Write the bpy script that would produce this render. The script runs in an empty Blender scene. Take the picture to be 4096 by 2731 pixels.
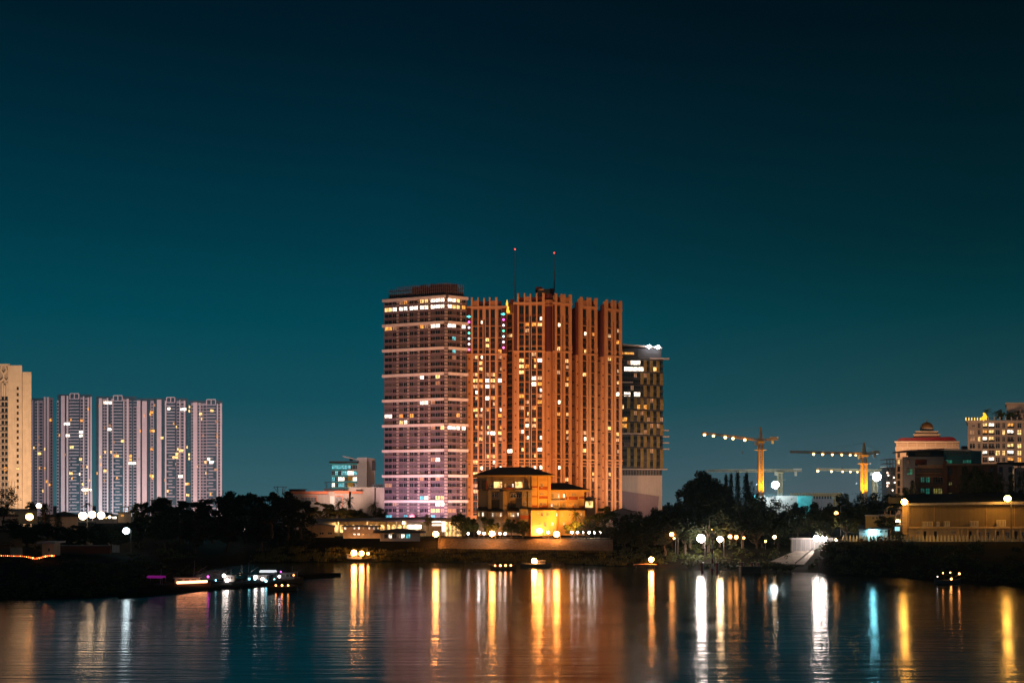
import bpy, math, random
from mathutils import Vector
R = math.radians
sc = bpy.context.scene

# ------------------------------------------------------------------ camera, sky, light, exposure
F, HZ, CX, CH = 3900.0, 2015.0, 2048.0, 20.0      # focal length and horizon in photo pixels, eye height in metres
cam = bpy.data.cameras.new('camera')
camo = bpy.data.objects.new('camera', cam)
sc.collection.objects.link(camo)
camo.location = (0, 0, CH)
camo.rotation_euler = (R(90), 0, 0)
cam.sensor_width = 36.0
cam.lens = 36.0 * F / 4096.0
cam.shift_y = (HZ - 1365.5) / 4096.0
cam.clip_start = 1.0
cam.clip_end = 12000.0
sc.camera = camo

world = bpy.data.worlds.new('World')
sc.world = world
world.use_nodes = True
wn, wl = world.node_tree.nodes, world.node_tree.links
wn.clear()
w_out = wn.new('ShaderNodeOutputWorld')
w_bg = wn.new('ShaderNodeBackground')
w_tc = wn.new('ShaderNodeTexCoord')
w_sep = wn.new('ShaderNodeSeparateXYZ')
w_ramp = wn.new('ShaderNodeValToRGB')
cr = w_ramp.color_ramp
SKY = [(0.0, (0.046, 0.124, 0.148)), (0.045, (0.026, 0.104, 0.132)), (0.10, (0.007, 0.082, 0.109)), (0.18, (0.0004, 0.063, 0.090)),
       (0.26, (0.0001, 0.038, 0.060)), (0.34, (0.0001, 0.021, 0.037)), (0.42, (0.0001, 0.0108, 0.021)),
       (0.50, (0.0001, 0.0062, 0.013)), (1.0, (0.0004, 0.005, 0.010))]
while len(cr.elements) > 1:
    cr.elements.remove(cr.elements[-1])
cr.elements[0].position, cr.elements[0].color = SKY[0][0], (*SKY[0][1], 1)
for p, c in SKY[1:]:
    e = cr.elements.new(p)
    e.color = (*c, 1)
cr.interpolation = 'LINEAR'
wl.new(w_tc.outputs['Generated'], w_sep.inputs[0])
wl.new(w_sep.outputs['Z'], w_ramp.inputs[0])
# slightly greyer air towards the building sites on the right
w_mr = wn.new('ShaderNodeMapRange')
w_mr.inputs[1].default_value, w_mr.inputs[2].default_value = -0.1, 0.45
w_mr.inputs[3].default_value, w_mr.inputs[4].default_value = 0.0, 0.8
wl.new(w_sep.outputs['X'], w_mr.inputs[0])
w_mix = wn.new('ShaderNodeMix')
w_mix.data_type = 'RGBA'
w_mix.blend_type = 'MULTIPLY'
w_mix.inputs[7].default_value = (2.2, 0.82, 0.74, 1)
wl.new(w_mr.outputs[0], w_mix.inputs[0])
wl.new(w_ramp.outputs[0], w_mix.inputs[6])
# the upper sky grows darker away from the glow of the city on the left
w_mx = wn.new('ShaderNodeMapRange')
w_mx.inputs[1].default_value, w_mx.inputs[2].default_value = -0.12, 0.42
w_mz = wn.new('ShaderNodeMapRange')
w_mz.inputs[1].default_value, w_mz.inputs[2].default_value = 0.06, 0.24
wl.new(w_sep.outputs['X'], w_mx.inputs[0])
wl.new(w_sep.outputs['Z'], w_mz.inputs[0])
w_mul = wn.new('ShaderNodeMath')
w_mul.operation = 'MULTIPLY'
wl.new(w_mx.outputs[0], w_mul.inputs[0])
wl.new(w_mz.outputs[0], w_mul.inputs[1])
w_mix2 = wn.new('ShaderNodeMix')
w_mix2.data_type = 'RGBA'
w_mix2.blend_type = 'MULTIPLY'
w_mix2.inputs[7].default_value = (0.7, 0.58, 0.55, 1)
wl.new(w_mul.outputs[0], w_mix2.inputs[0])
wl.new(w_mix.outputs[2], w_mix2.inputs[6])
wl.new(w_mix2.outputs[2], w_bg.inputs['Color'])
w_bg.inputs['Strength'].default_value = 1.0
wl.new(w_bg.outputs[0], w_out.inputs[0])

city_glow = bpy.data.lights.new('sun', 'SUN')  # weak added fill standing for the glow of the whole city
city_glow.energy = 0.07
city_glow.angle = R(12)
city_glow.color = (1.0, 0.78, 0.72)
city_glow_obj = bpy.data.objects.new('sun', city_glow)
sc.collection.objects.link(city_glow_obj)
city_glow_obj.rotation_euler = (R(68), 0, R(-12))

sc.view_settings.view_transform = 'Standard'
sc.view_settings.look = 'None'
sc.view_settings.gamma = 1.0
sc.view_settings.exposure = 0.0
sc.render.engine = 'CYCLES'
cy = sc.cycles
cy.use_denoising = True
cy.max_bounces = 5
cy.diffuse_bounces = 2
cy.glossy_bounces = 3
cy.transmission_bounces = 2
cy.sample_clamp_indirect = 4.0
cy.caustics_reflective = False
cy.caustics_refractive = False

FLOODS = []
def flood(name, px, py, Z, tpx, tpy, tZ, power, col, cone=60, size=1.0):
    """an added spot light without a fixture, aimed from one point at another"""
    l = bpy.data.lights.new(name, 'SPOT')
    l.energy, l.color, l.spot_size, l.spot_blend, l.shadow_soft_size = power, col, R(cone), 0.6, size
    o = bpy.data.objects.new(name, l)
    sc.collection.objects.link(o)
    a = Vector((X(px, Z), Z, H(py, Z)))
    b = Vector((X(tpx, tZ), tZ, H(tpy, tZ)))
    o.location = a
    o.rotation_euler = (b - a).to_track_quat('-Z', 'Y').to_euler()
    return o

def X(px, Z): return (px - CX) / F * Z
def H(py, Z): return CH - (py - HZ) / F * Z

# added spots without fixtures that brighten facades, cranes, promenade and site
AMB, PINK, YEL = (1.0, 0.44, 0.15), (1.0, 0.62, 0.60), (1.0, 0.55, 0.14)
flood('facade_fill', 1880, 1985, 372, 1980, 1640, 511, 3.1e5, AMB, 75, 1.5)
flood('facade_fill', 2010, 1985, 374, 2120, 1640, 500, 3.4e5, AMB, 75, 1.5)
flood('facade_fill', 2420, 2000, 392, 2360, 1650, 510, 6e4, (1.0, 0.33, 0.10), 75, 1.5)
flood('facade_fill', 2260, 1985, 378, 2300, 1500, 505, 9e4, (1.0, 0.36, 0.11), 70, 1.5)
flood('facade_fill', 1600, 2060, 400, 1680, 1650, 505, 5.2e4, (0.95, 0.66, 0.72), 70, 1.5)
flood('facade_fill', 1700, 2085, 470, 1700, 1880, 503, 5.5e4, (0.9, 0.62, 0.92), 110, 1.0)
flood('facade_fill', 1600, 2085, 475, 1600, 1950, 506, 4e4, (0.9, 0.62, 0.92), 110, 1.0)
flood('facade_fill', 2500, 2050, 460, 2560, 1700, 545, 1.3e5, (1.0, 0.74, 0.48), 70, 1.0)
flood('facade_fill', 2600, 2060, 470, 2570, 1990, 545, 2.0e4, (1.0, 0.75, 0.85), 80, 1.0)
flood('facade_fill', 60, 2060, 430, 60, 1750, 520, 8e5, (1.0, 0.62, 0.36), 80, 1.0)
flood('facade_fill', 330, 2040, 640, 300, 1750, 930, 1.15e6, (1.0, 0.72, 0.72), 70, 2.0)
flood('facade_fill', 640, 2040, 640, 640, 1750, 930, 1.4e6, (1.0, 0.74, 0.78), 80, 2.0)
flood('facade_fill', 250, 2050, 870, 260, 2000, 930, 2.0e4, (1.0, 0.6, 0.6), 120, 1.0)
flood('facade_fill', 2245, 2070, 332, 2165, 1960, 350, 2.2e4, (1.0, 0.38, 0.05), 110, .5)
flood('facade_fill', 2290, 2100, 336, 2280, 2010, 356, 2.2e4, (1.0, 0.38, 0.05), 110, .5)
flood('facade_fill', 1960, 2040, 322, 2010, 1950, 346, 1.6e3, (1.0, 0.5, 0.16), 110, .5)
flood('facade_fill', 1330, 1925, 404, 1410, 1910, 448, 3.2e4, (1.0, 0.72, 0.6), 90, .5)
flood('facade_fill', 1320, 2085, 375, 1330, 2040, 425, 7e3, (1.0, 0.45, 0.1), 120, .5)
flood('facade_fill', 3990, 1960, 400, 4020, 1760, 460, 8e4, (1.0, 0.58, 0.32), 90, 1.0)
flood('facade_fill', 3715, 1783, 394, 3710, 1752, 420, 2.4e4, (1.0, 0.55, 0.28), 130, .6)
flood('facade_fill', 3570, 2040, 372, 3620, 1860, 415, 4e4, (1.0, 0.6, 0.35), 90, .6)
flood('facade_fill', 3660, 2060, 308, 3700, 2090, 322, 5e2, YEL, 130, .4)
flood('crane_fill', 3060, 2000, 690, 3045, 1850, 700, 1.7e5, (1.0, 0.60, 0.12), 70, .8)  # added pair of spots to brighten the crane masts
flood('crane_fill', 3440, 2000, 690, 3456, 1880, 700, 1.7e5, (1.0, 0.60, 0.12), 70, .8)
flood('facade_fill', 1890, 2085, 462, 1950, 1900, 511, 4.4e4, (1.0, 0.55, 0.30), 120, 1.0)
flood('facade_fill', 2130, 2085, 462, 2130, 1880, 500, 3.8e4, (1.0, 0.48, 0.20), 120, 1.0)
flood('facade_fill', 3700, 2010, 336, 3740, 1930, 362, 3e3, (1.0, 0.5, 0.25), 110, .6)
flood('facade_fill', 1368, 1985, 436, 1368, 1900, 450, 4.5e3, (0.15, 0.85, 1.0), 120, .5)
flood('promenade_fill', 3330, 2110, 292, 3560, 2150, 301.5, 3.5e3, (1.0, 0.58, 0.16), 60, .4)  # added pair of spots to bring out railing posts and depot
flood('promenade_fill', 3760, 2080, 292, 3820, 2140, 318, 2.0e3, (1.0, 0.52, 0.12), 120, .4)
flood('site_fill', 3160, 1960, 715, 3200, 2000, 735, 7e3, (0.4, 0.95, 1.0), 120, .8)  # added spot to bring up the netting
flood('facade_fill', 330, 2055, 880, 340, 1990, 930, 5e4, (0.45, 0.85, 1.0), 130, 1.0)
flood('facade_fill', 480, 2055, 885, 480, 1990, 930, 3e4, (1.0, 0.7, 0.65), 130, 1.0)
flood('facade_fill', 700, 2055, 885, 700, 1990, 930, 3e4, (1.0, 0.68, 0.62), 130, 1.0)
flood('hall_lamp', 1350, 2092, 364, 1350, 2120, 372, 900, (1.0, 0.6, 0.22), 160, .4)
flood('hall_lamp', 1480, 2092, 364, 1480, 2120, 372, 900, (1.0, 0.6, 0.22), 160, .4)
flood('hall_lamp', 1610, 2090, 364, 1610, 2120, 372, 900, (1.0, 0.66, 0.3), 160, .4)
flood('facade_fill', 1300, 2040, 405, 1290, 2000, 425, 2.4e3, (1.0, 0.72, 0.55), 130, .4)


# ------------------------------------------------------------------ materials
def lin(r, g, b):
    f = lambda c: ((c / 255 + 0.055) / 1.055) ** 2.4 if c > 10 else c / 255 / 12.92
    return (f(r), f(g), f(b))
MATS = {}
def mat(name, col, rough=0.8, var=0.25, scale=0.3, metal=0.0, bump=0.0, spec=0.3, streak=0.0, col2=None):
    if name in MATS: return MATS[name]
    m = bpy.data.materials.new(name)
    m.use_nodes = True
    nt = m.node_tree
    N, L = nt.nodes, nt.links
    b = N['Principled BSDF']
    b.inputs['Roughness'].default_value = rough
    b.inputs['Metallic'].default_value = metal
    b.inputs['Specular IOR Level'].default_value = spec
    tc = N.new('ShaderNodeTexCoord')
    n = N.new('ShaderNodeTexNoise')
    n.inputs['Scale'].default_value = scale
    n.inputs['Detail'].default_value = 5
    L.new(tc.outputs['Object'], n.inputs['Vector'])
    src = n.outputs['Fac']
    if streak:
        mp = N.new('ShaderNodeMapping')
        mp.inputs['Scale'].default_value = (1.2, 1.2, 0.06)
        n2 = N.new('ShaderNodeTexNoise')
        n2.inputs['Scale'].default_value = 1.0
        n2.inputs['Detail'].default_value = 4
        L.new(tc.outputs['Object'], mp.inputs[0])
        L.new(mp.outputs[0], n2.inputs['Vector'])
        mx0 = N.new('ShaderNodeMix')
        mx0.inputs[0].default_value = streak
        L.new(n.outputs['Fac'], mx0.inputs[2])
        L.new(n2.outputs['Fac'], mx0.inputs[3])
        src = mx0.outputs[0]
    rp = N.new('ShaderNodeMapRange')
    rp.inputs[1].default_value, rp.inputs[2].default_value = 0.3, 0.7
    L.new(src, rp.inputs[0])
    mx = N.new('ShaderNodeMix')
    mx.data_type = 'RGBA'
    c2 = col2 or tuple(c * (1 - var) for c in col)
    mx.inputs[6].default_value = (*c2, 1)
    mx.inputs[7].default_value = (*(min(1, c * (1 + var * 0.5)) for c in col), 1)
    L.new(rp.outputs[0], mx.inputs[0])
    L.new(mx.outputs[2], b.inputs['Base Color'])
    if bump:
        bp = N.new('ShaderNodeBump')
        bp.inputs['Strength'].default_value = bump
        bp.inputs['Distance'].default_value = 0.3
        L.new(n.outputs['Fac'], bp.inputs['Height'])
        L.new(bp.outputs[0], b.inputs['Normal'])
    MATS[name] = m
    return m

def emit(name, col, strength, sample=False, vary=0.0, room=False):
    if name in MATS: return MATS[name]
    m = bpy.data.materials.new(name)
    m.use_nodes = True
    N, L = m.node_tree.nodes, m.node_tree.links
    b = N['Principled BSDF']
    b.inputs['Base Color'].default_value = (*(c * 0.4 for c in col), 1)
    b.inputs['Roughness'].default_value = 0.4
    b.inputs['Emission Color'].default_value = (*col, 1)
    b.inputs['Emission Strength'].default_value = strength
    if room:      # lit room behind glass: furniture and curtains break the light up
        tc = N.new('ShaderNodeTexCoord')
        oi = N.new('ShaderNodeObjectInfo')
        ad = N.new('ShaderNodeVectorMath')
        n = N.new('ShaderNodeTexNoise')
        n.inputs['Scale'].default_value = 0.9
        n.inputs['Detail'].default_value = 3
        L.new(tc.outputs['Object'], ad.inputs[0])
        L.new(oi.outputs['Location'], ad.inputs[1])
        L.new(ad.outputs[0], n.inputs['Vector'])
        mr = N.new('ShaderNodeMapRange')
        mr.inputs[1].default_value, mr.inputs[2].default_value = 0.32, 0.68
        mr.inputs[3].default_value, mr.inputs[4].default_value = strength * 0.12, strength * 1.5
        L.new(n.outputs['Fac'], mr.inputs[0])
        L.new(mr.outputs[0], b.inputs['Emission Strength'])
    m.cycles.emission_sampling = 'AUTO' if sample else 'NONE'
    MATS[name] = m
    return m

def leaf_mat(name, c1, c2):
    m = bpy.data.materials.new(name)
    m.use_nodes = True
    N, L = m.node_tree.nodes, m.node_tree.links
    b = N['Principled BSDF']
    b.inputs['Roughness'].default_value = 0.65
    b.inputs['Specular IOR Level'].default_value = 0.15
    g = N.new('ShaderNodeNewGeometry')
    tc = N.new('ShaderNodeTexCoord')
    n = N.new('ShaderNodeTexNoise')
    n.inputs['Scale'].default_value = 0.35
    L.new(tc.outputs['Object'], n.inputs['Vector'])
    md = N.new('ShaderNodeMath')
    md.operation = 'ADD'
    L.new(g.outputs['Random Per Island'], md.inputs[0])
    L.new(n.outputs['Fac'], md.inputs[1])
    mr = N.new('ShaderNodeMapRange')
    mr.inputs[1].default_value, mr.inputs[2].default_value = 0.3, 1.4
    L.new(md.outputs[0], mr.inputs[0])
    mx = N.new('ShaderNodeMix')
    mx.data_type = 'RGBA'
    mx.inputs[6].default_value = (*c1, 1)
    mx.inputs[7].default_value = (*c2, 1)
    L.new(mr.outputs[0], mx.inputs[0])
    L.new(mx.outputs[2], b.inputs['Base Color'])
    MATS[name] = m
    return m

# ------------------------------------------------------------------ mesh builder
YAW = [0.0]      # sideways run per metre of depth: blocks far from the view axis are set square to the street that leads to them
SPLIT = {'balcony', 'belt_course', 'cornice', 'roof_box', 'balcony_rail', 'door', 'parapet_panel', 'roof_pavilion', 'roof_fin', 'ledge', 'baluster', 'lit_baluster', 'dark_panel', 'balcony_front', 'loggia', 'panel', 'plant_room', 'floor_slab', 'roof_terrace', 'podium'}
class MB:
    def __init__(s):
        s.v, s.f, s.m, s.st = [], [], [], []
    def face(s, pts, m=0):
        i = len(s.v)
        s.v += [tuple(p) for p in pts]
        s.f.append(tuple(range(i, i + len(pts))))
        s.m.append(m)
    def hexa(s, p, m=0):          # 8 corners: bottom 4 counter-clockwise, top 4
        i = len(s.v)
        s.st.append((i, len(s.f)))
        s.v += [tuple(q) for q in p]
        for f in ((3, 2, 1, 0), (4, 5, 6, 7), (0, 1, 5, 4), (1, 2, 6, 5), (2, 3, 7, 6), (3, 0, 4, 7)):
            s.f.append(tuple(i + k for k in f))
            s.m.append(m)
    def box(s, x0, x1, y0, y1, z0, z1, m=0):
        s.hexa([(x0, y0, z0), (x1, y0, z0), (x1, y1, z0), (x0, y1, z0), (x0, y0, z1), (x1, y0, z1), (x1, y1, z1), (x0, y1, z1)], m)
    def pbox(s, px0, px1, py0, py1, Z0, Z1, m=0):      # photo-measured box standing at depth Z0..Z1
        x0, x1, z0, z1 = X(px0, Z0), X(px1, Z0), H(py1, Z0), H(py0, Z0)
        k = YAW[0] * (Z1 - Z0)
        s.hexa([(x0, Z0, z0), (x1, Z0, z0), (x1 + k, Z1, z0), (x0 + k, Z1, z0), (x0, Z0, z1), (x1, Z0, z1), (x1 + k, Z1, z1), (x0 + k, Z1, z1)], m)
    def prism(s, pts, z0, z1, m=0, cap=True):          # plan polygon counter-clockwise from above
        n = len(pts)
        i = len(s.v)
        s.st.append((i, len(s.f)))
        s.v += [(p[0], p[1], z0) for p in pts] + [(p[0], p[1], z1) for p in pts]
        for k in range(n):
            k2 = (k + 1) % n
            s.f.append((i + k, i + k2, i + n + k2, i + n + k))
            s.m.append(m)
        if cap:
            s.f.append(tuple(i + n + k for k in range(n)))
            s.f.append(tuple(i + n - 1 - k for k in range(n)))
            s.m += [m, m]
    def slab(s, pts, d, m=0):     # polygon in space thickened by vector d
        n = len(pts)
        i = len(s.v)
        s.st.append((i, len(s.f)))
        a = [Vector(p) for p in pts]
        d = Vector(d)
        s.v += [tuple(p) for p in a] + [tuple(p + d) for p in a]
        for k in range(n):
            k2 = (k + 1) % n
            s.f.append((i + k, i + k2, i + n + k2, i + n + k))
            s.m.append(m)
        s.f.append(tuple(i + n + k for k in range(n)))
        s.f.append(tuple(i + n - 1 - k for k in range(n)))
        s.m += [m, m]
    def tube(s, p, q, r0, r1=None, n=6, m=0, cap=True):
        r1 = r0 if r1 is None else r1
        p, q = Vector(p), Vector(q)
        d = (q - p)
        if d.length < 1e-6: return
        d.normalize()
        a = d.orthogonal().normalized()
        b = d.cross(a)
        i = len(s.v)
        for c, r in ((p, r0), (q, r1)):
            for k in range(n):
                t = 2 * math.pi * k / n
                s.v.append(tuple(c + a * math.cos(t) * r + b * math.sin(t) * r))
        for k in range(n):
            k2 = (k + 1) % n
            s.f.append((i + k, i + k2, i + n + k2, i + n + k))
            s.m.append(m)
        if cap:
            s.f.append(tuple(i + n - 1 - k for k in range(n)))
            s.f.append(tuple(i + n + k for k in range(n)))
            s.m += [m, m]
    def lathe(s, c, prof, n=16, m=0):      # prof: (radius, z) from bottom up
        i = len(s.v)
        for r, z in prof:
            for k in range(n):
                t = 2 * math.pi * k / n
                s.v.append((c[0] + r * math.cos(t), c[1] + r * math.sin(t), c[2] + z))
        for j in range(len(prof) - 1):
            for k in range(n):
                k2 = (k + 1) % n
                s.f.append((i + j * n + k, i + j * n + k2, i + (j + 1) * n + k2, i + (j + 1) * n + k))
                s.m.append(m)
        s.f.append(tuple(i + n - 1 - k for k in range(n)))
        s.f.append(tuple(i + (len(prof) - 1) * n + k for k in range(n)))
        s.m += [m, m]
    def ball(s, c, r, n=10, rings=6, m=0, sz=1.0):
        s.lathe(c, [(max(0.02 * r, r * math.sin(math.pi * j / rings)), -r * sz * math.cos(math.pi * j / rings)) for j in range(rings + 1)], n, m)
    def fbox(s, fc, u0, u1, v0, v1, z0, z1, m=0):      # box in a facade's own frame, v pointing outwards
        def P(u, v):
            q = fc.pt(u, v)
            return (q[0] + (YAW[0] * -v if v < -1.5 else 0), q[1])
        s.hexa([(*P(u0, v1), z0), (*P(u1, v1), z0), (*P(u1, v0), z0), (*P(u0, v0), z0),
                (*P(u0, v1), z1), (*P(u1, v1), z1), (*P(u1, v0), z1), (*P(u0, v0), z1)], m)
    def build(s, name, mats, parent=None, origin=None, smooth=False):
        if not isinstance(mats, (list, tuple)): mats = [mats]
        if origin is None:
            if parent is not None: origin = WO[parent.name]
            else:
                xs = [p[0] for p in s.v]; ys = [p[1] for p in s.v]; zs = [p[2] for p in s.v]
                origin = ((min(xs) + max(xs)) / 2, (min(ys) + max(ys)) / 2, min(zs))
        me = bpy.data.meshes.new(name)
        me.from_pydata([(p[0] - origin[0], p[1] - origin[1], p[2] - origin[2]) for p in s.v], [], s.f)
        for mm in mats: me.materials.append(mm)
        if len(mats) > 1: me.polygons.foreach_set('material_index', s.m)
        if smooth: me.polygons.foreach_set('use_smooth', [True] * len(s.f))
        me.update()
        return link(name, me, parent, origin)

WO = {}
def link(name, me, parent, origin):
    o = bpy.data.objects.new(name, me)
    sc.collection.objects.link(o)
    WO[o.name] = tuple(origin)
    if parent is not None:
        o.parent = parent
        po = WO[parent.name]
        o.location = (origin[0] - po[0], origin[1] - po[1], origin[2] - po[2])
    else:
        o.location = origin
    return o

def tag(o, label=None, cat=None, group=None, kind=None):
    if label: o['label'] = label
    if cat: o['category'] = cat
    if group: o['group'] = group
    if kind: o['kind'] = kind
    return o
def thing(name, label, cat, loc, group=None):
    o = bpy.data.objects.new(name, None)
    o.empty_display_size = 0.5
    sc.collection.objects.link(o)
    o.location = loc
    WO[o.name] = tuple(loc)
    return tag(o, label, cat, group)
def dup(root, label=None, loc=None, rz=None, scale=None):
    r = root.copy()
    sc.collection.objects.link(r)
    if label: r['label'] = label
    if loc is not None: r.location = loc
    if rz is not None: r.rotation_euler = (0, 0, rz)
    if scale is not None: r.scale = scale
    for ch in list(root.children):
        c = ch.copy()
        sc.collection.objects.link(c)
        c.parent = r
        for g in ch.children:
            d = g.copy()
            sc.collection.objects.link(d)
            d.parent = c
    return r

class Face:
    """one upright facade from plan point a to b, left to right as seen from the river"""
    def __init__(s, a, b):
        s.a, s.b = Vector(a), Vector(b)
        s.L = (s.b - s.a).length
        s.u = (s.b - s.a) / s.L
        s.n = Vector((s.u.y, -s.u.x))
    @staticmethod
    def px(p0, Z0, p1, Z1):
        return Face((X(p0, Z0), Z0), (X(p1, Z1), Z1))
    def pt(s, u, v):
        p = s.a + s.u * u + s.n * v
        return (p.x, p.y)
    def U(s, px):       # distance along the facade of a photo column
        k = (px - CX) / F
        d = s.b - s.a
        t = (k * s.a.y - s.a.x) / (d.x - k * d.y)
        return t * s.L
    def Zat(s, px):
        return s.pt(s.U(px), 0)[1]

WCACHE = {}
class Bld:
    def __init__(s, name, label, cat, loc, group=None):
        s.root = thing(name, label, cat, loc, group)
        s.p, s.wins, s.sub = {}, [], {}
    def mb(s, part, mats):
        if part not in s.p: s.p[part] = (MB(), mats)
        return s.p[part][0]
    def win(s, fc, u0, u1, z0, z1, m, lit=False, v=0.06, style=1):
        s.wins.append((fc, u0, u1, z0, z1, m, lit, v, style))
    def _split(s, nm, mb, mats, cap=100):
        st = mb.st + [(len(mb.v), len(mb.f))]
        pieces = [(max(v[2] for v in mb.v[a[0]:c[0]]), a, c) for a, c in zip(st[:-1], st[1:])]
        pieces.sort(key=lambda q: -q[0])
        for k, grp in enumerate([[q] for q in pieces[:cap]] + ([pieces[cap:]] if len(pieces) > cap else [])):
            n = MB()
            for _, a, c in grp:
                off = len(n.v) - a[0]
                n.v += mb.v[a[0]:c[0]]
                n.f += [tuple(i + off for i in f) for f in mb.f[a[1]:c[1]]]
                n.m += mb.m[a[1]:c[1]]
            o = n.build(nm, mats, s.root)
            if k == cap: o['kind'] = 'stuff'
    @staticmethod
    def _wgeo(mb, fc, u0, u1, v, z0, z1, style):
        mb.fbox(fc, u0, u1, 0.0 + v - 0.05, v, z0, z1, 0)
        t = 0.09
        if style >= 1:
            mb.fbox(fc, (u0 + u1) / 2 - t, (u0 + u1) / 2 + t, v, v + 0.08, z0 + t, z1 - t, 1)
            mb.fbox(fc, u0, u1, v, v + 0.1, z0 - t, z0 + t, 1)
            mb.fbox(fc, u0, u1, v, v + 0.1, z1 - t, z1 + t, 1)
        if style >= 2:
            mb.fbox(fc, u0 - t, u0 + t, v, v + 0.09, z0 + t, z1 - t, 1)
            mb.fbox(fc, u1 - t, u1 + t, v, v + 0.09, z0 + t, z1 - t, 1)
            zz = z0 + (z1 - z0) * 0.68
            mb.fbox(fc, u0 + t, u1 - t, v + 0.002, v + 0.07, zz - 0.06, zz + 0.06, 1)
    def finish(s, frame, cap=100, front_first=True):
        for part, (mb, mats) in s.p.items():
            nm = part[0] if isinstance(part, tuple) else part
            if not mb.v: continue
            if nm in SPLIT and len(mb.st) > 1: s._split(nm, mb, mats)
            else: s.p[part] = (mb.build(nm, mats, s.root), mats)
        for a, bb in s.sub.items():      # sub-parts
            o, q = s.p[a][0], s.p[bb][0]
            o.parent = q
        for lit in (True, False):
            ws = [w for w in s.wins if w[6] == lit]
            if not ws: continue
            nm = 'lit_window' if lit else 'window'
            ws.sort(key=lambda w: -w[3])
            solo, rest = ws[:cap], ws[cap:]
            for fc, u0, u1, z0, z1, m, _, v, style in solo:
                w, h = round(u1 - u0, 2), round(z1 - z0, 2)
                key = (nm, w, h, m.name, frame.name, style, round(fc.u.x, 4), round(fc.u.y, 4))
                um, zm = (u0 + u1) / 2, z0
                c = fc.pt(um, 0)
                if key not in WCACHE:
                    mb = MB()
                    g = Face((0, 0), (fc.u.x, fc.u.y))
                    s._wgeo(mb, g, -w / 2, w / 2, v, 0, h, style)
                    o = mb.build(nm, [m, frame], None, (0, 0, 0))
                    WCACHE[key] = o.data
                    o.parent = s.root
                else:
                    o = bpy.data.objects.new(nm, WCACHE[key])
                    sc.collection.objects.link(o)
                    o.parent = s.root
                po = WO[s.root.name]
                o.location = (c[0] - po[0], c[1] - po[1], zm - po[2])
            if rest:
                names = []
                for w in rest:
                    if w[5] not in names: names.append(w[5])
                mb = MB()
                for fc, u0, u1, z0, z1, m, _, v, style in rest:
                    i = len(mb.m)
                    s._wgeo(mb, fc, u0, u1, v, z0, z1, min(style, 1))
                    k = names.index(m)
                    for j in range(i, len(mb.m)):
                        mb.m[j] = k if mb.m[j] == 0 else len(names)
                o = mb.build(nm, names + [frame], s.root)
                o['kind'] = 'stuff'
        return s.root

GZ = 8.0     # level of the city ground behind the river bank
random.seed(7)

# common materials
M_glass = mat('dark_glass', (0.012, 0.016, 0.02), 0.12, 0.3, 0.4, spec=0.6)
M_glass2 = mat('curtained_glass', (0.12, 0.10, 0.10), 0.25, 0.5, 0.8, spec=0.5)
M_frame_dark = mat('dark_window_frame', (0.05, 0.04, 0.04), 0.5, 0.2)
M_frame_pale = mat('pale_window_frame', (0.42, 0.36, 0.33), 0.5, 0.2)
M_lit_warm = emit('warm_room_light', (1.0, 0.62, 0.22), 1.8, room=True)
M_lit_white = emit('white_room_light', (1.0, 0.86, 0.68), 3.2, room=True)
M_lit_orange = emit('orange_room_light', (1.0, 0.42, 0.08), 1.3, room=True)
M_lit_cyan = emit('cyan_room_light', (0.15, 0.75, 0.85), 0.9, room=True)
M_lit_soft = emit('soft_room_light', (1.0, 0.66, 0.36), 0.75, room=True)
M_lit_bright = emit('bright_room_light', (1.0, 0.88, 0.66), 6.5, room=True)
M_lit_dim = emit('dim_room_light', (1.0, 0.55, 0.3), 0.28, room=True)
M_metal = mat('grey_metal', (0.25, 0.25, 0.26), 0.45, 0.2, metal=0.6)
M_dark_metal = mat('dark_metal', (0.04, 0.04, 0.045), 0.5, 0.2)
M_concrete = mat('concrete', (0.34, 0.31, 0.29), 0.85, 0.3, 0.4, streak=0.5)
M_white = mat('white_paint', (0.62, 0.58, 0.54), 0.7, 0.15, 0.4, streak=0.5)
M_roof_dark = mat('dark_roof_tile', (0.012, 0.012, 0.016), 0.6, 0.3, 1.5)
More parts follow.
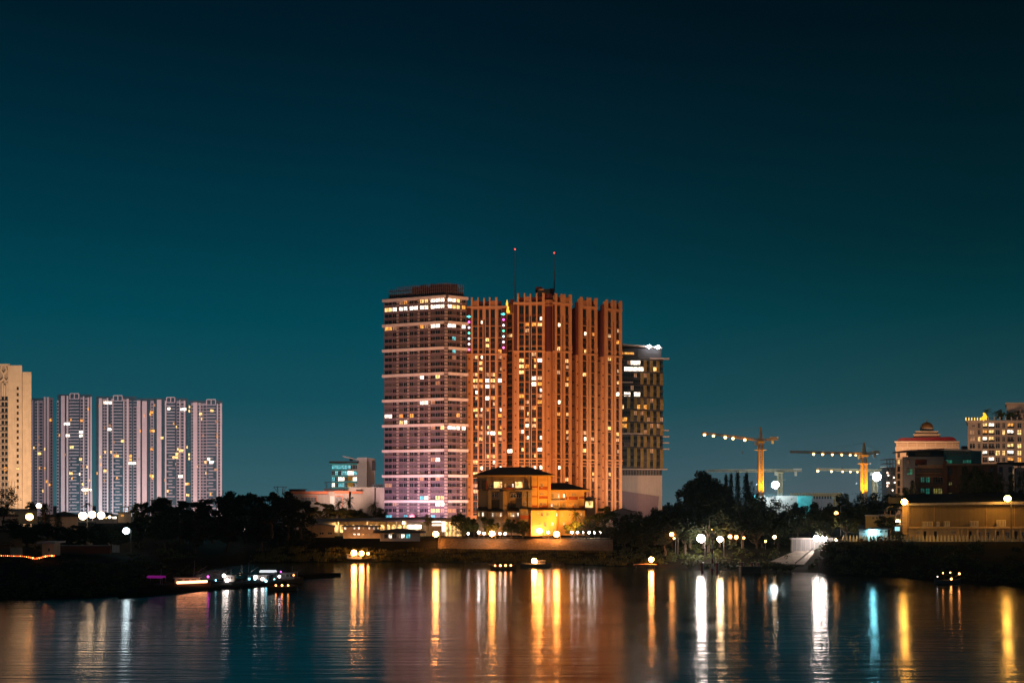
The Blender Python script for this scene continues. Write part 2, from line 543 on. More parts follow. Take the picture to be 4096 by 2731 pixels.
# ------------------------------------------------------------------ setting: river, banks
def make_river():
    mb = MB()
    mb.face([(-900, 30, 0), (900, 30, 0), (900, 420, 0), (-900, 420, 0)])
    m = bpy.data.materials.new('river_water')
    m.use_nodes = True
    N, L = m.node_tree.nodes, m.node_tree.links
    b = N['Principled BSDF']
    b.inputs['Base Color'].default_value = (0.006, 0.022, 0.027, 1)
    b.inputs['IOR'].default_value = 1.42
    tc = N.new('ShaderNodeTexCoord')
    def noise(scale, sx, sy, det=4):
        mp = N.new('ShaderNodeMapping')
        mp.inputs['Scale'].default_value = (sx, sy, 1)
        n = N.new('ShaderNodeTexNoise')
        n.inputs['Scale'].default_value = scale
        n.inputs['Detail'].default_value = det
        L.new(tc.outputs['Object'], mp.inputs[0])
        L.new(mp.outputs[0], n.inputs['Vector'])
        return n.outputs['Fac']
    big = noise(1.0, 0.012, 0.05, 3)           # calm and ruffled patches drawn out across the current
    mr = N.new('ShaderNodeMapRange')
    mr.inputs[1].default_value, mr.inputs[2].default_value = 0.35, 0.7
    mr.inputs[3].default_value, mr.inputs[4].default_value = 0.09, 0.20
    L.new(big, mr.inputs[0])
    L.new(mr.outputs[0], b.inputs['Roughness'])
    rip = noise(1.0, 0.05, 0.5, 6)
    chop = noise(1.0, 0.30, 0.55, 3)          # small cross chop, strongest in the ruffled patches
    ml = N.new('ShaderNodeMath'); ml.operation = 'MULTIPLY'
    L.new(chop, ml.inputs[0]); L.new(big, ml.inputs[1])
    b0 = N.new('ShaderNodeBump')
    b0.inputs['Strength'].default_value = 0.6
    b0.inputs['Distance'].default_value = 0.07
    L.new(ml.outputs[0], b0.inputs['Height'])
    bp = N.new('ShaderNodeBump')
    L.new(b0.outputs[0], bp.inputs['Normal'])
    bp.inputs['Strength'].default_value = 0.8
    bp.inputs['Distance'].default_value = 0.13
    L.new(rip, bp.inputs['Height'])
    L.new(bp.outputs[0], b.inputs['Normal'])
    o = mb.build('river', m, None, (0, 200, 0))
    tag(o, 'dark calm river with long lamp reflections', None, None, 'structure')
make_river()

M_soil = mat('bank_soil', (0.012, 0.011, 0.008), 0.95, 0.5, 0.25, bump=0.4, spec=0.05)
M_park = mat('park_ground', (0.02, 0.022, 0.01), 0.95, 0.5, 0.15, spec=0.05)
M_grass = leaf_mat('grass_blades', (0.05, 0.06, 0.015), (0.15, 0.13, 0.03))
SHORE = [  # photo column, waterline depth, then (depth, height) of slope foot, crest, plateau start
    (-2500, 170, (182, 2.2), (215, 5.0), (300, 7.5)), (-600, 186, (198, 2.2), (232, 5.0), (310, 7.5)),
    (0, 203, (213, 2.0), (248, 5.2), (315, 7.6)), (300, 206, (218, 2.0), (250, 5.2), (315, 7.6)),
    (560, 213, (226, 1.8), (256, 4.6), (318, 7.6)), (680, 240, (255, 1.6), (282, 4.0), (325, 7.6)),
    (800, 290, (298, 1.6), (316, 4.2), (340, 7.6)), (1000, 330, (336, 1.6), (346, 4.8), (358, 7.6)),
    (1400, 337, (342, 1.6), (348, 4.6), (358, 7.7)), (1740, 336, (339, 1.5), (344, 4.6), (349, 7.6)),
    (1790, 335, (338, 1.5), (343, 4.4), (349, 7.6)), (2000, 331, (335, 1.5), (340, 4.4), (346, 7.6)),
    (2300, 322, (327, 1.5), (333, 4.4), (339, 7.6)), (2450, 315, (321, 1.5), (328, 4.4), (336, 7.6)),
    (2600, 306, (312, 1.4), (320, 4.0), (330, 7.4)), (2760, 297, (304, 1.2), (314, 3.6), (326, 7.0)),
    (2900, 293, (300, 1.0), (311, 3.4), (324, 6.8)), (3040, 291, (296, 0.5), (303, 1.2), (313, 5.2)),
    (3150, 288, (293, 0.5), (301, 1.1), (310, 4.5)), (3250, 284, (290, 0.8), (299, 1.2), (309.5, 4.8)), (3300, 280, (286, 2.2), (296, 5.4), (305, 7.6)),
    (3370, 275, (280, 2.0), (291, 6.6), (299, 8.4)), (3500, 268, (274, 2.0), (288, 6.4), (299, 8.4)),
    (3800, 252, (259, 2.0), (281, 6.2), (299, 8.4)), (4096, 234, (242, 2.0), (274, 6.0), (299, 8.4)),
    (4700, 215, (225, 2.0), (264, 6.0), (299, 8.4)), (6600, 180, (190, 2.0), (250, 6.0), (299, 8.4))]
def shore_interp(px):
    for a, b in zip(SHORE[:-1], SHORE[1:]):
        if a[0] <= px <= b[0]:
            t = (px - a[0]) / (b[0] - a[0])
            l = lambda p, q: p + (q - p) * t
            return (px, l(a[1], b[1])) + tuple((l(a[k][0], b[k][0]), l(a[k][1], b[k][1])) for k in (2, 3, 4))
def make_bank():
    mb = MB()
    cols = []
    rnd = random.Random(3)
    px = -2500.0
    while px <= 6600:
        c = shore_interp(min(px, 6599))
        j = (rnd.random() - 0.5) * 2.4
        rows = [(c[1] - 6, -1.5), (c[1] + j, 0.02)]
        for a, b, ts in (((c[1], 0.0), c[2], (0.5, 1)), (c[2], c[3], (0.33, 0.66, 1)), (c[3], c[4], (0.5, 1))):
            for t in ts:
                rows.append((a[0] + (b[0] - a[0]) * t + (rnd.random() - 0.5) * 0.6, a[1] + (b[1] - a[1]) * t + (rnd.random() - 0.5) * 0.35))
        rows[-1] = (c[4][0], c[4][1])
        rows += [(c[4][0] + 60, GZ), (520, GZ), (1000, GZ), (6000, GZ)]
        cols.append([((px - CX) / F * Z, Z, z) for Z, z in rows])
        px += 22 if -200 < px < 4300 else 200
    n = len(cols[0])
    for c in cols: mb.v += c
    for i in range(len(cols) - 1):
        for j in range(n - 1):
            mb.f.append((i * n + j, (i + 1) * n + j, (i + 1) * n + j + 1, i * n + j + 1))
            mb.m.append(0 if j < 8 else 1)
    o = mb.build('riverbank', [M_soil, M_park], None, (0, 300, 0), smooth=True)
    tag(o, 'dark earth river bank and level city ground behind it', None, None, 'structure')
make_bank()

def make_bar():      # low mud spit behind the moored boats
    mb = MB()
    rnd = random.Random(5)
    pts = [(470, 2392), (560, 2386), (700, 2372), (850, 2358), (1000, 2348), (1120, 2338), (1190, 2318), (1280, 2308), (1362, 2303)]
    top = [(470, 2330), (560, 2325), (700, 2318), (850, 2310), (1000, 2305), (1120, 2302), (1190, 2300), (1280, 2297), (1362, 2300)]
    prev = None
    for (a, ya), (b, yb) in zip(pts, top):
        Za, Zb = 78000 / (ya - HZ), 78000 / (yb - HZ)
        zc = 0.55 if a < 1190 else 0.7
        r = [(X(a, Za), Za, -0.3), (X(a, Za), Za + 0.8, zc * 0.7 + rnd.random() * 0.2), (X(b, (Za + Zb) / 2), (Za + Zb) / 2, zc + rnd.random() * 0.3), (X(b, Zb), Zb, -0.3)]
        if prev:
            i = len(mb.v)
            mb.v += prev + r
            for k in range(3):
                mb.f.append((i + k, i + 4 + k, i + 5 + k, i + 1 + k))
                mb.m.append(0)
        prev = r
    o = mb.build('mud_bank', M_soil, None, None, smooth=True)
    tag(o, 'low black mud spit running out behind the moored boats', None, None, 'structure')
make_bar()

def scatter(name, label, spots, material, seed, cat, blade=False):
    """ground cover: many small leaf faces"""
    rnd = random.Random(seed)
    mb = MB()
    for (x, y, z, r, h, n) in spots:
        for _ in range(n):
            a, d = rnd.random() * 6.283, r * math.sqrt(rnd.random())
            cx, cy_ = x + math.cos(a) * d, y + math.sin(a) * d
            if blade:
                s, hh = 0.10 + 0.14 * rnd.random(), h * (0.4 + 0.8 * rnd.random())
                t = rnd.random() * 3.14
                dx, dy = math.cos(t) * s, math.sin(t) * s
                lx, ly = (rnd.random() - .5) * hh * .8, (rnd.random() - .5) * hh * .8
                mb.face([(cx - dx, cy_ - dy, z - .1), (cx + dx, cy_ + dy, z - .1), (cx + lx, cy_ + ly, z + hh)])
            else:
                cz = z + h * (1 - (d / r) ** 2) * rnd.random()
                s = 0.22 + 0.3 * rnd.random()
                p = Vector((cx, cy_, cz))
                u = Vector((rnd.gauss(0, 1), rnd.gauss(0, 1), rnd.gauss(0, .6))).normalized()
                w = u.orthogonal().normalized()
                mb.face([p - u * s, p + w * s * .6, p + u * s, p - w * s * .6])
    o = mb.build(name, material, None)
    tag(o, label, cat, None, 'stuff')
    return o
def bank_point(px, t):      # a point on the slope between shore and plateau
    c = shore_interp(px)
    seq = [(c[1], 0.0), c[2], c[3], c[4]]
    s = t * 3
    i = min(2, int(s))
    f = s - i
    Z = seq[i][0] + (seq[i + 1][0] - seq[i][0]) * f
    return (X(px, Z), Z, seq[i][1] + (seq[i + 1][1] - seq[i][1]) * f)
M_shrub = leaf_mat('shrub_leaves', (0.012, 0.018, 0.006), (0.06, 0.07, 0.02))
M_shrub_dry = leaf_mat('dry_shrub_leaves', (0.03, 0.02, 0.008), (0.12, 0.07, 0.025))
rnd = random.Random(11)
sp = []
for k in range(150):
    px = 3250 + 900 * rnd.random()
    x, y, z = bank_point(px, 0.1 + 0.8 * rnd.random())
    sp.append((x, y, z - 0.2, 1.2 + 1.2 * rnd.random(), 1.2 + 1.3 * rnd.random(), 60))
scatter('undergrowth', 'dark tangled shrubs covering the steep bank below the promenade railing', sp, M_shrub, 1, 'undergrowth')
sp = []
for k in range(36):
    px = 3290 + 330 * rnd.random() ** 1.2
    x, y, z = bank_point(px, 0.6 + 0.4 * rnd.random())
    sp.append((x, y, z - 0.2, 1.0 + rnd.random(), 2.0 + rnd.random(), 70))
scatter('undergrowth', 'reddish dry bushes at the top of the bank beside the twin white lamps', sp, M_shrub_dry, 2, 'undergrowth')
sp = []
for k in range(150):
    px = 2480 + 680 * rnd.random()
    x, y, z = bank_point(px, 0.15 + 0.85 * rnd.random())
    sp.append((x, y, z - 0.2, 1.1 + rnd.random(), 1.0 + 1.2 * rnd.random(), 55))
scatter('undergrowth', 'dark bushes on the slope behind the tall mooring pole', sp, M_shrub, 3, 'undergrowth')
sp = []
for k in range(420):
    px = 1020 + 1480 * rnd.random()
    x, y, z = bank_point(px, 0.05 + 0.58 * rnd.random())
    sp.append((x, y, z, 2.0, 0.8 if px > 1400 else 1.0, 34))
scatter('grass', 'rough riverside grass below the lit sloping embankment', sp, M_grass, 4, 'grass', True)
sp = []
for k in range(170):
    px = -60 + 860 * rnd.random()
    x, y, z = bank_point(px, 0.05 + 0.9 * rnd.random())
    sp.append((x, y, z - 0.2, 1.5 + rnd.random(), 0.8 + 1.2 * rnd.random(), 40))
scatter('undergrowth', 'black low bushes over the bank behind the moored boats', sp, M_shrub, 6, 'undergrowth')

# sloping stone embankment under the park
M_stone = mat('embankment_stone', (0.11, 0.075, 0.045), 0.9, 0.5, 1.2, bump=0.6)
def make_embankment():
    mb = MB()
    cols = []
    px = 1752
    while px <= 2452:
        c = shore_interp(px)
        Zt, Zb = c[4][0] - 0.3, c[3][0] - 0.9
        cols.append([(X(px + (18 if px < 1760 else 0), Zt), Zt, 7.85), (X(px, Zb), Zb, 4.6), (X(px, Zb), Zb - 0.6, 4.35), (X(px, Zb), Zb - 0.6, 3.4), (X(px, Zt), Zt + 0.5, 7.85), (X(px, Zt), Zt + 0.5, 3.4)])
        px += 20
    for a, b in zip(cols[:-1], cols[1:]):
        i = len(mb.v)
        mb.v += a + b
        for q in ((1, 7, 6, 0), (2, 8, 7, 1), (3, 9, 8, 2), (0, 6, 10, 4), (4, 10, 11, 5)):
            mb.f.append(tuple(i + k for k in q)); mb.m.append(0)
    for c, fl in ((cols[0], 1), (cols[-1], 0)):
        mb.face([c[k] for k in ((0, 1, 2, 3, 5, 4) if fl else (4, 5, 3, 2, 1, 0))])
    o = mb.build('embankment_wall', M_stone, None)
    tag(o, 'long sloping stone embankment under the riverside park, lit orange', 'embankment')
make_embankment()

# riverside lawn path in the park
mb = MB()
cols = [(px, shore_interp(px)[4][0]) for px in range(1760, 2480, 40)]
for (a, Za), (b, Zb) in zip(cols[:-1], cols[1:]):
    mb.face([(X(a, Za), Za + 1.2, 8.12), (X(b, Zb), Zb + 1.2, 8.12), (X(b, Zb), Zb + 5, 8.12), (X(a, Za), Za + 5, 8.12)])
tag(mb.build('footpath', mat('pale_paving', (0.3, 0.26, 0.2), 0.9, 0.3, 1.0), None), 'pale paved footpath along the top of the stone embankment', None, None, 'structure')
# ------------------------------------------------------------------ tower of dark bands beside the orange tower
M_mauve = mat('mauve_brown_cladding', (0.16, 0.105, 0.125), 0.75, 0.2, 0.25, streak=0.5)
M_band = mat('pale_stone_band', (0.75, 0.62, 0.57), 0.7, 0.12, 0.4)
M_quoin = mat('pale_quoin_stone', (0.42, 0.33, 0.29), 0.8, 0.2, 0.6)
M_dark_clad = mat('dark_roof_cladding', (0.045, 0.036, 0.04), 0.7, 0.25, 0.4)
LITS = [M_lit_warm, M_lit_white, M_lit_warm, M_lit_dim]

def tower_a():
    Zl, Zc, Zr = 511.0, 500.0, 505.0
    b = Bld('apartment_tower', 'dark mauve apartment tower with pale floor bands and two bright top storeys', 'tower', (X(1700, 515), 515, GZ))
    fl, fr = Face.px(1537, Zl, 1784, Zc), Face.px(1784, Zc, 1866, Zr)
    back = 30
    body = [fl.pt(0, 0), fl.pt(fl.L, 0), fr.pt(fr.L, 0), (X(1866, Zr) - 1, Zr + back), (X(1537, Zl) + 1, Zl + back)]
    wall = b.mb('wall', [M_mauve])
    wall.prism(body, GZ, 127.5)
    fh = 3.275
    # window groups (photo columns) and columns of stacked quoins
    wl_ = [(1540, 1568), (1572, 1587), (1598, 1612), (1616, 1630), (1640, 1654), (1658, 1672), (1681, 1695), (1699, 1713), (1724, 1740), (1743, 1760), (1763, 1778)]
    wr_ = [(1791, 1806), (1809, 1822), (1826, 1838), (1847, 1861)]
    ql = [(1588.5, 1596), (1631, 1638.5), (1673, 1680), (1714.5, 1722)]
    qr = [(1839, 1845.5)]
    lit = {(0, 6): 'w', (0, 7): 'w', (0, 8): 'x', (0, 9): 'x', (0, 10): 'x', (0, 11): 'x', (0, 12): 'x', (0, 13): 'w', (0, 2): 'd', (0, 3): 'o'}
    for i in range(14): lit[(1, i)] = 'x'
    lit.update({(1, 12): 'w', (1, 13): 'w', (1, 0): 'w', (1, 14): 'o', (4, 0): 'o', (4, 6): 'o', (4, 8): 'x', (4, 9): 'x', (4, 11): 'x', (4, 12): 'x', (4, 14): 'x', (4, 7): 'd', (4, 1): 'd',
                (12, 6): 'x', (12, 9): 'w', (13, 9): 'd', (16, 6): 'x', (16, 7): 'x', (16, 8): 'd', (18, 0): 'x', (18, 2): 'o', (18, 4): 'o', (18, 13): 'o', (19, 2): 'w', (19, 3): 'x',
                (20, 11): 'x', (20, 12): 'x', (20, 13): 'x', (20, 14): 'x', (20, 10): 'w', (20, 8): 'd', (25, 9): 'x', (25, 8): 'd', (29, 0): 'd', (31, 6): 'c', (31, 7): 'x', (31, 9): 'w', (31, 10): 'w',
                (32, 9): 'x', (32, 10): 'x', (32, 1): 'd', (33, 9): 'w', (33, 8): 'w', (33, 10): 'd', (33, 11): 'd', (33, 12): 'd', (28, 6): 'd', (28, 9): 'd', (34, 0): 'c', (34, 3): 'c', (34, 8): 'c', (6, 12): 'c', (8, 12): 'c', (9, 12): 'd'})
    L = {'x': M_lit_white, 'w': M_lit_warm, 'o': M_lit_orange, 'd': M_lit_dim, 'c': M_lit_cyan}
    top = 126.0
    rnd = random.Random(21)
    spand = b.mb('spandrel', [M_mauve, M_quoin])
    for i in range(36):
        zt = top - fh * i
        zb = zt - fh
        if zb < GZ - 0.5: break
        for fc, ws, off in ((fl, wl_, 0), (fr, wr_, 11)):
            spand.fbox(fc, 0.1, fc.L - 0.1, 0, 0.5, zb, zb + 0.9)
            spand.fbox(fc, 0.1, fc.L - 0.1, 0, 0.42, zt - 0.22, zt)
            spand.fbox(fc, 0.1, fc.L - 0.1, 0.5, 0.62, zb + 0.86, zb + 0.98, 1)
            for k, (a, c) in enumerate(ws):
                u0, u1 = fc.U(a), fc.U(c)
                spand.fbox(fc, u0 - 0.28, u0 - 0.04, 0, 0.36, zb + 0.9, zt - 0.22)
                spand.fbox(fc, u1 + 0.04, u1 + 0.28, 0, 0.36, zb + 0.9, zt - 0.22)
                key = lit.get((i, k + off))
                if key: b.win(fc, u0, u1, zb + 0.98, zt - 0.25, L[key], True, 0.08)
                else:
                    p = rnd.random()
                    b.win(fc, u0, u1, zb + 0.98, zt - 0.25, M_glass2 if p < (0.16 + 0.012 * i) else M_glass, False, 0.08)  # paler panes more frequent lower down, for the light at the foot
    for n, (fc, qs) in enumerate(((fl, ql), (fr, qr))):
        for a, c in qs:
            mb = b.mb(('column', a), [M_mauve, M_quoin])
            u0, u1 = fc.U(a), fc.U(c)
            mb.fbox(fc, u0, u1, 0, 0.62, GZ, top)
            z = GZ
            while z < top - 1.3:
                mb.fbox(fc, u0 - 0.06, u1 + 0.06, 0.5, 0.84, z, z + 0.82, 1)
                z += 1.64
    mb = b.mb(('column', 'corner'), [M_mauve, M_quoin])
    c0 = fl.pt(fl.L, 0)
    mb.prism([fl.pt(fl.L - 0.9, 0.3), fl.pt(fl.L - 0.5, 1.0), fl.pt(fl.L, 1.15), fr.pt(0.5, 1.0), fr.pt(0.9, 0.3)], GZ, top)
    z = GZ
    while z < top - 1.3:
        mb.prism([fl.pt(fl.L - 0.7, 0.9), fl.pt(fl.L - 0.3, 1.3), fr.pt(0.3, 1.3), fr.pt(0.7, 0.9)], z, z + 0.8, 1)
        z += 1.64
    for k in range(9):
        z = 126.8 - 13.1 * k
        mb = b.mb(('floor_band', k), [M_band])
        ur = fl.U(1779)
        mb.fbox(fl, -0.7, ur, 0.1, 1.45, z - 1.35, z)
        mb.fbox(fr, fr.U(1790), fr.L + 0.5, 0.1, 1.45, z - 1.35, z)
        if k == 0: mb.fbox(fl, ur, fl.L + 0.3, 0.1, 1.5, z - 1.35, z + .02); 
    # roof: fins, parapet and plant rooms
    cr_ = b.mb('parapet', [M_dark_clad])
    for fc, a, c in ((fl, 1552, 1780), (fr, 1786, 1858)):
        u0, u1 = fc.U(a), fc.U(c)
        cr_.fbox(fc, u0, u1, -1.4, -1.0, 127.5, 129.6)
        cr_.fbox(fc, u0, u1, -1.6, -0.9, 131.0, 131.35)
    fin = b.mb('roof_fin', [M_mauve])
    for fc, a, c, st in ((fl, 1556, 1782, 8.2), (fr, 1788, 1856, 7.4)):
        px = a
        while px < c:
            u = fc.U(px)
            fin.fbox(fc, u - 0.16, u + 0.16, -1.0, -0.5, 127.5, 133.2 + rnd.random() * 0.5 - (1.2 if px < 1588 else 0))
            px += st
    pl = b.mb('plant_room', [M_dark_clad])
    for a, c, y0, d0, d1 in ((1650, 1800, 1152, 3.5, 16), (1680, 1706, 1140, 6, 12), (1722, 1830, 1140, 4, 15)):
        pl.box(X(a, 508), X(c, 508), 503 + d0, 503 + d1, 127.5, H(y0, 509))
    b.finish(M_mauve)
tower_a()

# round red sign at its foot
def sign():
    r = thing('round_sign', 'round pink red illuminated sign with a white letter e at the tower foot', 'sign', (X(1648, 498), 498, H(2077, 498)))
    c = Vector((X(1648, 496), 496, H(2068, 496)))
    mb = MB()
    mb.tube(c, c + Vector((0, 0.5, 0)), 1.5, n=28)
    mb.build('disc', emit('sign_red', (0.9, 0.03, 0.07), 1.1), r)
    mb = MB()
    pts = [(0.72 * math.cos(t), 0.72 * math.sin(t)) for t in [R(a) for a in range(0, 316, 15)]]
    for (x0, z0), (x1, z1) in zip(pts[:-1], pts[1:]):
        mb.tube(c + Vector((x0, -0.06, z0)), c + Vector((x1, -0.06, z1)), 0.15, n=5)
    mb.tube(c + Vector((-0.7, -0.06, 0)), c + Vector((0.72, -0.06, 0)), 0.13, n=5)
    mb.build('letter', emit('sign_white', (1, 0.85, 0.85), 1.6), r)
    mb = MB()
    mb.box(c.x - 0.1, c.x + 0.1, c.y + 0.5, c.y + 0.8, GZ, c.z)
    mb.build('post', M_dark_metal, r)
sign()

# ------------------------------------------------------------------ orange stone tower
M_ochre = mat('ochre_stone', (0.44, 0.205, 0.10), 0.8, 0.16, 0.25, streak=0.5)
M_ochre_light = mat('pale_ochre_trim', (0.55, 0.285, 0.15), 0.8, 0.12, 0.4)
M_red_clad = mat('dark_red_cladding', (0.10, 0.022, 0.022), 0.7, 0.3, 0.5, streak=0.4)
M_balc = mat('red_brown_balcony', (0.085, 0.032, 0.026), 0.75, 0.3, 0.6)
M_red_glass = mat('red_brown_glass', (0.035, 0.015, 0.014), 0.2, 0.4, 0.8, spec=0.5)
def tower_b():
    b = Bld('apartment_tower', 'tall orange stone apartment tower of stepped wings with dark red upper bays', 'tower', (X(2170, 515), 515, GZ))
    f1 = Face.px(1869, 511, 2027, 510)
    fs = Face.px(2025, 517, 2056, 514)
    f2 = Face.px(2055, 501, 2180, 500)
    f2r = Face.px(2210, 500, 2284, 504)
    f3 = Face.px(2317, 508.5, 2386, 512.5)
    f4 = Face.px(2419, 515.5, 2484, 519.5)
    b3 = Face.px(2283, 513, 2320, 510.5)
    b4 = Face.px(2384, 519, 2422, 517)
    wall = b.mb('wall', [M_ochre, M_red_clad])
    def body(fc, z1, d, m=0):
        wall.prism([fc.pt(0, 0), fc.pt(fc.L, 0), fc.pt(fc.L - 1, -d), fc.pt(0.5, -d)], GZ, z1, m)
    ZT = 123.5
    body(f1, ZT - 0.6, 26); body(fs, ZT - 3, 20); body(f2, ZT, 30)
    body(f2r, ZT, 9); body(f3, ZT, 16); body(f4, ZT, 18)
    wall.prism([f2.pt(f2.L - .1, 0), (X(2195, 498.6), 498.6), (X(2211, 500), 500), (X(2215, 515), 515), (X(2180, 515), 515)], GZ, ZT + 1)
    body(b3, 98, 12); body(b4, 98, 12)
    fh = 3.05
    z0 = 113.4
    floors = [z0 - fh * i for i in range(34)]
    rnd = random.Random(5)
    lit_density = {}
    def level(fc, z): return z
    balc = b.mb('balcony', [M_balc])
    belt = b.mb('belt_course', [M_ochre_light])
    K = [0]
    def column(fc, a, c, kind, top_lit=0.13):
        u0, u1 = fc.U(a), fc.U(c)
        K[0] += 1
        if kind == 'p':        # pilaster
            mb = b.mb(('pilaster', K[0]), [M_ochre_light])
            mb.fbox(fc, u0, u1, 0, 1.1, GZ + 1, 122.9)
            w = u1 - u0
            mb.fbox(fc, u0 - .05, u1 + .05, -2.2, 1.25, 122.9, 126.6)
            mb.slab([(*fc.pt(u0 - .05, 1.25), 126.6), (*fc.pt(u1 + .05, 1.25), 126.6), (*fc.pt(u1 + .05, -2.2), 126.6), (*fc.pt(u0 - .05, -2.2), 126.6)], (0, 0, 0.5))
            mb.fbox(fc, u0 - .05, u1 + .05, 0.2, 1.15, 127.0, 127.9)
            mb.fbox(fc, u0 - .12, u1 + .12, 0.0, 1.35, 99.6, 101.6)
        elif kind == 'm':      # double mullion with a dark slot
            w = u1 - u0
            mb = b.mb(('pilaster', K[0]), [M_ochre_light, M_red_glass])
            mb.fbox(fc, u0, u0 + w * .28, 0, 0.8, GZ + 1, 116.6)
            mb.fbox(fc, u1 - w * .28, u1, 0, 0.8, GZ + 1, 116.6)
            mb.fbox(fc, u0 + w * .28, u1 - w * .28, 0.05, 0.12, GZ + 6, 116.4, 1)
            mb.fbox(fc, u0, u1, 0, 1.0, 116.6, 122.9)
            mb.fbox(fc, u0 + w * .2, u1 - w * .2, -1.5, 1.1, 122.9, 127.6)
        elif kind == 'b':      # closed bay
            mb = b.mb(('bay', K[0]), [M_ochre, M_red_clad])
            mb.fbox(fc, u0, u1, 0, 0.7, GZ + 1, 98.0, 0)
            mb.fbox(fc, u0, u1, 0, 0.78, 98.0, 121.8, 1)
            for j in range(8):
                zz = 99 + j * 2.9
                mb.fbox(fc, u0, u1, 0.78, 0.88, zz, zz + 0.14, 1)
            for j in range(14):
                zz = 95.5 - j * 6.1
                if zz < GZ + 3: break
                w = u1 - u0
                mb.fbox(fc, u0 + w * .3, u0 + w * .72, 0.68, 0.74, zz, zz + 0.8, 1)
                belt.fbox(fc, u0, u1, 0.5, 0.95, zz + 2.0, zz + 2.25)
                belt.fbox(fc, u0, u1, 0.5, 0.9, zz - 0.9, zz - 0.7)
        else:                  # stack of windows behind balconies
            for i, z in enumerate(floors):
                balc.fbox(fc, u0, u1, 0.08, 0.42, z - 0.35, z + 0.62)
                if i % 2 == 0: belt.fbox(fc, u0 - .02, u1 + .02, 0.2, 0.85, z - 0.62, z - 0.34)
                r = rnd.random()
                dens = top_lit * (1.4 if 6 <= i <= 20 else 0.8)
                if r < dens:
                    w = u1 - u0
                    part = rnd.random()
                    m = rnd.choice([M_lit_white, M_lit_warm, M_lit_soft, M_lit_bright, M_lit_orange, M_lit_soft, M_lit_warm])
                    if part < 0.45:
                        b.win(fc, u0 + .05, u1 - .05, z + 0.66, z + 2.6, m, True, 0.1)
                    elif part < 0.75:
                        b.win(fc, u0 + w * .55, u1 - .05, z + 0.66, z + 2.55, m, True, 0.1)
                        b.win(fc, u0 + .05, u0 + w * .5, z + 0.66, z + 2.55, M_lit_dim, True, 0.1)
                    else:
                        b.win(fc, u0 + w * .55, u1 - .05, z + 0.66, z + 2.55, m, True, 0.1)
                        b.win(fc, u0 + .05, u0 + w * .5, z + 0.66, z + 2.55, M_glass, False, 0.1)
                else:
                    b.win(fc, u0 + .05, u1 - .05, z + 0.66, z + 2.6, M_glass if r < 0.75 else M_red_glass, False, 0.1)
            # tall top storey
            b.win(fc, u0 + .1, u1 - .1, 117.4, 121.6, M_glass, False, 0.1, 1)
            balc.fbox(fc, u0, u1, 0.08, 0.45, 116.0, 117.2)
            K2 = K[0] % 3
            mb = b.mb('parapet_panel', [M_red_clad, M_ochre])
            mb.fbox(fc, u0, u1, -1.2, -0.4 if K2 else 0.6, 123.3, 126.2, 0 if K2 else 1)
    def cornices(fc, a=None, c=None):
        u0 = 0 if a is None else fc.U(a)
        u1 = fc.L if c is None else fc.U(c)
        mb = b.mb('cornice', [M_ochre_light])
        for z, h, v in ((97.7, 0.8, 1.5), (42.7, 0.6, 1.6), (41.2, 0.35, 1.35), (122.3, 1.0, 1.35), (13.4, 0.7, 1.5)):
            mb.fbox(fc, u0 - .2, u1 + .2, 0.3, v, z, z + h)
    def cols(fc, spec, lit=0.13):
        for a, c, k in spec: column(fc, a, c, k, lit)
        cornices(fc)
    cols(f1, [(1869, 1885, 'b'), (1885, 1892, 'p'), (1893, 1910, 'w'), (1910.5, 1916, 'p'), (1917, 1930, 'w'), (1931, 1942.5, 'm'), (1943, 1956, 'w'), (1957, 1962.5, 'p'), (1963, 1980, 'w'), (1981, 1989.5, 'p'), (1993, 2006, 'w'), (2007, 2026, 'b')], 0.38)
    column(fs, 2030, 2049, 'w', 0.08)
    cols(f2, [(2056, 2069, 'b'), (2070, 2076.5, 'p'), (2077, 2095.5, 'w'), (2096, 2101, 'p'), (2101.5, 2115.5, 'w'), (2116, 2127, 'm'), (2127.5, 2144, 'w'), (2144.5, 2150, 'p'), (2150.5, 2168, 'w'), (2169, 2178.5, 'p')], 0.34)
    cols(f2r, [(2212, 2216, 'b'), (2217, 2225, 'p'), (2225.5, 2240, 'w'), (2240.5, 2244.5, 'p'), (2245, 2254, 'm'), (2254.5, 2258, 'p'), (2258.5, 2273, 'w'), (2274, 2283.5, 'p')], 0.17)
    cols(f3, [(2318, 2327.5, 'p'), (2328, 2344, 'w'), (2344.5, 2349, 'p'), (2349.5, 2356, 'm'), (2356.5, 2361.5, 'p'), (2362, 2376, 'w'), (2376.5, 2386, 'p')], 0.2)
    cols(f4, [(2420, 2428, 'p'), (2428.5, 2443, 'w'), (2443.5, 2448, 'p'), (2448.5, 2455.5, 'm'), (2456, 2461, 'p'), (2461.5, 2475, 'w'), (2475.5, 2484, 'p')], 0.14)
    for fc, a, c in ((b3, 2284, 2306), (b4, 2385, 2410)):
        column(fc, a, c, 'b')
        # narrow lit stair windows
        u0 = fc.U(a)
        for i, z in enumerate(floors):
            if rnd.random() < 0.28 and 6 < i < 32:
                b.win(fc, fc.U(c) + 0.4, fc.U(c) + 1.0, z + 0.5, z + 2.4, rnd.choice([M_lit_white, M_lit_warm]), True, 0.1, 0)
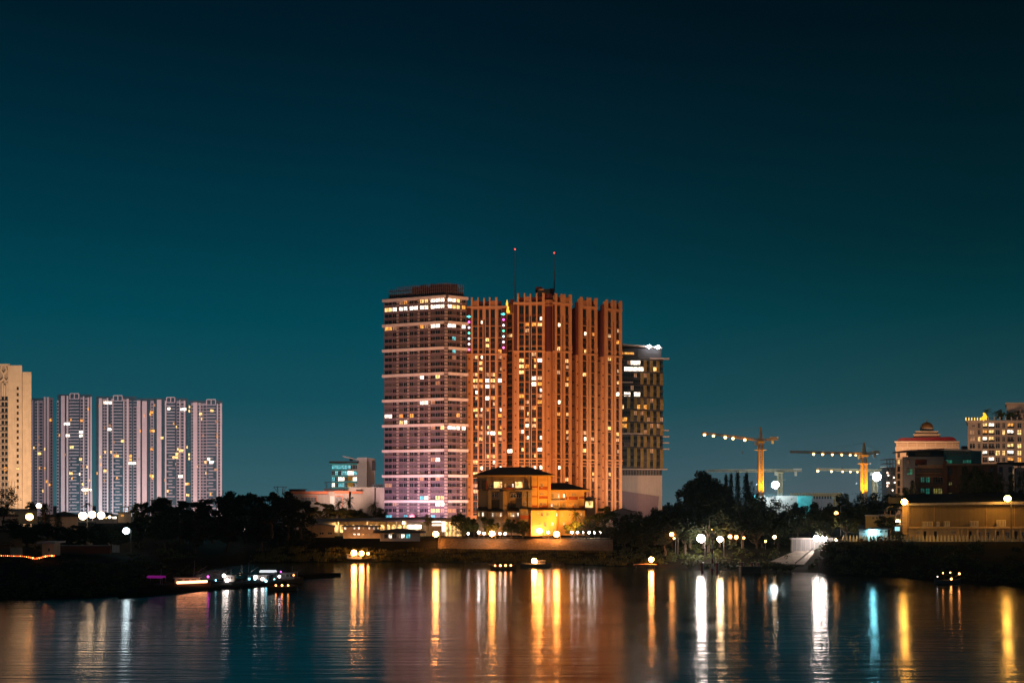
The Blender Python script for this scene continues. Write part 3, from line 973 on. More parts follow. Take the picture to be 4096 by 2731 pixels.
    # half-round stacks: orange below, ribbed dark red above
    for k, (fc, px, Z, r) in enumerate(((f2, 2195, 500.6, 2.0), (b3, 2311, 511.2, 1.5), (b4, 2413, 518, 1.5))):
        mb = b.mb(('bay', 'round%d' % k), [M_ochre, M_red_clad])
        cx = X(px, Z)
        mb.lathe((cx, Z, GZ), [(r, 0), (r, 90)], 12, 0)
        mb.lathe((cx, Z, GZ + 90), [(r * 1.03, 0), (r * 1.03, 27.5 if k else 23)], 12, 1)
        if k == 0: mb.lathe((cx, Z, GZ + 117.5), [(r * 0.95, 0), (r * 0.95, 2.0)], 12, 1)
        for j in range(9):
            mb.lathe((cx, Z, GZ + 91 + j * 2.9), [(r * 1.07, 0), (r * 1.07, 0.18)], 12, 1)
        for j in range(13):
            zz = GZ + 88 - j * 6.1
            mb.lathe((cx, Z, zz), [(r * 1.05, 0), (r * 1.05, 0.3)], 12, 0)
            mb.lathe((cx, Z, zz - 2.6), [(r * 1.04, 0), (r * 1.04, 0.22)], 12, 0)
            mb.box(cx - 0.6, cx + 0.3, Z - r - 0.06, Z - r + 0.5, zz - 2.2, zz - 1.5, 1)
    # slatted slot between the wings
    mb = b.mb('louvre', [M_balc])
    for i in range(60):
        z = 100 - i * 1.5
        if z < GZ + 3: break
        mb.fbox(fs, fs.U(2029), fs.U(2050), 0.45, 0.6, z, z + 0.16)
    # roof pavilions
    rp = b.mb('roof_pavilion', [M_ochre, M_red_clad])
    rp.box(X(2150, 512), X(2205, 512), 506, 518, ZT, 131.5, 0)
    rp.box(X(2142, 512), X(2168, 512), 507, 516, 131.5, 132.8, 1)
    rp.box(X(2198, 512), X(2215, 512), 506, 514, ZT, 131.8, 1)
    rp.box(X(1900, 518), X(1960, 518), 516, 526, ZT - 1, 126, 0)
    rp.box(X(2040, 518), X(2056, 518), 514, 522, ZT - 3, 127.8, 1)
    rp.box(X(2330, 520), X(2352, 520), 516, 524, ZT - 1, 127, 1)
    rp.box(X(2432, 526), X(2455, 526), 522, 530, ZT - 1, 127, 1)
    # podium
    pod = b.mb('podium', [M_ochre_light, M_concrete])
    pod.box(X(1866, 508), X(2060, 508), 508, 530, GZ, 14, 0)
    pod.box(X(2400, 512), X(2484, 512), 513, 530, GZ, 12.5, 1)
    b.finish(M_frame_dark)
tower_b()

# strip of coloured festive lamps on the left wing
def lightstrip(px, Z, y0, y1, label):
    cols_ = [(0.1, 0.9, 0.9), (1, 0.15, 0.7), (0.9, 0.9, 1), (0.1, 0.9, 0.55), (0.6, 0.95, 1), (0.95, 0.95, 1), (1, 0.2, 0.55)]
    r = thing('light_column', label, 'light', (X(px, Z), Z, H(y1, Z)), 'coloured light columns on the orange tower')
    n = len(cols_)
    for i, c in enumerate(cols_):
        y = y0 + (y1 - y0) * i / (n - 1)
        mb = MB()
        mb.ball((X(px, Z), Z, H(y, Z)), 0.62, 8, 5)
        if i == 0: mb.box(X(px - 10, Z), X(px + 6, Z), Z - .2, Z + .2, H(y, Z) - .2, H(y, Z) + .2)
        mb.build('lamp', emit('festive_%d' % i, c, 2.6), r)
    mb = MB()
    mb.box(X(px, Z) - .1, X(px, Z) + .1, Z + .4, Z + .8, H(y1, Z), H(y0, Z))
    mb.build('rail', M_dark_metal, r)
lightstrip(2014, 508.2, 1256, 1390, 'string of cyan and pink lamps down the inner bay of the orange tower')
lightstrip(1876, 509.2, 1266, 1398, 'string of cyan and pink lamps at the outer edge of the orange tower')

def antenna(px, Z, ztop, zb, label):
    r = thing('radio_mast', label, 'antenna', (X(px, Z), Z, zb), 'thin masts on the orange tower roof')
    x = X(px, Z)
    mb = MB()
    h = ztop - zb
    mb.tube((x, Z, zb), (x, Z, zb + h * .45), 0.32, 0.3, 6)
    mb.tube((x, Z, zb + h * .45), (x, Z, zb + h * .97), 0.2, 0.14, 6)
    for t in (.2, .42, .46): mb.tube((x, Z, zb + h * t), (x, Z, zb + h * t + .8), 0.42, n=6)
    mb.build('pole', mat('mast_metal', (0.05, 0.055, 0.06), 0.6, 0.2), r)
    mb = MB()
    mb.ball((x, Z, ztop - .3), 0.42, 8, 5)
    mb.build('beacon', emit('red_beacon', (1, 0.06, 0.04), 3.0), r)
antenna(2060, 514, 154.5, 122, 'thin radio mast with red tip rising between the two orange wings')
antenna(2217, 510, 151.5, 131, 'thin radio mast with red tip on the roof centre of the orange tower')

# golden lit roof ornament
r = thing('roof_ornament', 'small glowing golden ornament on the roof edge of the orange tower', 'ornament', (X(2028, 511), 511, 120))
x, Z = X(2028, 511), 511
mb = MB()
mb.lathe((x, Z, 120.0), [(1.6, 0), (1.4, 1.2), (0.9, 1.8), (1.1, 3.0), (0.5, 3.8), (0.6, 4.8), (0.1, 7.0)], 10)
mb.build('finial', emit('golden_glow', (1.0, 0.55, 0.05), 1.6), r)
mb = MB()
mb.box(x - 2, x + 5, Z - .3, Z + .3, 119.2, 120)
for k in range(5): mb.box(x + 1.5 + k * .8, x + 1.7 + k * .8, Z - .1, Z + .1, 120, 124.4)
mb.build('railing', mat('gold_paint', (0.4, 0.2, 0.04), 0.5), r)

# ------------------------------------------------------------------ tower with yellow fins
M_yellow = mat('olive_yellow_panel', (0.20, 0.155, 0.045), 0.7, 0.25, 0.8)
M_yellow_frame = mat('ochre_panel_frame', (0.26, 0.19, 0.09), 0.7, 0.2, 0.8)
M_slate = mat('slate_cladding', (0.045, 0.047, 0.055), 0.6, 0.3, 0.3)
M_pale_conc = mat('pale_concrete', (0.40, 0.34, 0.32), 0.85, 0.14, 0.3, streak=0.6)
M_mauve_panel = mat('mauve_mesh_panel', (0.22, 0.16, 0.19), 0.8, 0.15, 0.4, streak=0.6)
M_grey_panel = mat('grey_panel', (0.12, 0.12, 0.15), 0.75, 0.2, 0.5)
def tower_c():
    Z = 545.0
    b = Bld('office_tower', 'dark glass tower with staggered yellow fins above a sculpted concrete base', 'tower', (X(2570, Z + 10), Z + 10, GZ))
    f = Face.px(2478, Z, 2650, Z + 2)
    wall = b.mb('wall', [M_slate])
    wall.prism([f.pt(0, 0), f.pt(f.L, 0), f.pt(f.L, -24), f.pt(0, -24)], H(1880, Z), H(1432, Z))
    wall.prism([f.pt(0, 0), f.pt(f.L - .6, 0), f.pt(f.L - .6, -24), f.pt(0, -24)], H(1432, Z), H(1394, Z))
    rows_e = {0: [2574, 2598, 2625], 1: [2561, 2587, 2612, 2639], 2: [2574, 2600, 2626], 3: [2507, 2535, 2561, 2587, 2612, 2640],
              4: [2521, 2548, 2574, 2600, 2626], 5: [2507, 2535, 2561, 2587, 2612, 2640], 6: [2521, 2548, 2574, 2600, 2626], 7: [2507, 2535, 2561, 2587, 2612, 2640]}
    fy = 1437.0
    for r, xs in rows_e.items():
        y0 = fy + 50.4 * r + 1.5
        y1 = fy + 50.4 * (r + 1) - 1 if r < 7 else 1871
        for px in xs:
            y0_, y1_ = y0 + (px - 2574) * 0.06, y1 + (px - 2574) * 0.06
            mb = b.mb(('fin', r, px), [M_yellow_frame, M_yellow])
            u0, u1 = f.U(px), f.U(px + 11.5)
            z0, z1 = H(y1_, Z), H(y0_, Z)
            zm = (z0 + z1) / 2
            P = lambda u, v, z: (*f.pt(u, v), z)
            # leaning blade: wide at mid height, slanted ends
            mb.slab([P(u0, 0, z0), P(u0, 1.1, z0 + .5), P(u0, 1.7, zm), P(u0, 1.1, z1 - .3), P(u0, 0, z1)], Vector((*(f.u * (u1 - u0)), 0)), 0)
            for q0, q1 in ((z0 + .7, zm - .35), (zm + .35, z1 - .7)):
                mb.slab([P(u0 + .35, 1.78, q0), P(u1 - .2, 1.78, q0), P(u1 - .2, 1.78, q1), P(u0 + .35, 1.78, q1)], Vector((*(f.n * -0.9), 0)), 1)
    rnd = random.Random(9)
    # glass strips of each storey
    n_f = 17
    sl = b.mb('floor_slab', [M_slate, M_metal])
    for k in range(n_f):
        y0 = 1437 + 25.2 * k
        z1, z0 = H(y0 + 4, Z), H(y0 + 22, Z)
        sl.fbox(f, 0, f.L + 0.4, 0, 0.7, H(y0 + 4, Z), H(y0 - 1, Z))
        sl.fbox(f, 0, f.L + 0.3, 0.7, 0.78, H(y0 + 1, Z) + .9, H(y0 + 1, Z) + 1.0, 1)
        for px in range(2484, 2648, 13):
            lit = None
            if k == 1 and (2490 < px < 2512 or 2518 < px < 2565): lit = M_lit_white
            if k == 0 and 2520 < px < 2555: lit = M_lit_white
            if k == 1 and px > 2600 and rnd.random() < .7: lit = M_lit_warm
            if k == 5 and (2485 < px < 2520 or 2525 < px < 2560): lit = M_lit_white
            if k == 7 and px in (2484, 2549, 2562, 2575): lit = rnd.choice([M_lit_warm, M_lit_orange])
            if k in (9, 10) and px in (2484, 2497): lit = M_lit_orange
            if lit is None and rnd.random() < .05: lit = M_lit_dim
            if 2 <= k <= 3 and 2480 < px < 2565: mat_ = M_glass
            else: mat_ = M_glass if rnd.random() < .8 else M_glass2
            b.win(f, f.U(px), f.U(px + 11), z0, z1, lit or mat_, lit is not None, 0.08, 1)
    ps = b.mb('ledge', [M_pale_conc])
    for px0, px1, y in ((2478, 2530, 1529), (2478, 2518, 1580), (2478, 2570, 1734), (2478, 2668, 1876), (2598, 2676, 1433), (2650, 2674, 1720), (2650, 2675, 1745), (2650, 2675, 1770), (2650, 2675, 1795)):
        ps.fbox(f, f.U(px0), f.U(px1), -1.5, 1.4, H(y + 2.5, Z), H(y - 2.5, Z))
    rf = b.mb('roof', [M_slate, M_pale_conc])
    rf.slab([(*f.pt(0, 0.8), H(1379, Z)), (*f.pt(f.L - .3, 0.8), H(1392, Z)), (*f.pt(f.L - .3, -24), H(1392, Z)), (*f.pt(0, -24), H(1379, Z))], (0, 0, 0.7), 1)
    rf.prism([f.pt(0, -1), f.pt(f.L - 1, -1), f.pt(f.L - 1, -22), f.pt(0, -22)], H(1395, Z), H(1393, Z) + .3, 0)
    # top-left lit terraces
    for px in (2482, 2498, 2511, 2524): b.win(f, f.U(px), f.U(px + 11), H(1418, Z), H(1408, Z), M_lit_orange, True, 0.3, 1)
    # base: glass belt, concrete frame, slanted panels
    gb = b.mb('glass_belt', [M_glass, M_frame_pale])
    gb.fbox(f, 0.5, f.L - .5, -20, 0.1, H(1902, Z), H(1879, Z))
    for i in range(26): gb.fbox(f, 0.8 + i * .88, 0.95 + i * .88, 0.1, 0.2, H(1901, Z), H(1880, Z), 1)
    bs = b.mb('base', [M_pale_conc])
    bs.prism([f.pt(0, 0.3), f.pt(f.L - .3, 0.3), f.pt(f.L - .3, -24), f.pt(0, -24)], GZ, H(1900, Z))
    for k in range(7):
        bs.fbox(f, f.U(2636), f.U(2649), 0.28, 0.36, H(1915 + 22 * k, Z), H(1915 + 22 * k, Z) + .12)
    P = lambda px, y, v: (*f.pt(f.U(px), v), H(y, Z))
    d = Vector((*(f.n * -0.5), 0))
    pn = b.mb(('sloped_panel', 1), [M_mauve_panel])
    pn.slab([P(2479, 2070, 1.2), P(2625, 2070, .9), P(2634, 1984, 1.0), P(2482, 1962, 1.2)], d)
    pn = b.mb(('sloped_panel', 2), [M_grey_panel])
    pn.slab([P(2479, 2080, 2.0), P(2590, 2080, 2.0), P(2505, 2035, 2.0), P(2490, 2017, 2.0), P(2479, 2030, 2.0)], d)
    b.finish(M_frame_dark)
tower_c()
def rooflamp(px, y, Z, label):
    r = thing('roof_floodlight', label, 'floodlight', (X(px, Z), Z, H(y + 6, Z)), 'roof floodlights on the finned tower')
    mb = MB(); mb.ball((X(px, Z), Z, H(y, Z)), 1.0, 10, 6); mb.box(X(px - 14, Z), X(px + 9, Z), Z + .2, Z + .8, H(y + 1, Z), H(y - 1, Z))
    mb.build('lamp', emit('white_flood', (1, .95, .95), 30), r)
    mb = MB(); mb.box(X(px, Z) - .15, X(px, Z) + .15, Z - .1, Z + .2, H(y + 5, Z), H(y + 2, Z))
    mb.build('bracket', M_dark_metal, r)
rooflamp(2597, 1386, 543, 'white floodlight at the middle of the finned tower roof edge')
rooflamp(2632, 1388, 543, 'white floodlight at the outer corner of the finned tower roof')

# ------------------------------------------------------------------ far residential towers on the left
M_far_wall = mat('pinkish_grey_render', (0.72, 0.60, 0.60), 0.8, 0.12, 0.15, streak=0.5)
M_far_facade = mat('teal_grey_render', (0.41, 0.37, 0.40), 0.8, 0.15, 0.2, streak=0.5)
M_far_slab = mat('pale_balcony_slab', (0.46, 0.43, 0.47), 0.8, 0.15, 0.3)
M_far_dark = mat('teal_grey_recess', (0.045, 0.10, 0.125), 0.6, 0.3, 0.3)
M_far_glass = mat('teal_dark_glass', (0.025, 0.05, 0.065), 0.2, 0.4, 0.4, spec=0.5)
def far_tower(label, Z, strips, ytop, lits, depth=24):
    """strips: (px0, px1, kind, top) kinds: r recess, p pier, w windows, s small windows, B wide balconies"""
    p0, p1 = strips[0][0], strips[-1][1]
    b = Bld('residential_tower', label, 'tower', (X((p0 + p1) / 2, Z + 10), Z + 10, GZ), 'row of far pale residential towers')
    YAW[0] = ((p0 + p1) / 2 - CX) / F
    f = Face.px(p0, Z, p1, Z)
    fh = 2.98
    zt = H(ytop, Z)
    n = int((zt - GZ - 2) / fh)
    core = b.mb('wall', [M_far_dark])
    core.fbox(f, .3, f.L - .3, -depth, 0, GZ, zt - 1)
    rnd = random.Random(int(p0))
    K = 0
    for a, c, kind, dy in strips:
        K += 1
        u0, u1 = f.U(a), f.U(c)
        z1 = H(ytop + dy, Z)
        if kind == 'p':
            b.mb(('pier', K), [M_far_wall]).fbox(f, u0, u1, -depth * .8, 1.6, GZ, z1)
        elif kind == 'r':
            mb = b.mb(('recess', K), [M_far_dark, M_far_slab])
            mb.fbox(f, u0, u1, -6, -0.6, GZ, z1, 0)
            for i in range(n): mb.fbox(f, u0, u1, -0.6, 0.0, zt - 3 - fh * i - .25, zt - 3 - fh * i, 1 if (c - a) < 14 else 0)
        elif kind in 'ws':
            mb = b.mb(('facade', K), [M_far_facade])
            mb.fbox(f, u0, u1, -depth * .7, 0.3, GZ, z1)
            wdt = u1 - u0
            q = 1.3 if kind == 'w' else 0.75
            for i in range(n):
                z = zt - 5 - fh * i
                if z < GZ + 2 or z + 2 > z1: continue
                b.win(f, (u0 + u1) / 2 - min(q, wdt * .38), (u0 + u1) / 2 + min(q, wdt * .38), z + .2, z + 1.95, M_far_glass, False, 0.4, 0)
            if kind == 'w':
                for i in range(n): mb.fbox(f, u0, u1, 0.3, 0.75, zt - 5 - fh * i - .75, zt - 5 - fh * i - .1)
        elif kind == 'B':
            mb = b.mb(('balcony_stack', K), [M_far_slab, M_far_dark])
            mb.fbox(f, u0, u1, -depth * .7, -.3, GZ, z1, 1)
            for i in range(n):
                z = zt - 5 - fh * i
                if z < GZ + 2 or z + 1.2 > z1: continue
                e = 0.0 if i % 7 else 0.3
                s = 1 if i < n * .45 else 0
                mb.fbox(f, u0 + (0 if s else 2.0 * (i % 2)), u1 - (2.5 if not s and i % 3 else 0), -.3, 1.3, z - .8, z + .25, 0)
            b.mb(('crown', K), [M_far_wall, M_far_dark]).fbox(f, u0 + .3, u1 - .3, -6, 0.9, z1 - 5.2, z1 - .2, 1)
            b.mb(('crown', K), [M_far_wall, M_far_dark]).fbox(f, u0, u1, -6, 1.2, z1 - .6, z1 + .1, 0)
            for q in (u0, (u0 + u1) / 2, u1): b.mb(('crown', K), []).fbox(f, q - .35, q + .35, 0.2, 1.4, z1 - 5.2, z1 - .6, 0)
    for _ in range(9): lits = lits + [(p0 + 8 + (p1 - p0 - 16) * rnd.random(), ytop + 30 + 380 * rnd.random(), .8 + rnd.random() * .7, rnd.choice('ado'))]
    for px, y, w, m in lits:
        u = f.U(px)
        b.win(f, u - w / 2, u + w / 2, H(y + 5, Z), H(y - 5, Z), {'w': M_lit_white, 'o': M_lit_orange, 'a': M_lit_warm, 'd': M_lit_dim}[m], True, 1.75, 0)
    b.finish(M_far_wall)
    YAW[0] = 0.0
far_tower('pinkish far residential tower half hidden by the white tower at the picture edge', 960,
          [(112, 134, 'w', 12), (134, 140, 'r', 12), (140, 152, 'w', 16), (152, 157, 'p', 14), (157, 172, 'w', 14), (172, 178, 'r', 10), (178, 186, 'p', 0), (186, 190, 'r', 4), (190, 200, 'p', 0), (200, 213, 's', 2)], 1588,
          [(161, 1814, 3.2, 'a'), (205, 1680, 1.8, 'o'), (190, 1925, 1.6, 'o'), (201, 1938, 1.6, 'o')])
far_tower('far residential tower with a wide pale pier and scattered lights, second in its row', 930,
          [(228, 236, 's', 28), (236, 247, 'r', 18), (247, 262, 'p', 10), (262, 269, 'r', 14), (269, 276, 'p', 10), (276, 282, 's', 14), (282, 317, 'B', 0), (317, 322, 'r', 22), (322, 335, 'w', 16), (335, 340, 'p', 12), (340, 353, 'w', 18), (353, 360, 'p', 16), (360, 364, 'r', 20), (364, 370, 'p', 14)], 1573,
          [(271, 1695, 5.5, 'w'), (274, 1742, 3.5, 'w'), (329, 1682, 2.4, 'o'), (327, 1728, 3.4, 'w'), (327, 1743, 3.0, 'w'), (290, 1788, 3.4, 'a'), (325, 1836, 2.6, 'a'), (287, 1893, 3.4, 'a'), (343, 1958, 6.5, 'w'), (241, 1741, 1.2, 'o'), (322, 1896, 1, 'w'), (354, 1957, 2.0, 'a')])
far_tower('far residential tower with bright windows in its top storeys, middle of its row', 930,
          [(383, 398, 'r', 26), (398, 411, 'p', 12), (411, 419, 's', 14), (419, 430, 'w', 14), (430, 436, 'p', 10), (436, 444, 'r', 14), (444, 452, 'w', 14), (452, 456, 'p', 12), (456, 491, 'B', 0), (491, 496, 'r', 18), (496, 500, 'p', 16), (500, 509, 's', 16), (509, 518, 'p', 14), (518, 528, 'w', 44), (528, 534, 'r', 44), (534, 548, 'w', 44)], 1581,
          [(428, 1611, 3.0, 'w'), (443, 1611, 3.4, 'w'), (419, 1610, 1.6, 'a'), (441, 1717, 3.2, 'w'), (442, 1702, 2, 'd'), (493, 1764, 3.0, 'a'), (472, 1824, 3.0, 'a'), (461, 1823, 1.6, 'o'), (424, 1807, 1.4, 'a'), (447, 1808, 1.4, 'a'), (423, 1882, 2.8, 'a'), (525, 1823, 2.6, 'o'), (524, 1852, 2.8, 'w'), (540, 1852, 3.2, 'w'), (525, 1838, 2.4, 'o')])
far_tower('widest far residential tower with two pale piers at its side, fourth in its row', 930,
          [(550, 564, 'p', 14), (564, 571, 'r', 20), (571, 590, 'p', 16), (590, 602, 'r', 22), (602, 616, 's', 14), (616, 630, 'r', 22), (630, 648, 'p', 10), (648, 662, 'r', 14), (662, 668, 'p', 14), (668, 701, 'B', 0), (701, 707, 'r', 18), (707, 720, 'w', 16), (720, 724, 'p', 12), (724, 737, 'w', 16), (737, 744, 'p', 14), (744, 752, 'r', 16)], 1588,
          [(678, 1635, 2.4, 'w'), (731, 1637, 3.2, 'w'), (742, 1637, 2.6, 'w'), (651, 1752, 2.6, 'a'), (727, 1802, 4.2, 'a'), (710, 1815, 2.8, 'a'), (709, 1829, 3.0, 'a'), (697, 1829, 2.0, 'a'), (725, 1905, 4.4, 'w'), (674, 1963, 1.8, 'a'), (609, 1649, 2.8, 'o'), (609, 1723, 3.4, 'o'), (618, 1723, 1.5, 'a'), (610, 1796, 2.4, 'o'), (607, 1902, 2.6, 'o'), (615, 1903, 1.4, 'a'), (621, 1621, 1.4, 'd'), (563, 1724, 1.2, 'o')])
far_tower('far residential tower at the open end of its row nearest the dark tree line', 930,
          [(755, 766, 'r', 24), (766, 775, 's', 14), (775, 791, 'p', 12), (791, 800, 'w', 14), (800, 804, 'p', 14), (804, 812, 'w', 16), (812, 828, 'w', 16), (828, 864, 'B', 0), (864, 869, 'r', 20), (869, 874, 'p', 18), (874, 882, 'w', 20), (882, 890, 'p', 16)], 1597,
          [(805, 1656, 2.6, 'a'), (850, 1643, 3.0, 'a'), (869, 1686, 2.6, 'd'), (837, 1835, 2.4, 'w'), (824, 1848, 1.8, 'a'), (848, 1848, 3.6, 'w'), (865, 1878, 2.6, 'd'), (760, 1627, 1.4, 'a'), (760, 1644, 1.4, 'a'), (759, 1818, 1.4, 'a'), (759, 1834, 1.4, 'a'), (751, 1788, 1.2, 'a'), (749, 1935, 2.4, 'a'), (757, 1935, 1.6, 'o'), (750, 1978, 1.2, 'a'), (757, 1980, 1.4, 'a')])

# white tower at the left edge
M_cream = mat('cream_render', (0.56, 0.46, 0.36), 0.8, 0.2, 0.35, streak=0.4)
M_cream_grey = mat('unfinished_concrete', (0.36, 0.30, 0.26), 0.9, 0.35, 0.6, streak=0.4)
def white_tower():
    Z = 520.0
    YAW[0] = (60 - CX) / F
    b = Bld('apartment_tower', 'cream unfinished tower with one column of small windows at the left edge', 'tower', (X(40, Z + 8), Z + 8, GZ))
    f = Face.px(-110, Z, 88, Z)
    w = b.mb('wall', [M_cream])
    w.fbox(f, f.U(38), f.U(88), -22, 0, GZ, H(1461, Z))
    w.fbox(f, f.U(84), f.U(120), -20, -1.5, GZ, H(1486, Z))
    fr = b.mb('facade', [M_cream_grey, M_cream])
    fr.fbox(f, 0, f.U(38), -22, -1.2, GZ, H(1456, Z))
    # hexagonal lattice screen
    for a, y0, c, y1 in ((2, 1480, 14, 1496), (14, 1496, 26, 1480), (14, 1496, 14, 1512), (14, 1512, 2, 1526), (14, 1512, 26, 1526), (26, 1526, 36, 1512), (2, 1526, -10, 1512), (36, 1512, 36, 1480), (-10, 1512, -10, 1480), (26, 1480, 20, 1462), (2, 1480, 6, 1462), (10, 1530, 10, 1585), (28, 1530, 28, 1585), (-8, 1530, -8, 1585), (18, 1540, 18, 1585)):
        pa, pb = f.pt(f.U(a), -0.4), f.pt(f.U(c), -0.4)
        fr.tube((*pa, H(y0, Z)), (*pb, H(y1, Z)), 0.55, n=4, m=1)
    fr.fbox(f, 0, f.U(38), -1.2, -.2, H(1462, Z), H(1455, Z), 1)
    fr.fbox(f, f.U(33), f.U(38), -1.2, .25, GZ, H(1460, Z), 1)
    for k in range(18):
        z = H(1598 + 24.7 * k, Z)
        if z < GZ + 3: break
        fr.fbox(f, 0, f.U(33), -1.2, -.3, z - 1.2, z - .5, 0)
        for px in (-60, -40, -20, 2, 16): b.win(f, f.U(px), f.U(px + 10), z + .1, z + 2, M_glass, False, -1.1, 0)
    for k in range(17):
        y = 1553 + 24.6 * k
        lit = k == 13
        b.win(f, f.U(67), f.U(75), H(y + 6, Z), H(y - 5, Z), M_lit_warm if lit else M_glass, lit, 0.05, 1)
    b.win(f, f.U(12), f.U(21), H(1884, Z), H(1866, Z), M_lit_orange, True, -1.05, 1)
    sc_ = b.mb('scaffold', [M_metal])
    for px in range(-10, 84, 12): sc_.fbox(f, f.U(px), f.U(px) + .15, .9, 1.05, GZ, H(1925, Z))
    for k in range(7): sc_.fbox(f, f.U(-12), f.U(80), .8, 1.1, GZ + 2.2 * k + 1, GZ + 2.2 * k + 1.15)
    b.finish(M_frame_dark)
    YAW[0] = 0.0
white_tower()
# ------------------------------------------------------------------ office block with cyan lit floors
M_cyan_band = mat('cyan_lit_band', (0.05, 0.40, 0.45), 0.6, 0.1)  # turquoise colour carries the cyan light on the floor edges
M_light_wall = mat('light_render', (0.50, 0.43, 0.40), 0.8, 0.12, 0.3, streak=0.5)
M_orange_stripe = mat('orange_stripe_paint', (0.60, 0.16, 0.07), 0.7, 0.1)
M_beige = mat('beige_render', (0.40, 0.31, 0.26), 0.85, 0.18, 0.3, streak=0.5)
M_shopglow = emit('shop_interior', (1.0, 0.58, 0.20), 1.9, room=True)
M_shopwhite = emit('shop_white', (1.0, 0.86, 0.65), 4.0)
def office():
    YAW[0] = (1420 - CX) / F
    Z = 450
    b = Bld('office_building', 'small office building with turquoise lit floors and a white slab wall', 'building', (X(1400, Z + 8), Z + 8, GZ))
    w = b.mb('slab_wall', [M_light_wall])
    w.pbox(1428, 1467, 1829, 2090, Z - 1, Z + 14)
    w.slab([(X(1467, Z), Z - 1 + .1, GZ), (X(1492, Z), Z + 6, GZ), (X(1492, Z), Z + 6, H(1832, Z)), (X(1467, Z), Z - .9, H(1829, Z))], (-1.5, 6, 0))
    b.mb('side_bay', [M_dark_clad, M_frame_pale]).pbox(1488, 1503, 1843, 1880, Z + 3, Z + 8)
    r = b.mb('roof', [M_light_wall, M_dark_clad])
    r.slab([(X(1372, Z), Z - 1, H(1822, Z)), (X(1430, Z), Z - 1, H(1836, Z)), (X(1430, Z), Z + 12, H(1836, Z)), (X(1372, Z), Z + 12, H(1822, Z))], (0, 0, -.5))
    r.pbox(1316, 1432, 1844, 1851, Z - 2.5, Z + 12, 1)
    r.pbox(1398, 1412, 1829, 1838, Z + 1, Z + 12, 1)
    core = b.mb('core', [M_grey_panel])
    core.pbox(1327, 1428, 1851, 2090, Z + 1.2, Z + 14)
    f = Face.px(1327, Z + 1.2, 1428, Z + 1.2)
    rnd = random.Random(4)
    lits = {(1, 5): M_lit_white, (1, 6): M_lit_white, (2, 3): M_lit_white, (2, 2): M_lit_white, (2, 6): M_lit_white, (2, 7): M_lit_white, (3, 0): M_lit_white, (3, 5): M_lit_warm, (4, 0): M_lit_white, (4, 5): M_lit_orange}
    for k in range(5):
        y = 1856 + 24 * k
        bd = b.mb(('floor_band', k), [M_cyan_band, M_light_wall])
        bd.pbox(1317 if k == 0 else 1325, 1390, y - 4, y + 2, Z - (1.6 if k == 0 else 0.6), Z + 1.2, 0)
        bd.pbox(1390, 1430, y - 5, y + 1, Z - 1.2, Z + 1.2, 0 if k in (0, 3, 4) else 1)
        for i in range(8):
            a = 1328 + i * 12.6
            m = lits.get((k, i))
            u0, u1 = f.U(a), f.U(a + 11)
            b.win(f, u0, u1, H(y + 19, Z), H(y + 3, Z), m or (M_lit_cyan if rnd.random() < .5 else M_far_glass), bool(m), 0.06, 1)
        rail = b.mb('railing', [M_metal])
        rail.pbox(1327, 1388, y + 11, y + 12, Z - .3, Z - .2)
    yv = b.mb('panel', [mat('yellow_panel', (.6, .36, .05), .7)])
    yv.pbox(1391, 1412, 1905, 1922, Z + .6, Z + 1.2); yv.pbox(1391, 1412, 1929, 1945, Z + .6, Z + 1.2)
    b.finish(M_frame_pale)
office()
YAW[0] = 0.0
mb = MB()

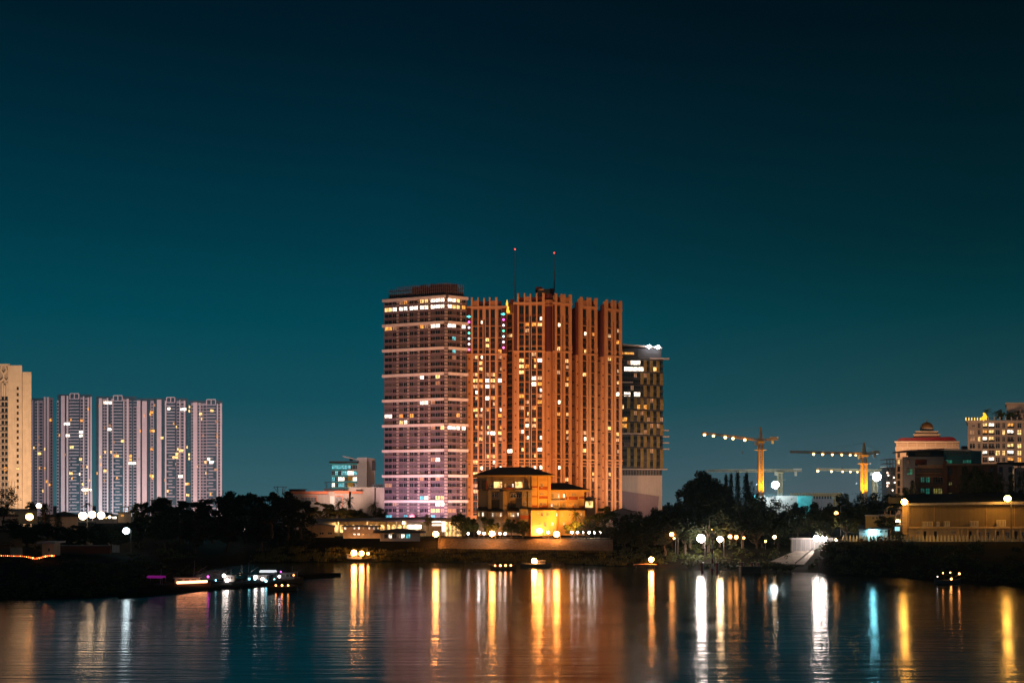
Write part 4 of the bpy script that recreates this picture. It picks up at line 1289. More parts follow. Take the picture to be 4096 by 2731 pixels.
def depot():
    YAW[0] = (1340 - CX) / F
    Z = 425
    b = Bld('warehouse', 'long low beige building with an orange roof stripe behind the trees', 'building', (X(1340, Z + 10), Z + 10, GZ))
    w = b.mb('wall', [M_beige])
    w.pbox(1140, 1313, 1966, 2145, Z, Z + 20)
    w.pbox(1313, 1339, 1966, 2145, Z - 1.5, Z + 20)
    w.pbox(1339, 1396, 1964, 2145, Z - 3, Z + 20)
    w.pbox(1396, 1498, 1948, 2145, Z - 1, Z + 22)
    w.pbox(1503, 1537, 1949, 2145, Z - 1, Z + 22)
    s = b.mb('stripe', [M_orange_stripe])
    s.pbox(1138, 1338, 1964, 1975, Z - .9, Z - .05); s.pbox(1338, 1397, 1962, 1972, Z - 3.4, Z - 3.05); s.pbox(1397, 1450, 1964, 1973, Z - 1.4, Z - 1.05)
    j = b.mb('joint', [M_dark_clad]); j.pbox(1498, 1503, 1950, 2145, Z + .3, Z + 8)
    f = Face.px(1140, Z, 1313, Z)
    for k in range(5): b.win(f, f.U(1207 + k * 12), f.U(1217 + k * 12), H(2007, Z), H(1988, Z), M_glass2, False, .06, 1)
    fr = b.mb('window_surround', [M_orange_stripe])
    fr.pbox(1204, 1268, 1983, 1986, Z - .5, Z - .05); fr.pbox(1204, 1206, 1986, 2008, Z - .5, Z - .05); fr.pbox(1266, 1268, 1986, 2008, Z - .5, Z - .05)
    fr.pbox(1340, 1372, 1982, 1985, Z - 3.5, Z - 3.05); fr.pbox(1370, 1372, 1985, 2040, Z - 3.5, Z - 3.05)
    f2 = Face.px(1339, Z - 3, 1396, Z - 3)
    for k in range(3): b.win(f2, f2.U(1343 + k * 9), f2.U(1350 + k * 9), H(2010, Z), H(1987, Z), M_glass2, False, .06, 1)
    dr = b.mb('door', [M_white]); dr.pbox(1320, 1338, 1983, 2090, Z - 1.8, Z - 1.55)
    f3 = Face.px(1396, Z - 1, 1498, Z - 1)
    for a in (1388, 1403): b.win(f3, f3.U(a + 4), f3.U(a + 10), H(1996, Z), H(1984, Z), M_glass, False, .06, 1)
    rf = b.mb('roof_box', [M_dark_clad])
    rf.pbox(1157, 1220, 1956, 1966, Z + 2, Z + 10); rf.pbox(1297, 1370, 1953, 1966, Z + 2, Z + 12); rf.pbox(1153, 1228, 1955, 1957, Z + 1, Z + 11); rf.pbox(1425, 1450, 1956, 1962, Z - 2, Z - 1.05)
    b.finish(M_frame_pale)
    for k, px in enumerate((1493, 1503, 1516, 1526)):
        c = (X(px, Z + 2), Z + 2, H(1948, Z))
        r = thing('water_tank', ['dark roof water tank at the end of the tank row over the beige building', 'dark roof water tank second in the tank row on the beige building', 'dark roof water tank third in the tank row on the beige building', 'dark roof water tank in the tank row closest to the dark banded tower'][k], 'tank', c, 'water tanks on the beige building')
        m = MB(); m.tube((c[0], c[1] - 1.2, c[2] + .9), (c[0], c[1] + 1.2, c[2] + .9), .55, n=12); m.build('tank_body', M_dark_metal, r, smooth=False)
        m = MB(); m.box(c[0] - .35, c[0] + .35, c[1] - .9, c[1] + .9, c[2], c[2] + .4); m.build('cradle', M_metal, r)
depot()
YAW[0] = 0.0

def pylon(px, Z, ytop, w, label):
    r = thing('transmission_pylon', label, 'pylon', (X(px, Z), Z, GZ), 'far power pylons')
    x, zt = X(px, Z), H(ytop, Z)
    mb = MB()
    for s in (-1, 1):
        mb.tube((x + s * 4, Z, GZ), (x + s * .8, Z, zt - 9), .25, n=4)
        mb.tube((x + s * .8, Z, zt - 9), (x + s * 1.6, Z, zt), .2, n=4)
    for k in range(8):
        t0, t1 = k / 8, (k + 1) / 8
        a, b = 4 - 3.2 * t0, 4 - 3.2 * t1
        z0, z1 = GZ + (zt - 9 - GZ) * t0, GZ + (zt - 9 - GZ) * t1
        mb.tube((x - a, Z, z0), (x + b, Z, z1), .15, n=4); mb.tube((x + a, Z, z0), (x - b, Z, z1), .15, n=4)
    mb.build('tower', M_metal, r)
    mb = MB()
    mb.tube((x - w, Z, zt), (x + w, Z, zt), .25, n=4)
    for s in (-1, 1): mb.tube((x + s * w, Z, zt), (x + s * 1.2, Z, zt - 4), .2, n=4); mb.tube((x + s * w * .5, Z, zt), (x + s * 1.2, Z, zt - 4), .15, n=4)
    mb.build('cross_arm', M_metal, r)
pylon(1121, 600, 1946, 4.0, 'pale power pylon cross arm above the dark trees left of the beige building')
pylon(1316, 640, 1928, 3.0, 'thin power pylon beside the turquoise lit office')
pylon(884, 1000, 1964, 3.0, 'faint pylon standing between the far towers and dark trees')
r = pylon

def market():
    Z = 368
    b = Bld('market_hall', 'long low hall with glowing arched openings below the dark banded tower', 'building', (X(1540, Z + 6), Z + 6, GZ))
    ro = b.mb('roof', [M_concrete, M_dark_clad])
    ro.slab([(X(1225, Z), Z - 4, H(2088, Z)), (X(1690, Z), Z - 4, H(2080, Z)), (X(1690, Z), Z + 9, H(2072, Z)), (X(1225, Z), Z + 9, H(2080, Z))], (0, 0, .45))
    ro.slab([(X(1690, Z), Z - 4, H(2080, Z)), (X(1862, Z), Z - 4, H(2083, Z)), (X(1862, Z), Z + 9, H(2078, Z)), (X(1690, Z), Z + 9, H(2074, Z))], (0, 0, .45))
    bw = b.mb('back_wall', [mat('warm_wall', (.5, .36, .2), .8), M_shopglow])
    bw.pbox(1215, 1862, 2085, 2143, Z + 4, Z + 4.4)
    f = Face.px(1215, Z + 4, 1862, Z + 4)
    for k in range(15):
        px = 1345 + 23 * k
        u = f.U(px)
        pts = [(u - .75, 0), (u + .75, 0)] + [(u + .75 * math.cos(R(a)), 2.2 + .75 * math.sin(R(a))) for a in range(0, 181, 30)]
        mb = b.mb(('arch', k), [M_shopglow])
        mb.slab([(*f.pt(q, .1), GZ + 1.2 + z) for q, z in pts], Vector((0, .3, 0)))
    for k in range(13):
        px = 1352 + k * 38.5
        b.mb(('column', k), [M_light_wall]).pbox(px, px + 4, 2085, 2143, Z - 2.5, Z - 2.0)
    pa = b.mb('panel', [M_cream]); pa.pbox(1245, 1340, 2088, 2098, Z - 3, Z - 2.6)
    b.finish(M_frame_pale)
    r = thing('shop_sign', 'wide glaring white lit shopfront under the market roof', 'sign', (X(1655, Z - 3.2), Z - 3.2, H(2114, Z)))
    mb = MB(); mb.pbox(1632, 1684, 2099, 2113, Z - 3.6, Z - 3.2); mb.build('face', emit('shopfront_white', (1, .9, .72), 9, True), r)
    mb = MB(); mb.pbox(1610, 1684, 2083, 2097, Z - 3.4, Z - 3.2); mb.build('canopy', M_light_wall, r)
    # bright entrance with stacked ledges
    b = Bld('kiosk', 'brightly lit stepped entrance kiosk beneath the dark banded tower', 'building', (X(1760, Z - 5), Z - 5, GZ))
    w = b.mb('wall', [M_light_wall]); w.pbox(1740, 1768, 2080, 2143, Z - 5, Z - 1); w.pbox(1768, 1850, 2075, 2085, Z - 6, Z - 1)
    for y in (2077, 2090, 2102): b.mb(('ledge', y), [M_white]).pbox(1726, 1766, y, y + 6, Z - 6.5, Z - 5.05)
    g = b.mb('glowing_front', [M_shopwhite]); g.pbox(1768, 1782, 2085, 2125, Z - 5, Z - 4.7)
    g.pbox(1728, 1764, 2084, 2089, Z - 5.8, Z - 5.4); g.pbox(1728, 1764, 2097, 2101, Z - 5.8, Z - 5.4)
    g = b.mb('back_panel', [M_shopglow]); g.pbox(1783, 1850, 2086, 2143, Z - 3, Z - 2.6)
    for px in (1790, 1806, 1822, 1838): b.mb(('column', px), [M_light_wall]).pbox(px, px + 4, 2085, 2143, Z - 5, Z - 4.5)
    b.finish(M_frame_pale)
market()

def shed(name, label, px0, px1, ye, yr, yb, Z, depth, wallm, roofm, wins=(), gable=False, over=0.5, litm=None):
    b = Bld(name, label, 'building', (X((px0 + px1) / 2, Z + depth / 2), Z + depth / 2, H(yb, Z)))
    x0, x1 = X(px0, Z), X(px1, Z)
    z0, ze, zr = H(yb, Z) - 1.0, H(ye, Z), H(yr, Z)
    w = b.mb('wall', [wallm]); rf = b.mb('roof', [roofm])
    ky = ((px0 + px1) / 2 - CX) / F * depth
    if gable:
        xm = (x0 + x1) / 2
        w.slab([(x0, Z, z0), (x1, Z, z0), (x1, Z, ze), (xm, Z, zr - .15), (x0, Z, ze)], (ky, depth, 0))
        for a, c in (((x0 - over, ze - over * .3), (xm, zr)), ((xm, zr), (x1 + over, ze - over * .3))):
            rf.slab([(a[0], Z - over, a[1]), (c[0], Z - over, c[1]), (c[0] + ky, Z + depth, c[1]), (a[0] + ky, Z + depth, a[1])], (0, 0, .25))
    else:
        w.hexa([(x0, Z, z0), (x1, Z, z0), (x1 + ky, Z + depth, z0), (x0 + ky, Z + depth, z0), (x0, Z, ze), (x1, Z, ze), (x1 + ky, Z + depth, ze), (x0 + ky, Z + depth, ze)])
        o = over
        h = min(depth / 2, (x1 - x0) / 2) * .96
        i = len(rf.v)
        rf.v += [(x0 - o, Z - o, ze - .1), (x1 + o, Z - o, ze - .1), (x1 + o + ky, Z + depth + o, ze - .1), (x0 - o + ky, Z + depth + o, ze - .1),
                 (x0 + h + ky / 2, Z + depth / 2, zr), (x1 - h + ky / 2, Z + depth / 2, zr)]
        for q in ((0, 1, 5, 4), (1, 2, 5), (2, 3, 4, 5), (3, 0, 4), (3, 2, 1, 0)):
            rf.f.append(tuple(i + k for k in q)); rf.m.append(0)
        rf.box(x0 - o, x1 + o, Z - o - .05, Z - o + .1, ze - .35, ze - .1)
    f = Face((x0, Z), (x1, Z))
    for a, c, ya, yc, m in wins:
        b.win(f, f.U(a), f.U(c), H(yc, Z), H(ya, Z), m, m in (M_lit_white, M_lit_warm, M_lit_orange, M_lit_cyan, M_lit_dim, M_shopglow), .06, 1)
    b.finish(M_frame_pale)
    return b
M_corr = mat('corrugated_sheet', (0.30, 0.27, 0.22), 0.6, 0.3, 1.0, streak=0.8)
M_grey_wall = mat('grey_render', (0.32, 0.29, 0.29), 0.85, 0.2, 0.4)
shed('shed', 'pale gabled shed with three small windows beside the dark tree line', 1234, 1338, 2107, 2096, 2137, 343, 14, M_corr, M_metal, [(1246, 1258, 2127, 2137, M_glass), (1280, 1294, 2127, 2137, M_glass), (1313, 1327, 2127, 2137, M_glass)], True)
shed('barracks', 'long grey two storey shed with rows of small bright windows', 1372, 1520, 2103, 2100, 2141, 341, 9, M_grey_wall, M_metal,
     [(1378, 1384, 2107, 2116, M_lit_white), (1416, 1420, 2108, 2116, M_lit_white), (1433, 1438, 2107, 2116, M_lit_white), (1451, 1455, 2107, 2116, M_lit_warm), (1475, 1479, 2107, 2116, M_lit_white), (1493, 1498, 2107, 2116, M_lit_white), (1510, 1516, 2107, 2116, M_lit_warm), (1415, 1421, 2132, 2139, M_lit_white), (1431, 1438, 2132, 2140, M_lit_white), (1450, 1456, 2133, 2139, M_lit_warm), (1475, 1479, 2133, 2140, M_lit_cyan)])
shed('house', 'low house with a black hip roof and pale columns by the grey shed', 1520, 1680, 2126, 2114, 2152, 338, 12, M_white, M_roof_dark,
     [(1538, 1550, 2136, 2152, M_glass), (1556, 1566, 2134, 2152, M_lit_white), (1572, 1584, 2135, 2152, M_glass2), (1590, 1600, 2134, 2152, M_lit_dim), (1606, 1618, 2135, 2152, M_lit_white), (1625, 1640, 2134, 2152, M_lit_cyan), (1560, 1575, 2130, 2133, M_lit_orange)], over=2.2)
shed('shed', 'unlit low shed under the black trees with a faint window strip', 1030, 1140, 2118, 2108, 2130, 352, 8, M_corr, M_roof_dark, [(1062, 1130, 2120, 2130, M_glass2)])
# left bank houses
M_roof_brown = mat('brown_roof_tile', (0.05, 0.035, 0.03), 0.7, 0.3, 1.0)
shed('house', 'house with a wide dark hip roof between the two glaring left lamps', 200, 312, 2062, 2045, 2115, 345, 16, M_beige, M_roof_brown, [], over=1.5)
shed('house', 'small cream house with a lit upper window beside the cyan white lamp', 473, 525, 2048, 2046, 2080, 392, 8, M_cream, M_concrete, [(484, 494, 2056, 2066, M_lit_orange)], over=.3)
shed('house', 'low dim house with lit ground floor next to the cream house', 385, 470, 2060, 2048, 2082, 398, 10, M_grey_wall, M_metal, [(395, 405, 2066, 2074, M_lit_white), (420, 428, 2066, 2074, M_lit_warm), (448, 466, 2064, 2074, M_lit_white)])
shed('house', 'flat roofed beige block rising behind the dark tree tops', 604, 688, 1997, 1995, 2080, 520, 14, M_beige, M_concrete, [], over=.8)
shed('house', 'long lit wall and low roofs under the white tower at the left edge', -120, 150, 2040, 2034, 2085, 402, 8, mat('lit_plaster', (.5, .38, .24), .8), M_concrete, [(10, 60, 2046, 2056, M_lit_dim)])
shed('house', 'dark shack roof at the far left bank beside the glaring sodium lamp', -60, 72, 2060, 2052, 2110, 330, 10, M_grey_wall, M_roof_dark, [])
r = thing('pergola', 'thin white roof frame standing on the cream house', 'frame', (X(500, 392), 392, H(2048, 392)))
mb = MB()
for px in (482, 512, 537): mb.pbox(px, px + 2, 2026, 2048, 391, 391.3)
mb.build('post', M_white, r)
mb = MB(); mb.pbox(480, 540, 2024, 2028, 391, 394); mb.build('beam', M_white, r)

# ------------------------------------------------------------------ orange riverside mansions
M_villa = mat('lit_ochre_villa_render', (0.52, 0.33, 0.13), 0.8, 0.14, 0.4, streak=0.4)  # lit copy of the villa render, lamp light in its colour
M_villa_shaded = mat('shaded_villa_render', (0.30, 0.22, 0.14), 0.85, 0.15, 0.4, streak=0.4)  # shaded copy of the villa render
M_terra = mat('terracotta_panel', (0.30, 0.075, 0.03), 0.8, 0.2, 0.6)
M_villa_recess_shade = mat('recess_shade_wall', (0.10, 0.07, 0.045), 0.85, 0.2, 0.5)  # darkest copy, paints the shade inside the recesses
def hip(mb, x0, x1, y0, y1, ze, zr, rx0, rx1, ry, o=1.0):
    i = len(mb.v)
    mb.v += [(x0 - o, y0 - o, ze), (x1 + o, y0 - o, ze), (x1 + o, y1 + o, ze), (x0 - o, y1 + o, ze), (rx0, ry, zr), (rx1, ry, zr)]
    for q in ((0, 1, 5, 4), (1, 2, 5), (2, 3, 4, 5), (3, 0, 4), (3, 2, 1, 0)):
        mb.f.append(tuple(i + k for k in q)); mb.m.append(0)
def mansion():
    Z = 346.0
    b = Bld('mansion', 'large ochre riverside villa with a black hip roof and deep balconies', 'villa', (X(2060, Z + 10), Z + 10, GZ))
    D = 18
    wall = b.mb('wall', [M_villa_shaded, M_villa, M_villa_recess_shade])
    Zb = H(2130, Z) - 1
    # front in the shaded render: body set back, upper storey carried forward
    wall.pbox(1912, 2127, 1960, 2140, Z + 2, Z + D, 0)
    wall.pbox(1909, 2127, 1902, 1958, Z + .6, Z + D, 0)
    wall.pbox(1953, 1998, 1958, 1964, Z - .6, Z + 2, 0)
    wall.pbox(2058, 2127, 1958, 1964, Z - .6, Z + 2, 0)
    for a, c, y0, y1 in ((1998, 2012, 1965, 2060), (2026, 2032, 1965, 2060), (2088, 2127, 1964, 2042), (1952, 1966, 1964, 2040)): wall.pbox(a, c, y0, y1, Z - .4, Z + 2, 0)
    for a, c, y0, y1 in ((1966, 1998, 1998, 2040), (2040, 2066, 1966, 1992), (2042, 2064, 2000, 2035), (1970, 1996, 1966, 1990)): wall.pbox(a, c, y0, y1, Z + 1.9, Z + 1.98, 2)  # thin dark sheets paint shade into the recesses
    # slit stair tower, its glow only in the brighter render
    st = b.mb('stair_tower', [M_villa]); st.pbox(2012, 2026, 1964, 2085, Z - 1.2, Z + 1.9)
    # ground floor with skirt roofs
    wall.pbox(1950, 2012, 2045, 2075, Z - 3, Z + 1.95, 0)
    wall.pbox(2028, 2082, 2043, 2075, Z - 3, Z + 1.95, 0)
    wall.pbox(1908, 1948, 2040, 2078, Z - 3.5, Z + 1.95, 0)
    wall.pbox(2078, 2126, 2036, 2085, Z - 4, Z + 1.95, 0)
    # right face in the lit render, lamp light put into its colour
    f = Face.px(2127, Z - .4, 2203, Z + 5)
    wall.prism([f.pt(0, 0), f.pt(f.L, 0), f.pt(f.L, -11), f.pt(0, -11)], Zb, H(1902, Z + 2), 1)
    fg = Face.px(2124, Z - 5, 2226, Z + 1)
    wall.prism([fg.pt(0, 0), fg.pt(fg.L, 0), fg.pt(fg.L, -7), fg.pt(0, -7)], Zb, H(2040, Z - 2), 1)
    up = b.mb('roof', [M_roof_dark])
    x0, x1 = X(1909, Z), X(2203, Z)
    hip(up, x0, x1, Z - .5, Z + D, H(1900, Z), H(1867, Z + 9), X(1992, Z + 9), X(2120, Z + 9), Z + 9, 1.6)
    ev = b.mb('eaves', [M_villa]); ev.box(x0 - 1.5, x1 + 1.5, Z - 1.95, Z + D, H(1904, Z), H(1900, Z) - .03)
    for k, (a, c, za, ye, yr) in enumerate(((1904, 1952, Z - 4.6, 2041, 2026), (1944, 2013, Z - 4.6, 2044, 2030), (2028, 2080, Z - 4.6, 2044, 2028), (2076, 2130, Z - 5.5, 2036, 2024))):
        sk = b.mb(('skirt_roof', k), [M_roof_dark])
        xa, xc = X(a, za), X(c, za)
        i = len(sk.v)
        sk.v += [(xa, za, H(ye, za)), (xc, za, H(ye, za)), (xc, Z + 2, H(ye, za)), (xa, Z + 2, H(ye, za)), (xa + .6, Z + 1.9, H(yr, Z)), (xc - .6, Z + 1.9, H(yr, Z))]
        for q in ((0, 1, 5, 4), (1, 2, 5), (3, 0, 4), (3, 2, 1, 0)): sk.f.append(tuple(i + j for j in q)); sk.m.append(0)
    sk = b.mb(('skirt_roof', 9), [M_roof_dark])
    e0, e1, e2, e3 = [(*fg.pt(u, v), H(2040, Z - 2)) for u, v in ((0, 1.2), (fg.L + .6, 1.2), (fg.L, -5), (0, -5))]
    sk.v += [e0, e1, e2, e3, (*fg.pt(1, -4.5), H(2030, Z - 2)), (*fg.pt(fg.L - 2, -4.5), H(2030, Z - 2))]
    for q in ((0, 1, 5, 4), (1, 2, 5), (3, 0, 4), (3, 2, 1, 0)): sk.f.append(q); sk.m.append(0)
    # bands and terracotta panels on the bright face
    for i, (y, y2) in enumerate(((1944, 1950), (1983, 1987), (2020, 2028))):
        mb = b.mb(('terracotta_panel', i), [M_terra]); mb.fbox(f, .1, f.U(2150), 0, .12, H(y2, Z), H(y, Z))
        mb = b.mb(('terracotta_panel', i + 5), [M_terra]); mb.fbox(f, f.U(2155), f.U(2190), 0, .12, H(y2 + 8, Z), H(y, Z))
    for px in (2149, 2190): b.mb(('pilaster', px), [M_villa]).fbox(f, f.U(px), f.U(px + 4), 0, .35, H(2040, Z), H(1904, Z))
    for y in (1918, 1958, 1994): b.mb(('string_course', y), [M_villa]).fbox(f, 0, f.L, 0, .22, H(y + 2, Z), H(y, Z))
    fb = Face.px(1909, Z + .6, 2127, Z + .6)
    for y in (1918,): b.mb(('string_course', y + 1), [M_villa_shaded]).fbox(fb, 0, fb.L, 0, .25, H(y + 2, Z), H(y, Z))
    for px in (1946, 1972, 2010, 2057, 2090): b.mb(('pilaster', px), [M_villa_shaded]).fbox(fb, fb.U(px), fb.U(px + 4), 0, .4, H(1958, Z), H(1904, Z))
    dk = b.mb('dark_panel', [M_dark_clad])
    for a, c, y0, y1 in ((1910, 1918, 1922, 1958), (1928, 1944, 1922, 1958), (2107, 2112, 1920, 2030)): dk.pbox(a, c, y0, y1, Z - .55, Z + .55)
    tr = b.mb('balcony_front', [M_terra]); tr.pbox(1936, 1950, 1922, 1956, Z - .5, Z + .6); tr.pbox(2016, 2056, 1949, 1956, Z - .3, Z + .6); tr.pbox(2080, 2120, 2060, 2075, Z - 4.3, Z - 4.05)
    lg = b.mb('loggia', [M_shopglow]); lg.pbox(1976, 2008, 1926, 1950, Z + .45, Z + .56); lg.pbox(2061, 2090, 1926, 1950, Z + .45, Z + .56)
    W = [(fb, 1999, 2009, 1936, 1951, M_lit_white), (fb, 2018, 2025, 1934, 1949, M_lit_orange), (fb, 2031, 2040, 1936, 1949, M_glass2), (fb, 2048, 2055, 1934, 1948, M_lit_white), (fb, 2083, 2090, 1934, 1950, M_lit_white), (fb, 1956, 1970, 1934, 1948, M_glass), (fb, 2098, 2106, 1932, 1948, M_glass2), (fb, 2114, 2122, 1932, 1948, M_glass2)]
    f2 = Face.px(1966, Z + 1.85, 2127, Z + 1.85)
    W += [(f2, 1968, 1988, 1970, 1988, M_glass), (f2, 1992, 1997, 1970, 1994, M_glass), (f2, 2066, 2084, 1972, 1990, M_glass), (f2, 2042, 2064, 1972, 1990, M_glass)]
    f3 = Face.px(2088, Z - .45, 2127, Z - .45)
    W += [(f3, 2097, 2105, 1972, 1986, M_glass2), (f3, 2114, 2122, 1972, 1986, M_glass2), (f3, 2097, 2105, 2005, 2018, M_glass), (f3, 2114, 2122, 2005, 2018, M_glass)]
    f4 = Face.px(1950, Z - 3.05, 2082, Z - 3.05)
    W += [(f4, 1968 + k * 8, 1974 + k * 8, 2050, 2066, m) for k, m in enumerate((M_lit_white, M_lit_dim, M_lit_warm, M_lit_orange, M_lit_white))]
    W += [(f4, 2032 + k * 9, 2039 + k * 9, 2050, 2066, m) for k, m in enumerate((M_lit_orange, M_lit_warm, M_lit_white, M_lit_dim, M_lit_white))]
    f5 = Face.px(1908, Z - 3.55, 1948, Z - 3.55)
    W += [(f5, 1912, 1918, 2048, 2064, M_lit_warm), (f5, 1928, 1936, 2048, 2064, M_lit_white)]
    f6 = Face.px(2078, Z - 4.05, 2126, Z - 4.05)
    W += [(f6, 2084, 2091, 2046, 2060, M_glass2), (f6, 2103, 2111, 2046, 2060, M_glass2)]
    W += [(f, 2162, 2170, 1934, 1948, M_glass), (f, 2158, 2165, 1972, 1978, M_glass), (f, 2169, 2175, 1972, 1978, M_glass), (f, 2159, 2167, 2010, 2024, M_glass), (f, 2175, 2181, 2011, 2017, M_glass)]
    W += [(fg, 2148, 2156, 2048, 2055, M_lit_warm), (fg, 2163, 2172, 2048, 2064, M_glass2), (fg, 2184, 2193, 2048, 2064, M_glass2), (fg, 2176, 2184, 2090, 2106, M_glass2), (fg, 2205, 2213, 2088, 2102, M_lit_white), (fg, 2155, 2165, 2094, 2100, M_glass)]
    for fc, a, c, y0, y1, m in W:
        b.win(fc, fc.U(a), fc.U(c), H(y1, fc.Zat(a)), H(y0, fc.Zat(a)), m, m in (M_lit_white, M_lit_warm, M_lit_orange, M_lit_dim), .06, 2)
    b.finish(M_frame_pale)
mansion()
def villa2():
    Z = 356.0
    b = Bld('mansion', 'smaller orange lit villa with a black hip roof to the right of the large one', 'villa', (X(2280, Z + 8), Z + 8, GZ))
    wall = b.mb('wall', [M_villa, M_terra, M_light_wall])
    Zb = GZ - 1
    wall.pbox(2202, 2240, 1960, 2140, Z, Z + 12, 2)
    wall.pbox(2240, 2262, 1962, 2140, Z + 1, Z + 12, 0)
    wall.pbox(2262, 2337, 1960, 2140, Z - .6, Z + 12, 0)
    wall.pbox(2190, 2262, 2038, 2140, Z - 3, Z + 1, 0)
    wall.pbox(2236, 2340, 2040, 2140, Z - 4, Z + 1, 0)
    rf = b.mb('roof', [M_roof_dark])
    hip(rf, X(2205, Z), X(2350, Z), Z - .4, Z + 12, H(1958, Z), H(1930, Z + 6), X(2206, Z + 6), X(2262, Z + 6), Z + 6, 1.0)
    b.mb('eaves', [M_villa]).box(X(2200, Z), X(2356, Z), Z - 1.5, Z + 12, H(1967, Z), H(1958, Z) - .05)
    for k, (a, c, ye, yr, za) in enumerate(((2188, 2232, 2042, 2032, Z - 4), (2232, 2350, 2040, 2030, Z - 5))):
        sk = b.mb(('skirt_roof', k), [M_roof_dark])
        xa, xc = X(a, za), X(c, za)
        sk.v += [(xa, za, H(ye, za)), (xc, za, H(ye, za)), (xc, Z, H(ye, za)), (xa, Z, H(ye, za)), (xa + .8, Z - .7, H(yr, Z)), (xc - .8, Z - .7, H(yr, Z))]
        for q in ((0, 1, 5, 4), (1, 2, 5), (3, 0, 4), (3, 2, 1, 0)): sk.f.append(q); sk.m.append(0)
    for i, (a, c, y0, y1) in enumerate(((2264, 2270, 1985, 1998), (2275, 2312, 1985, 1998), (2316, 2336, 1985, 1993), (2316, 2336, 2022, 2030), (2290, 2306, 2022, 2030))):
        b.mb(('terracotta_panel', i), [M_terra]).pbox(a, c, y0, y1, Z - .75, Z - .55)
    for px in (2270, 2312): b.mb(('pilaster', px), [M_villa]).pbox(px, px + 4, 1967, 2030, Z - .95, Z - .55)
    slab_ = b.mb('balcony', [M_light_wall]); slab_.pbox(2204, 2240, 1999, 2003, Z - 1.2, Z); slab_.pbox(2240, 2262, 1999, 2003, Z - .6, Z + 1)
    W = [(2206, 2214, 1975, 1990, M_glass2, Z), (2232, 2238, 1974, 1990, M_lit_white, Z), (2252, 2259, 1974, 1990, M_lit_white, Z + 1), (2288, 2294, 1974, 1981, M_glass, Z - .6), (2297, 2303, 1974, 1981, M_glass, Z - .6), (2203, 2212, 2014, 2026, M_lit_white, Z), (2228, 2236, 2012, 2026, M_glass2, Z), (2281, 2287, 2012, 2019, M_glass, Z - .6), (2296, 2304, 2013, 2026, M_glass2, Z - .6), (2250, 2258, 2010, 2024, M_glass2, Z + 1),
         (2218, 2229, 2051, 2064, M_lit_white, Z - 3), (2246, 2251, 2051, 2064, M_lit_warm, Z - 4), (2320, 2327, 2052, 2060, M_lit_warm, Z - 4), (2300, 2308, 2052, 2064, M_lit_orange, Z - 4), (2206, 2213, 2088, 2101, M_lit_white, Z - 3), (2253, 2259, 2089, 2100, M_lit_white, Z - 4), (2275, 2282, 2052, 2062, M_glass, Z - 4)]
    for a, c, y0, y1, m, zz in W:
        f = Face.px(a, zz, c, zz)
        b.win(f, 0, f.L, H(y1, zz), H(y0, zz), m, m not in (M_glass, M_glass2), .06, 2)
    b.finish(M_frame_pale)
    shed('lodge', 'small lodge with a bright yellow window between villa and orange tower', 2336, 2382, 1990, 1985, 2120, 366, 8, M_ochre_light, M_concrete, [(2342, 2372, 2003, 2030, M_lit_warm)])
villa2()
shed('house', 'dark gabled roof showing between treetops below the finned tower', 2450, 2530, 2045, 2034, 2120, 380, 12, M_grey_wall, M_roof_brown, [], True)
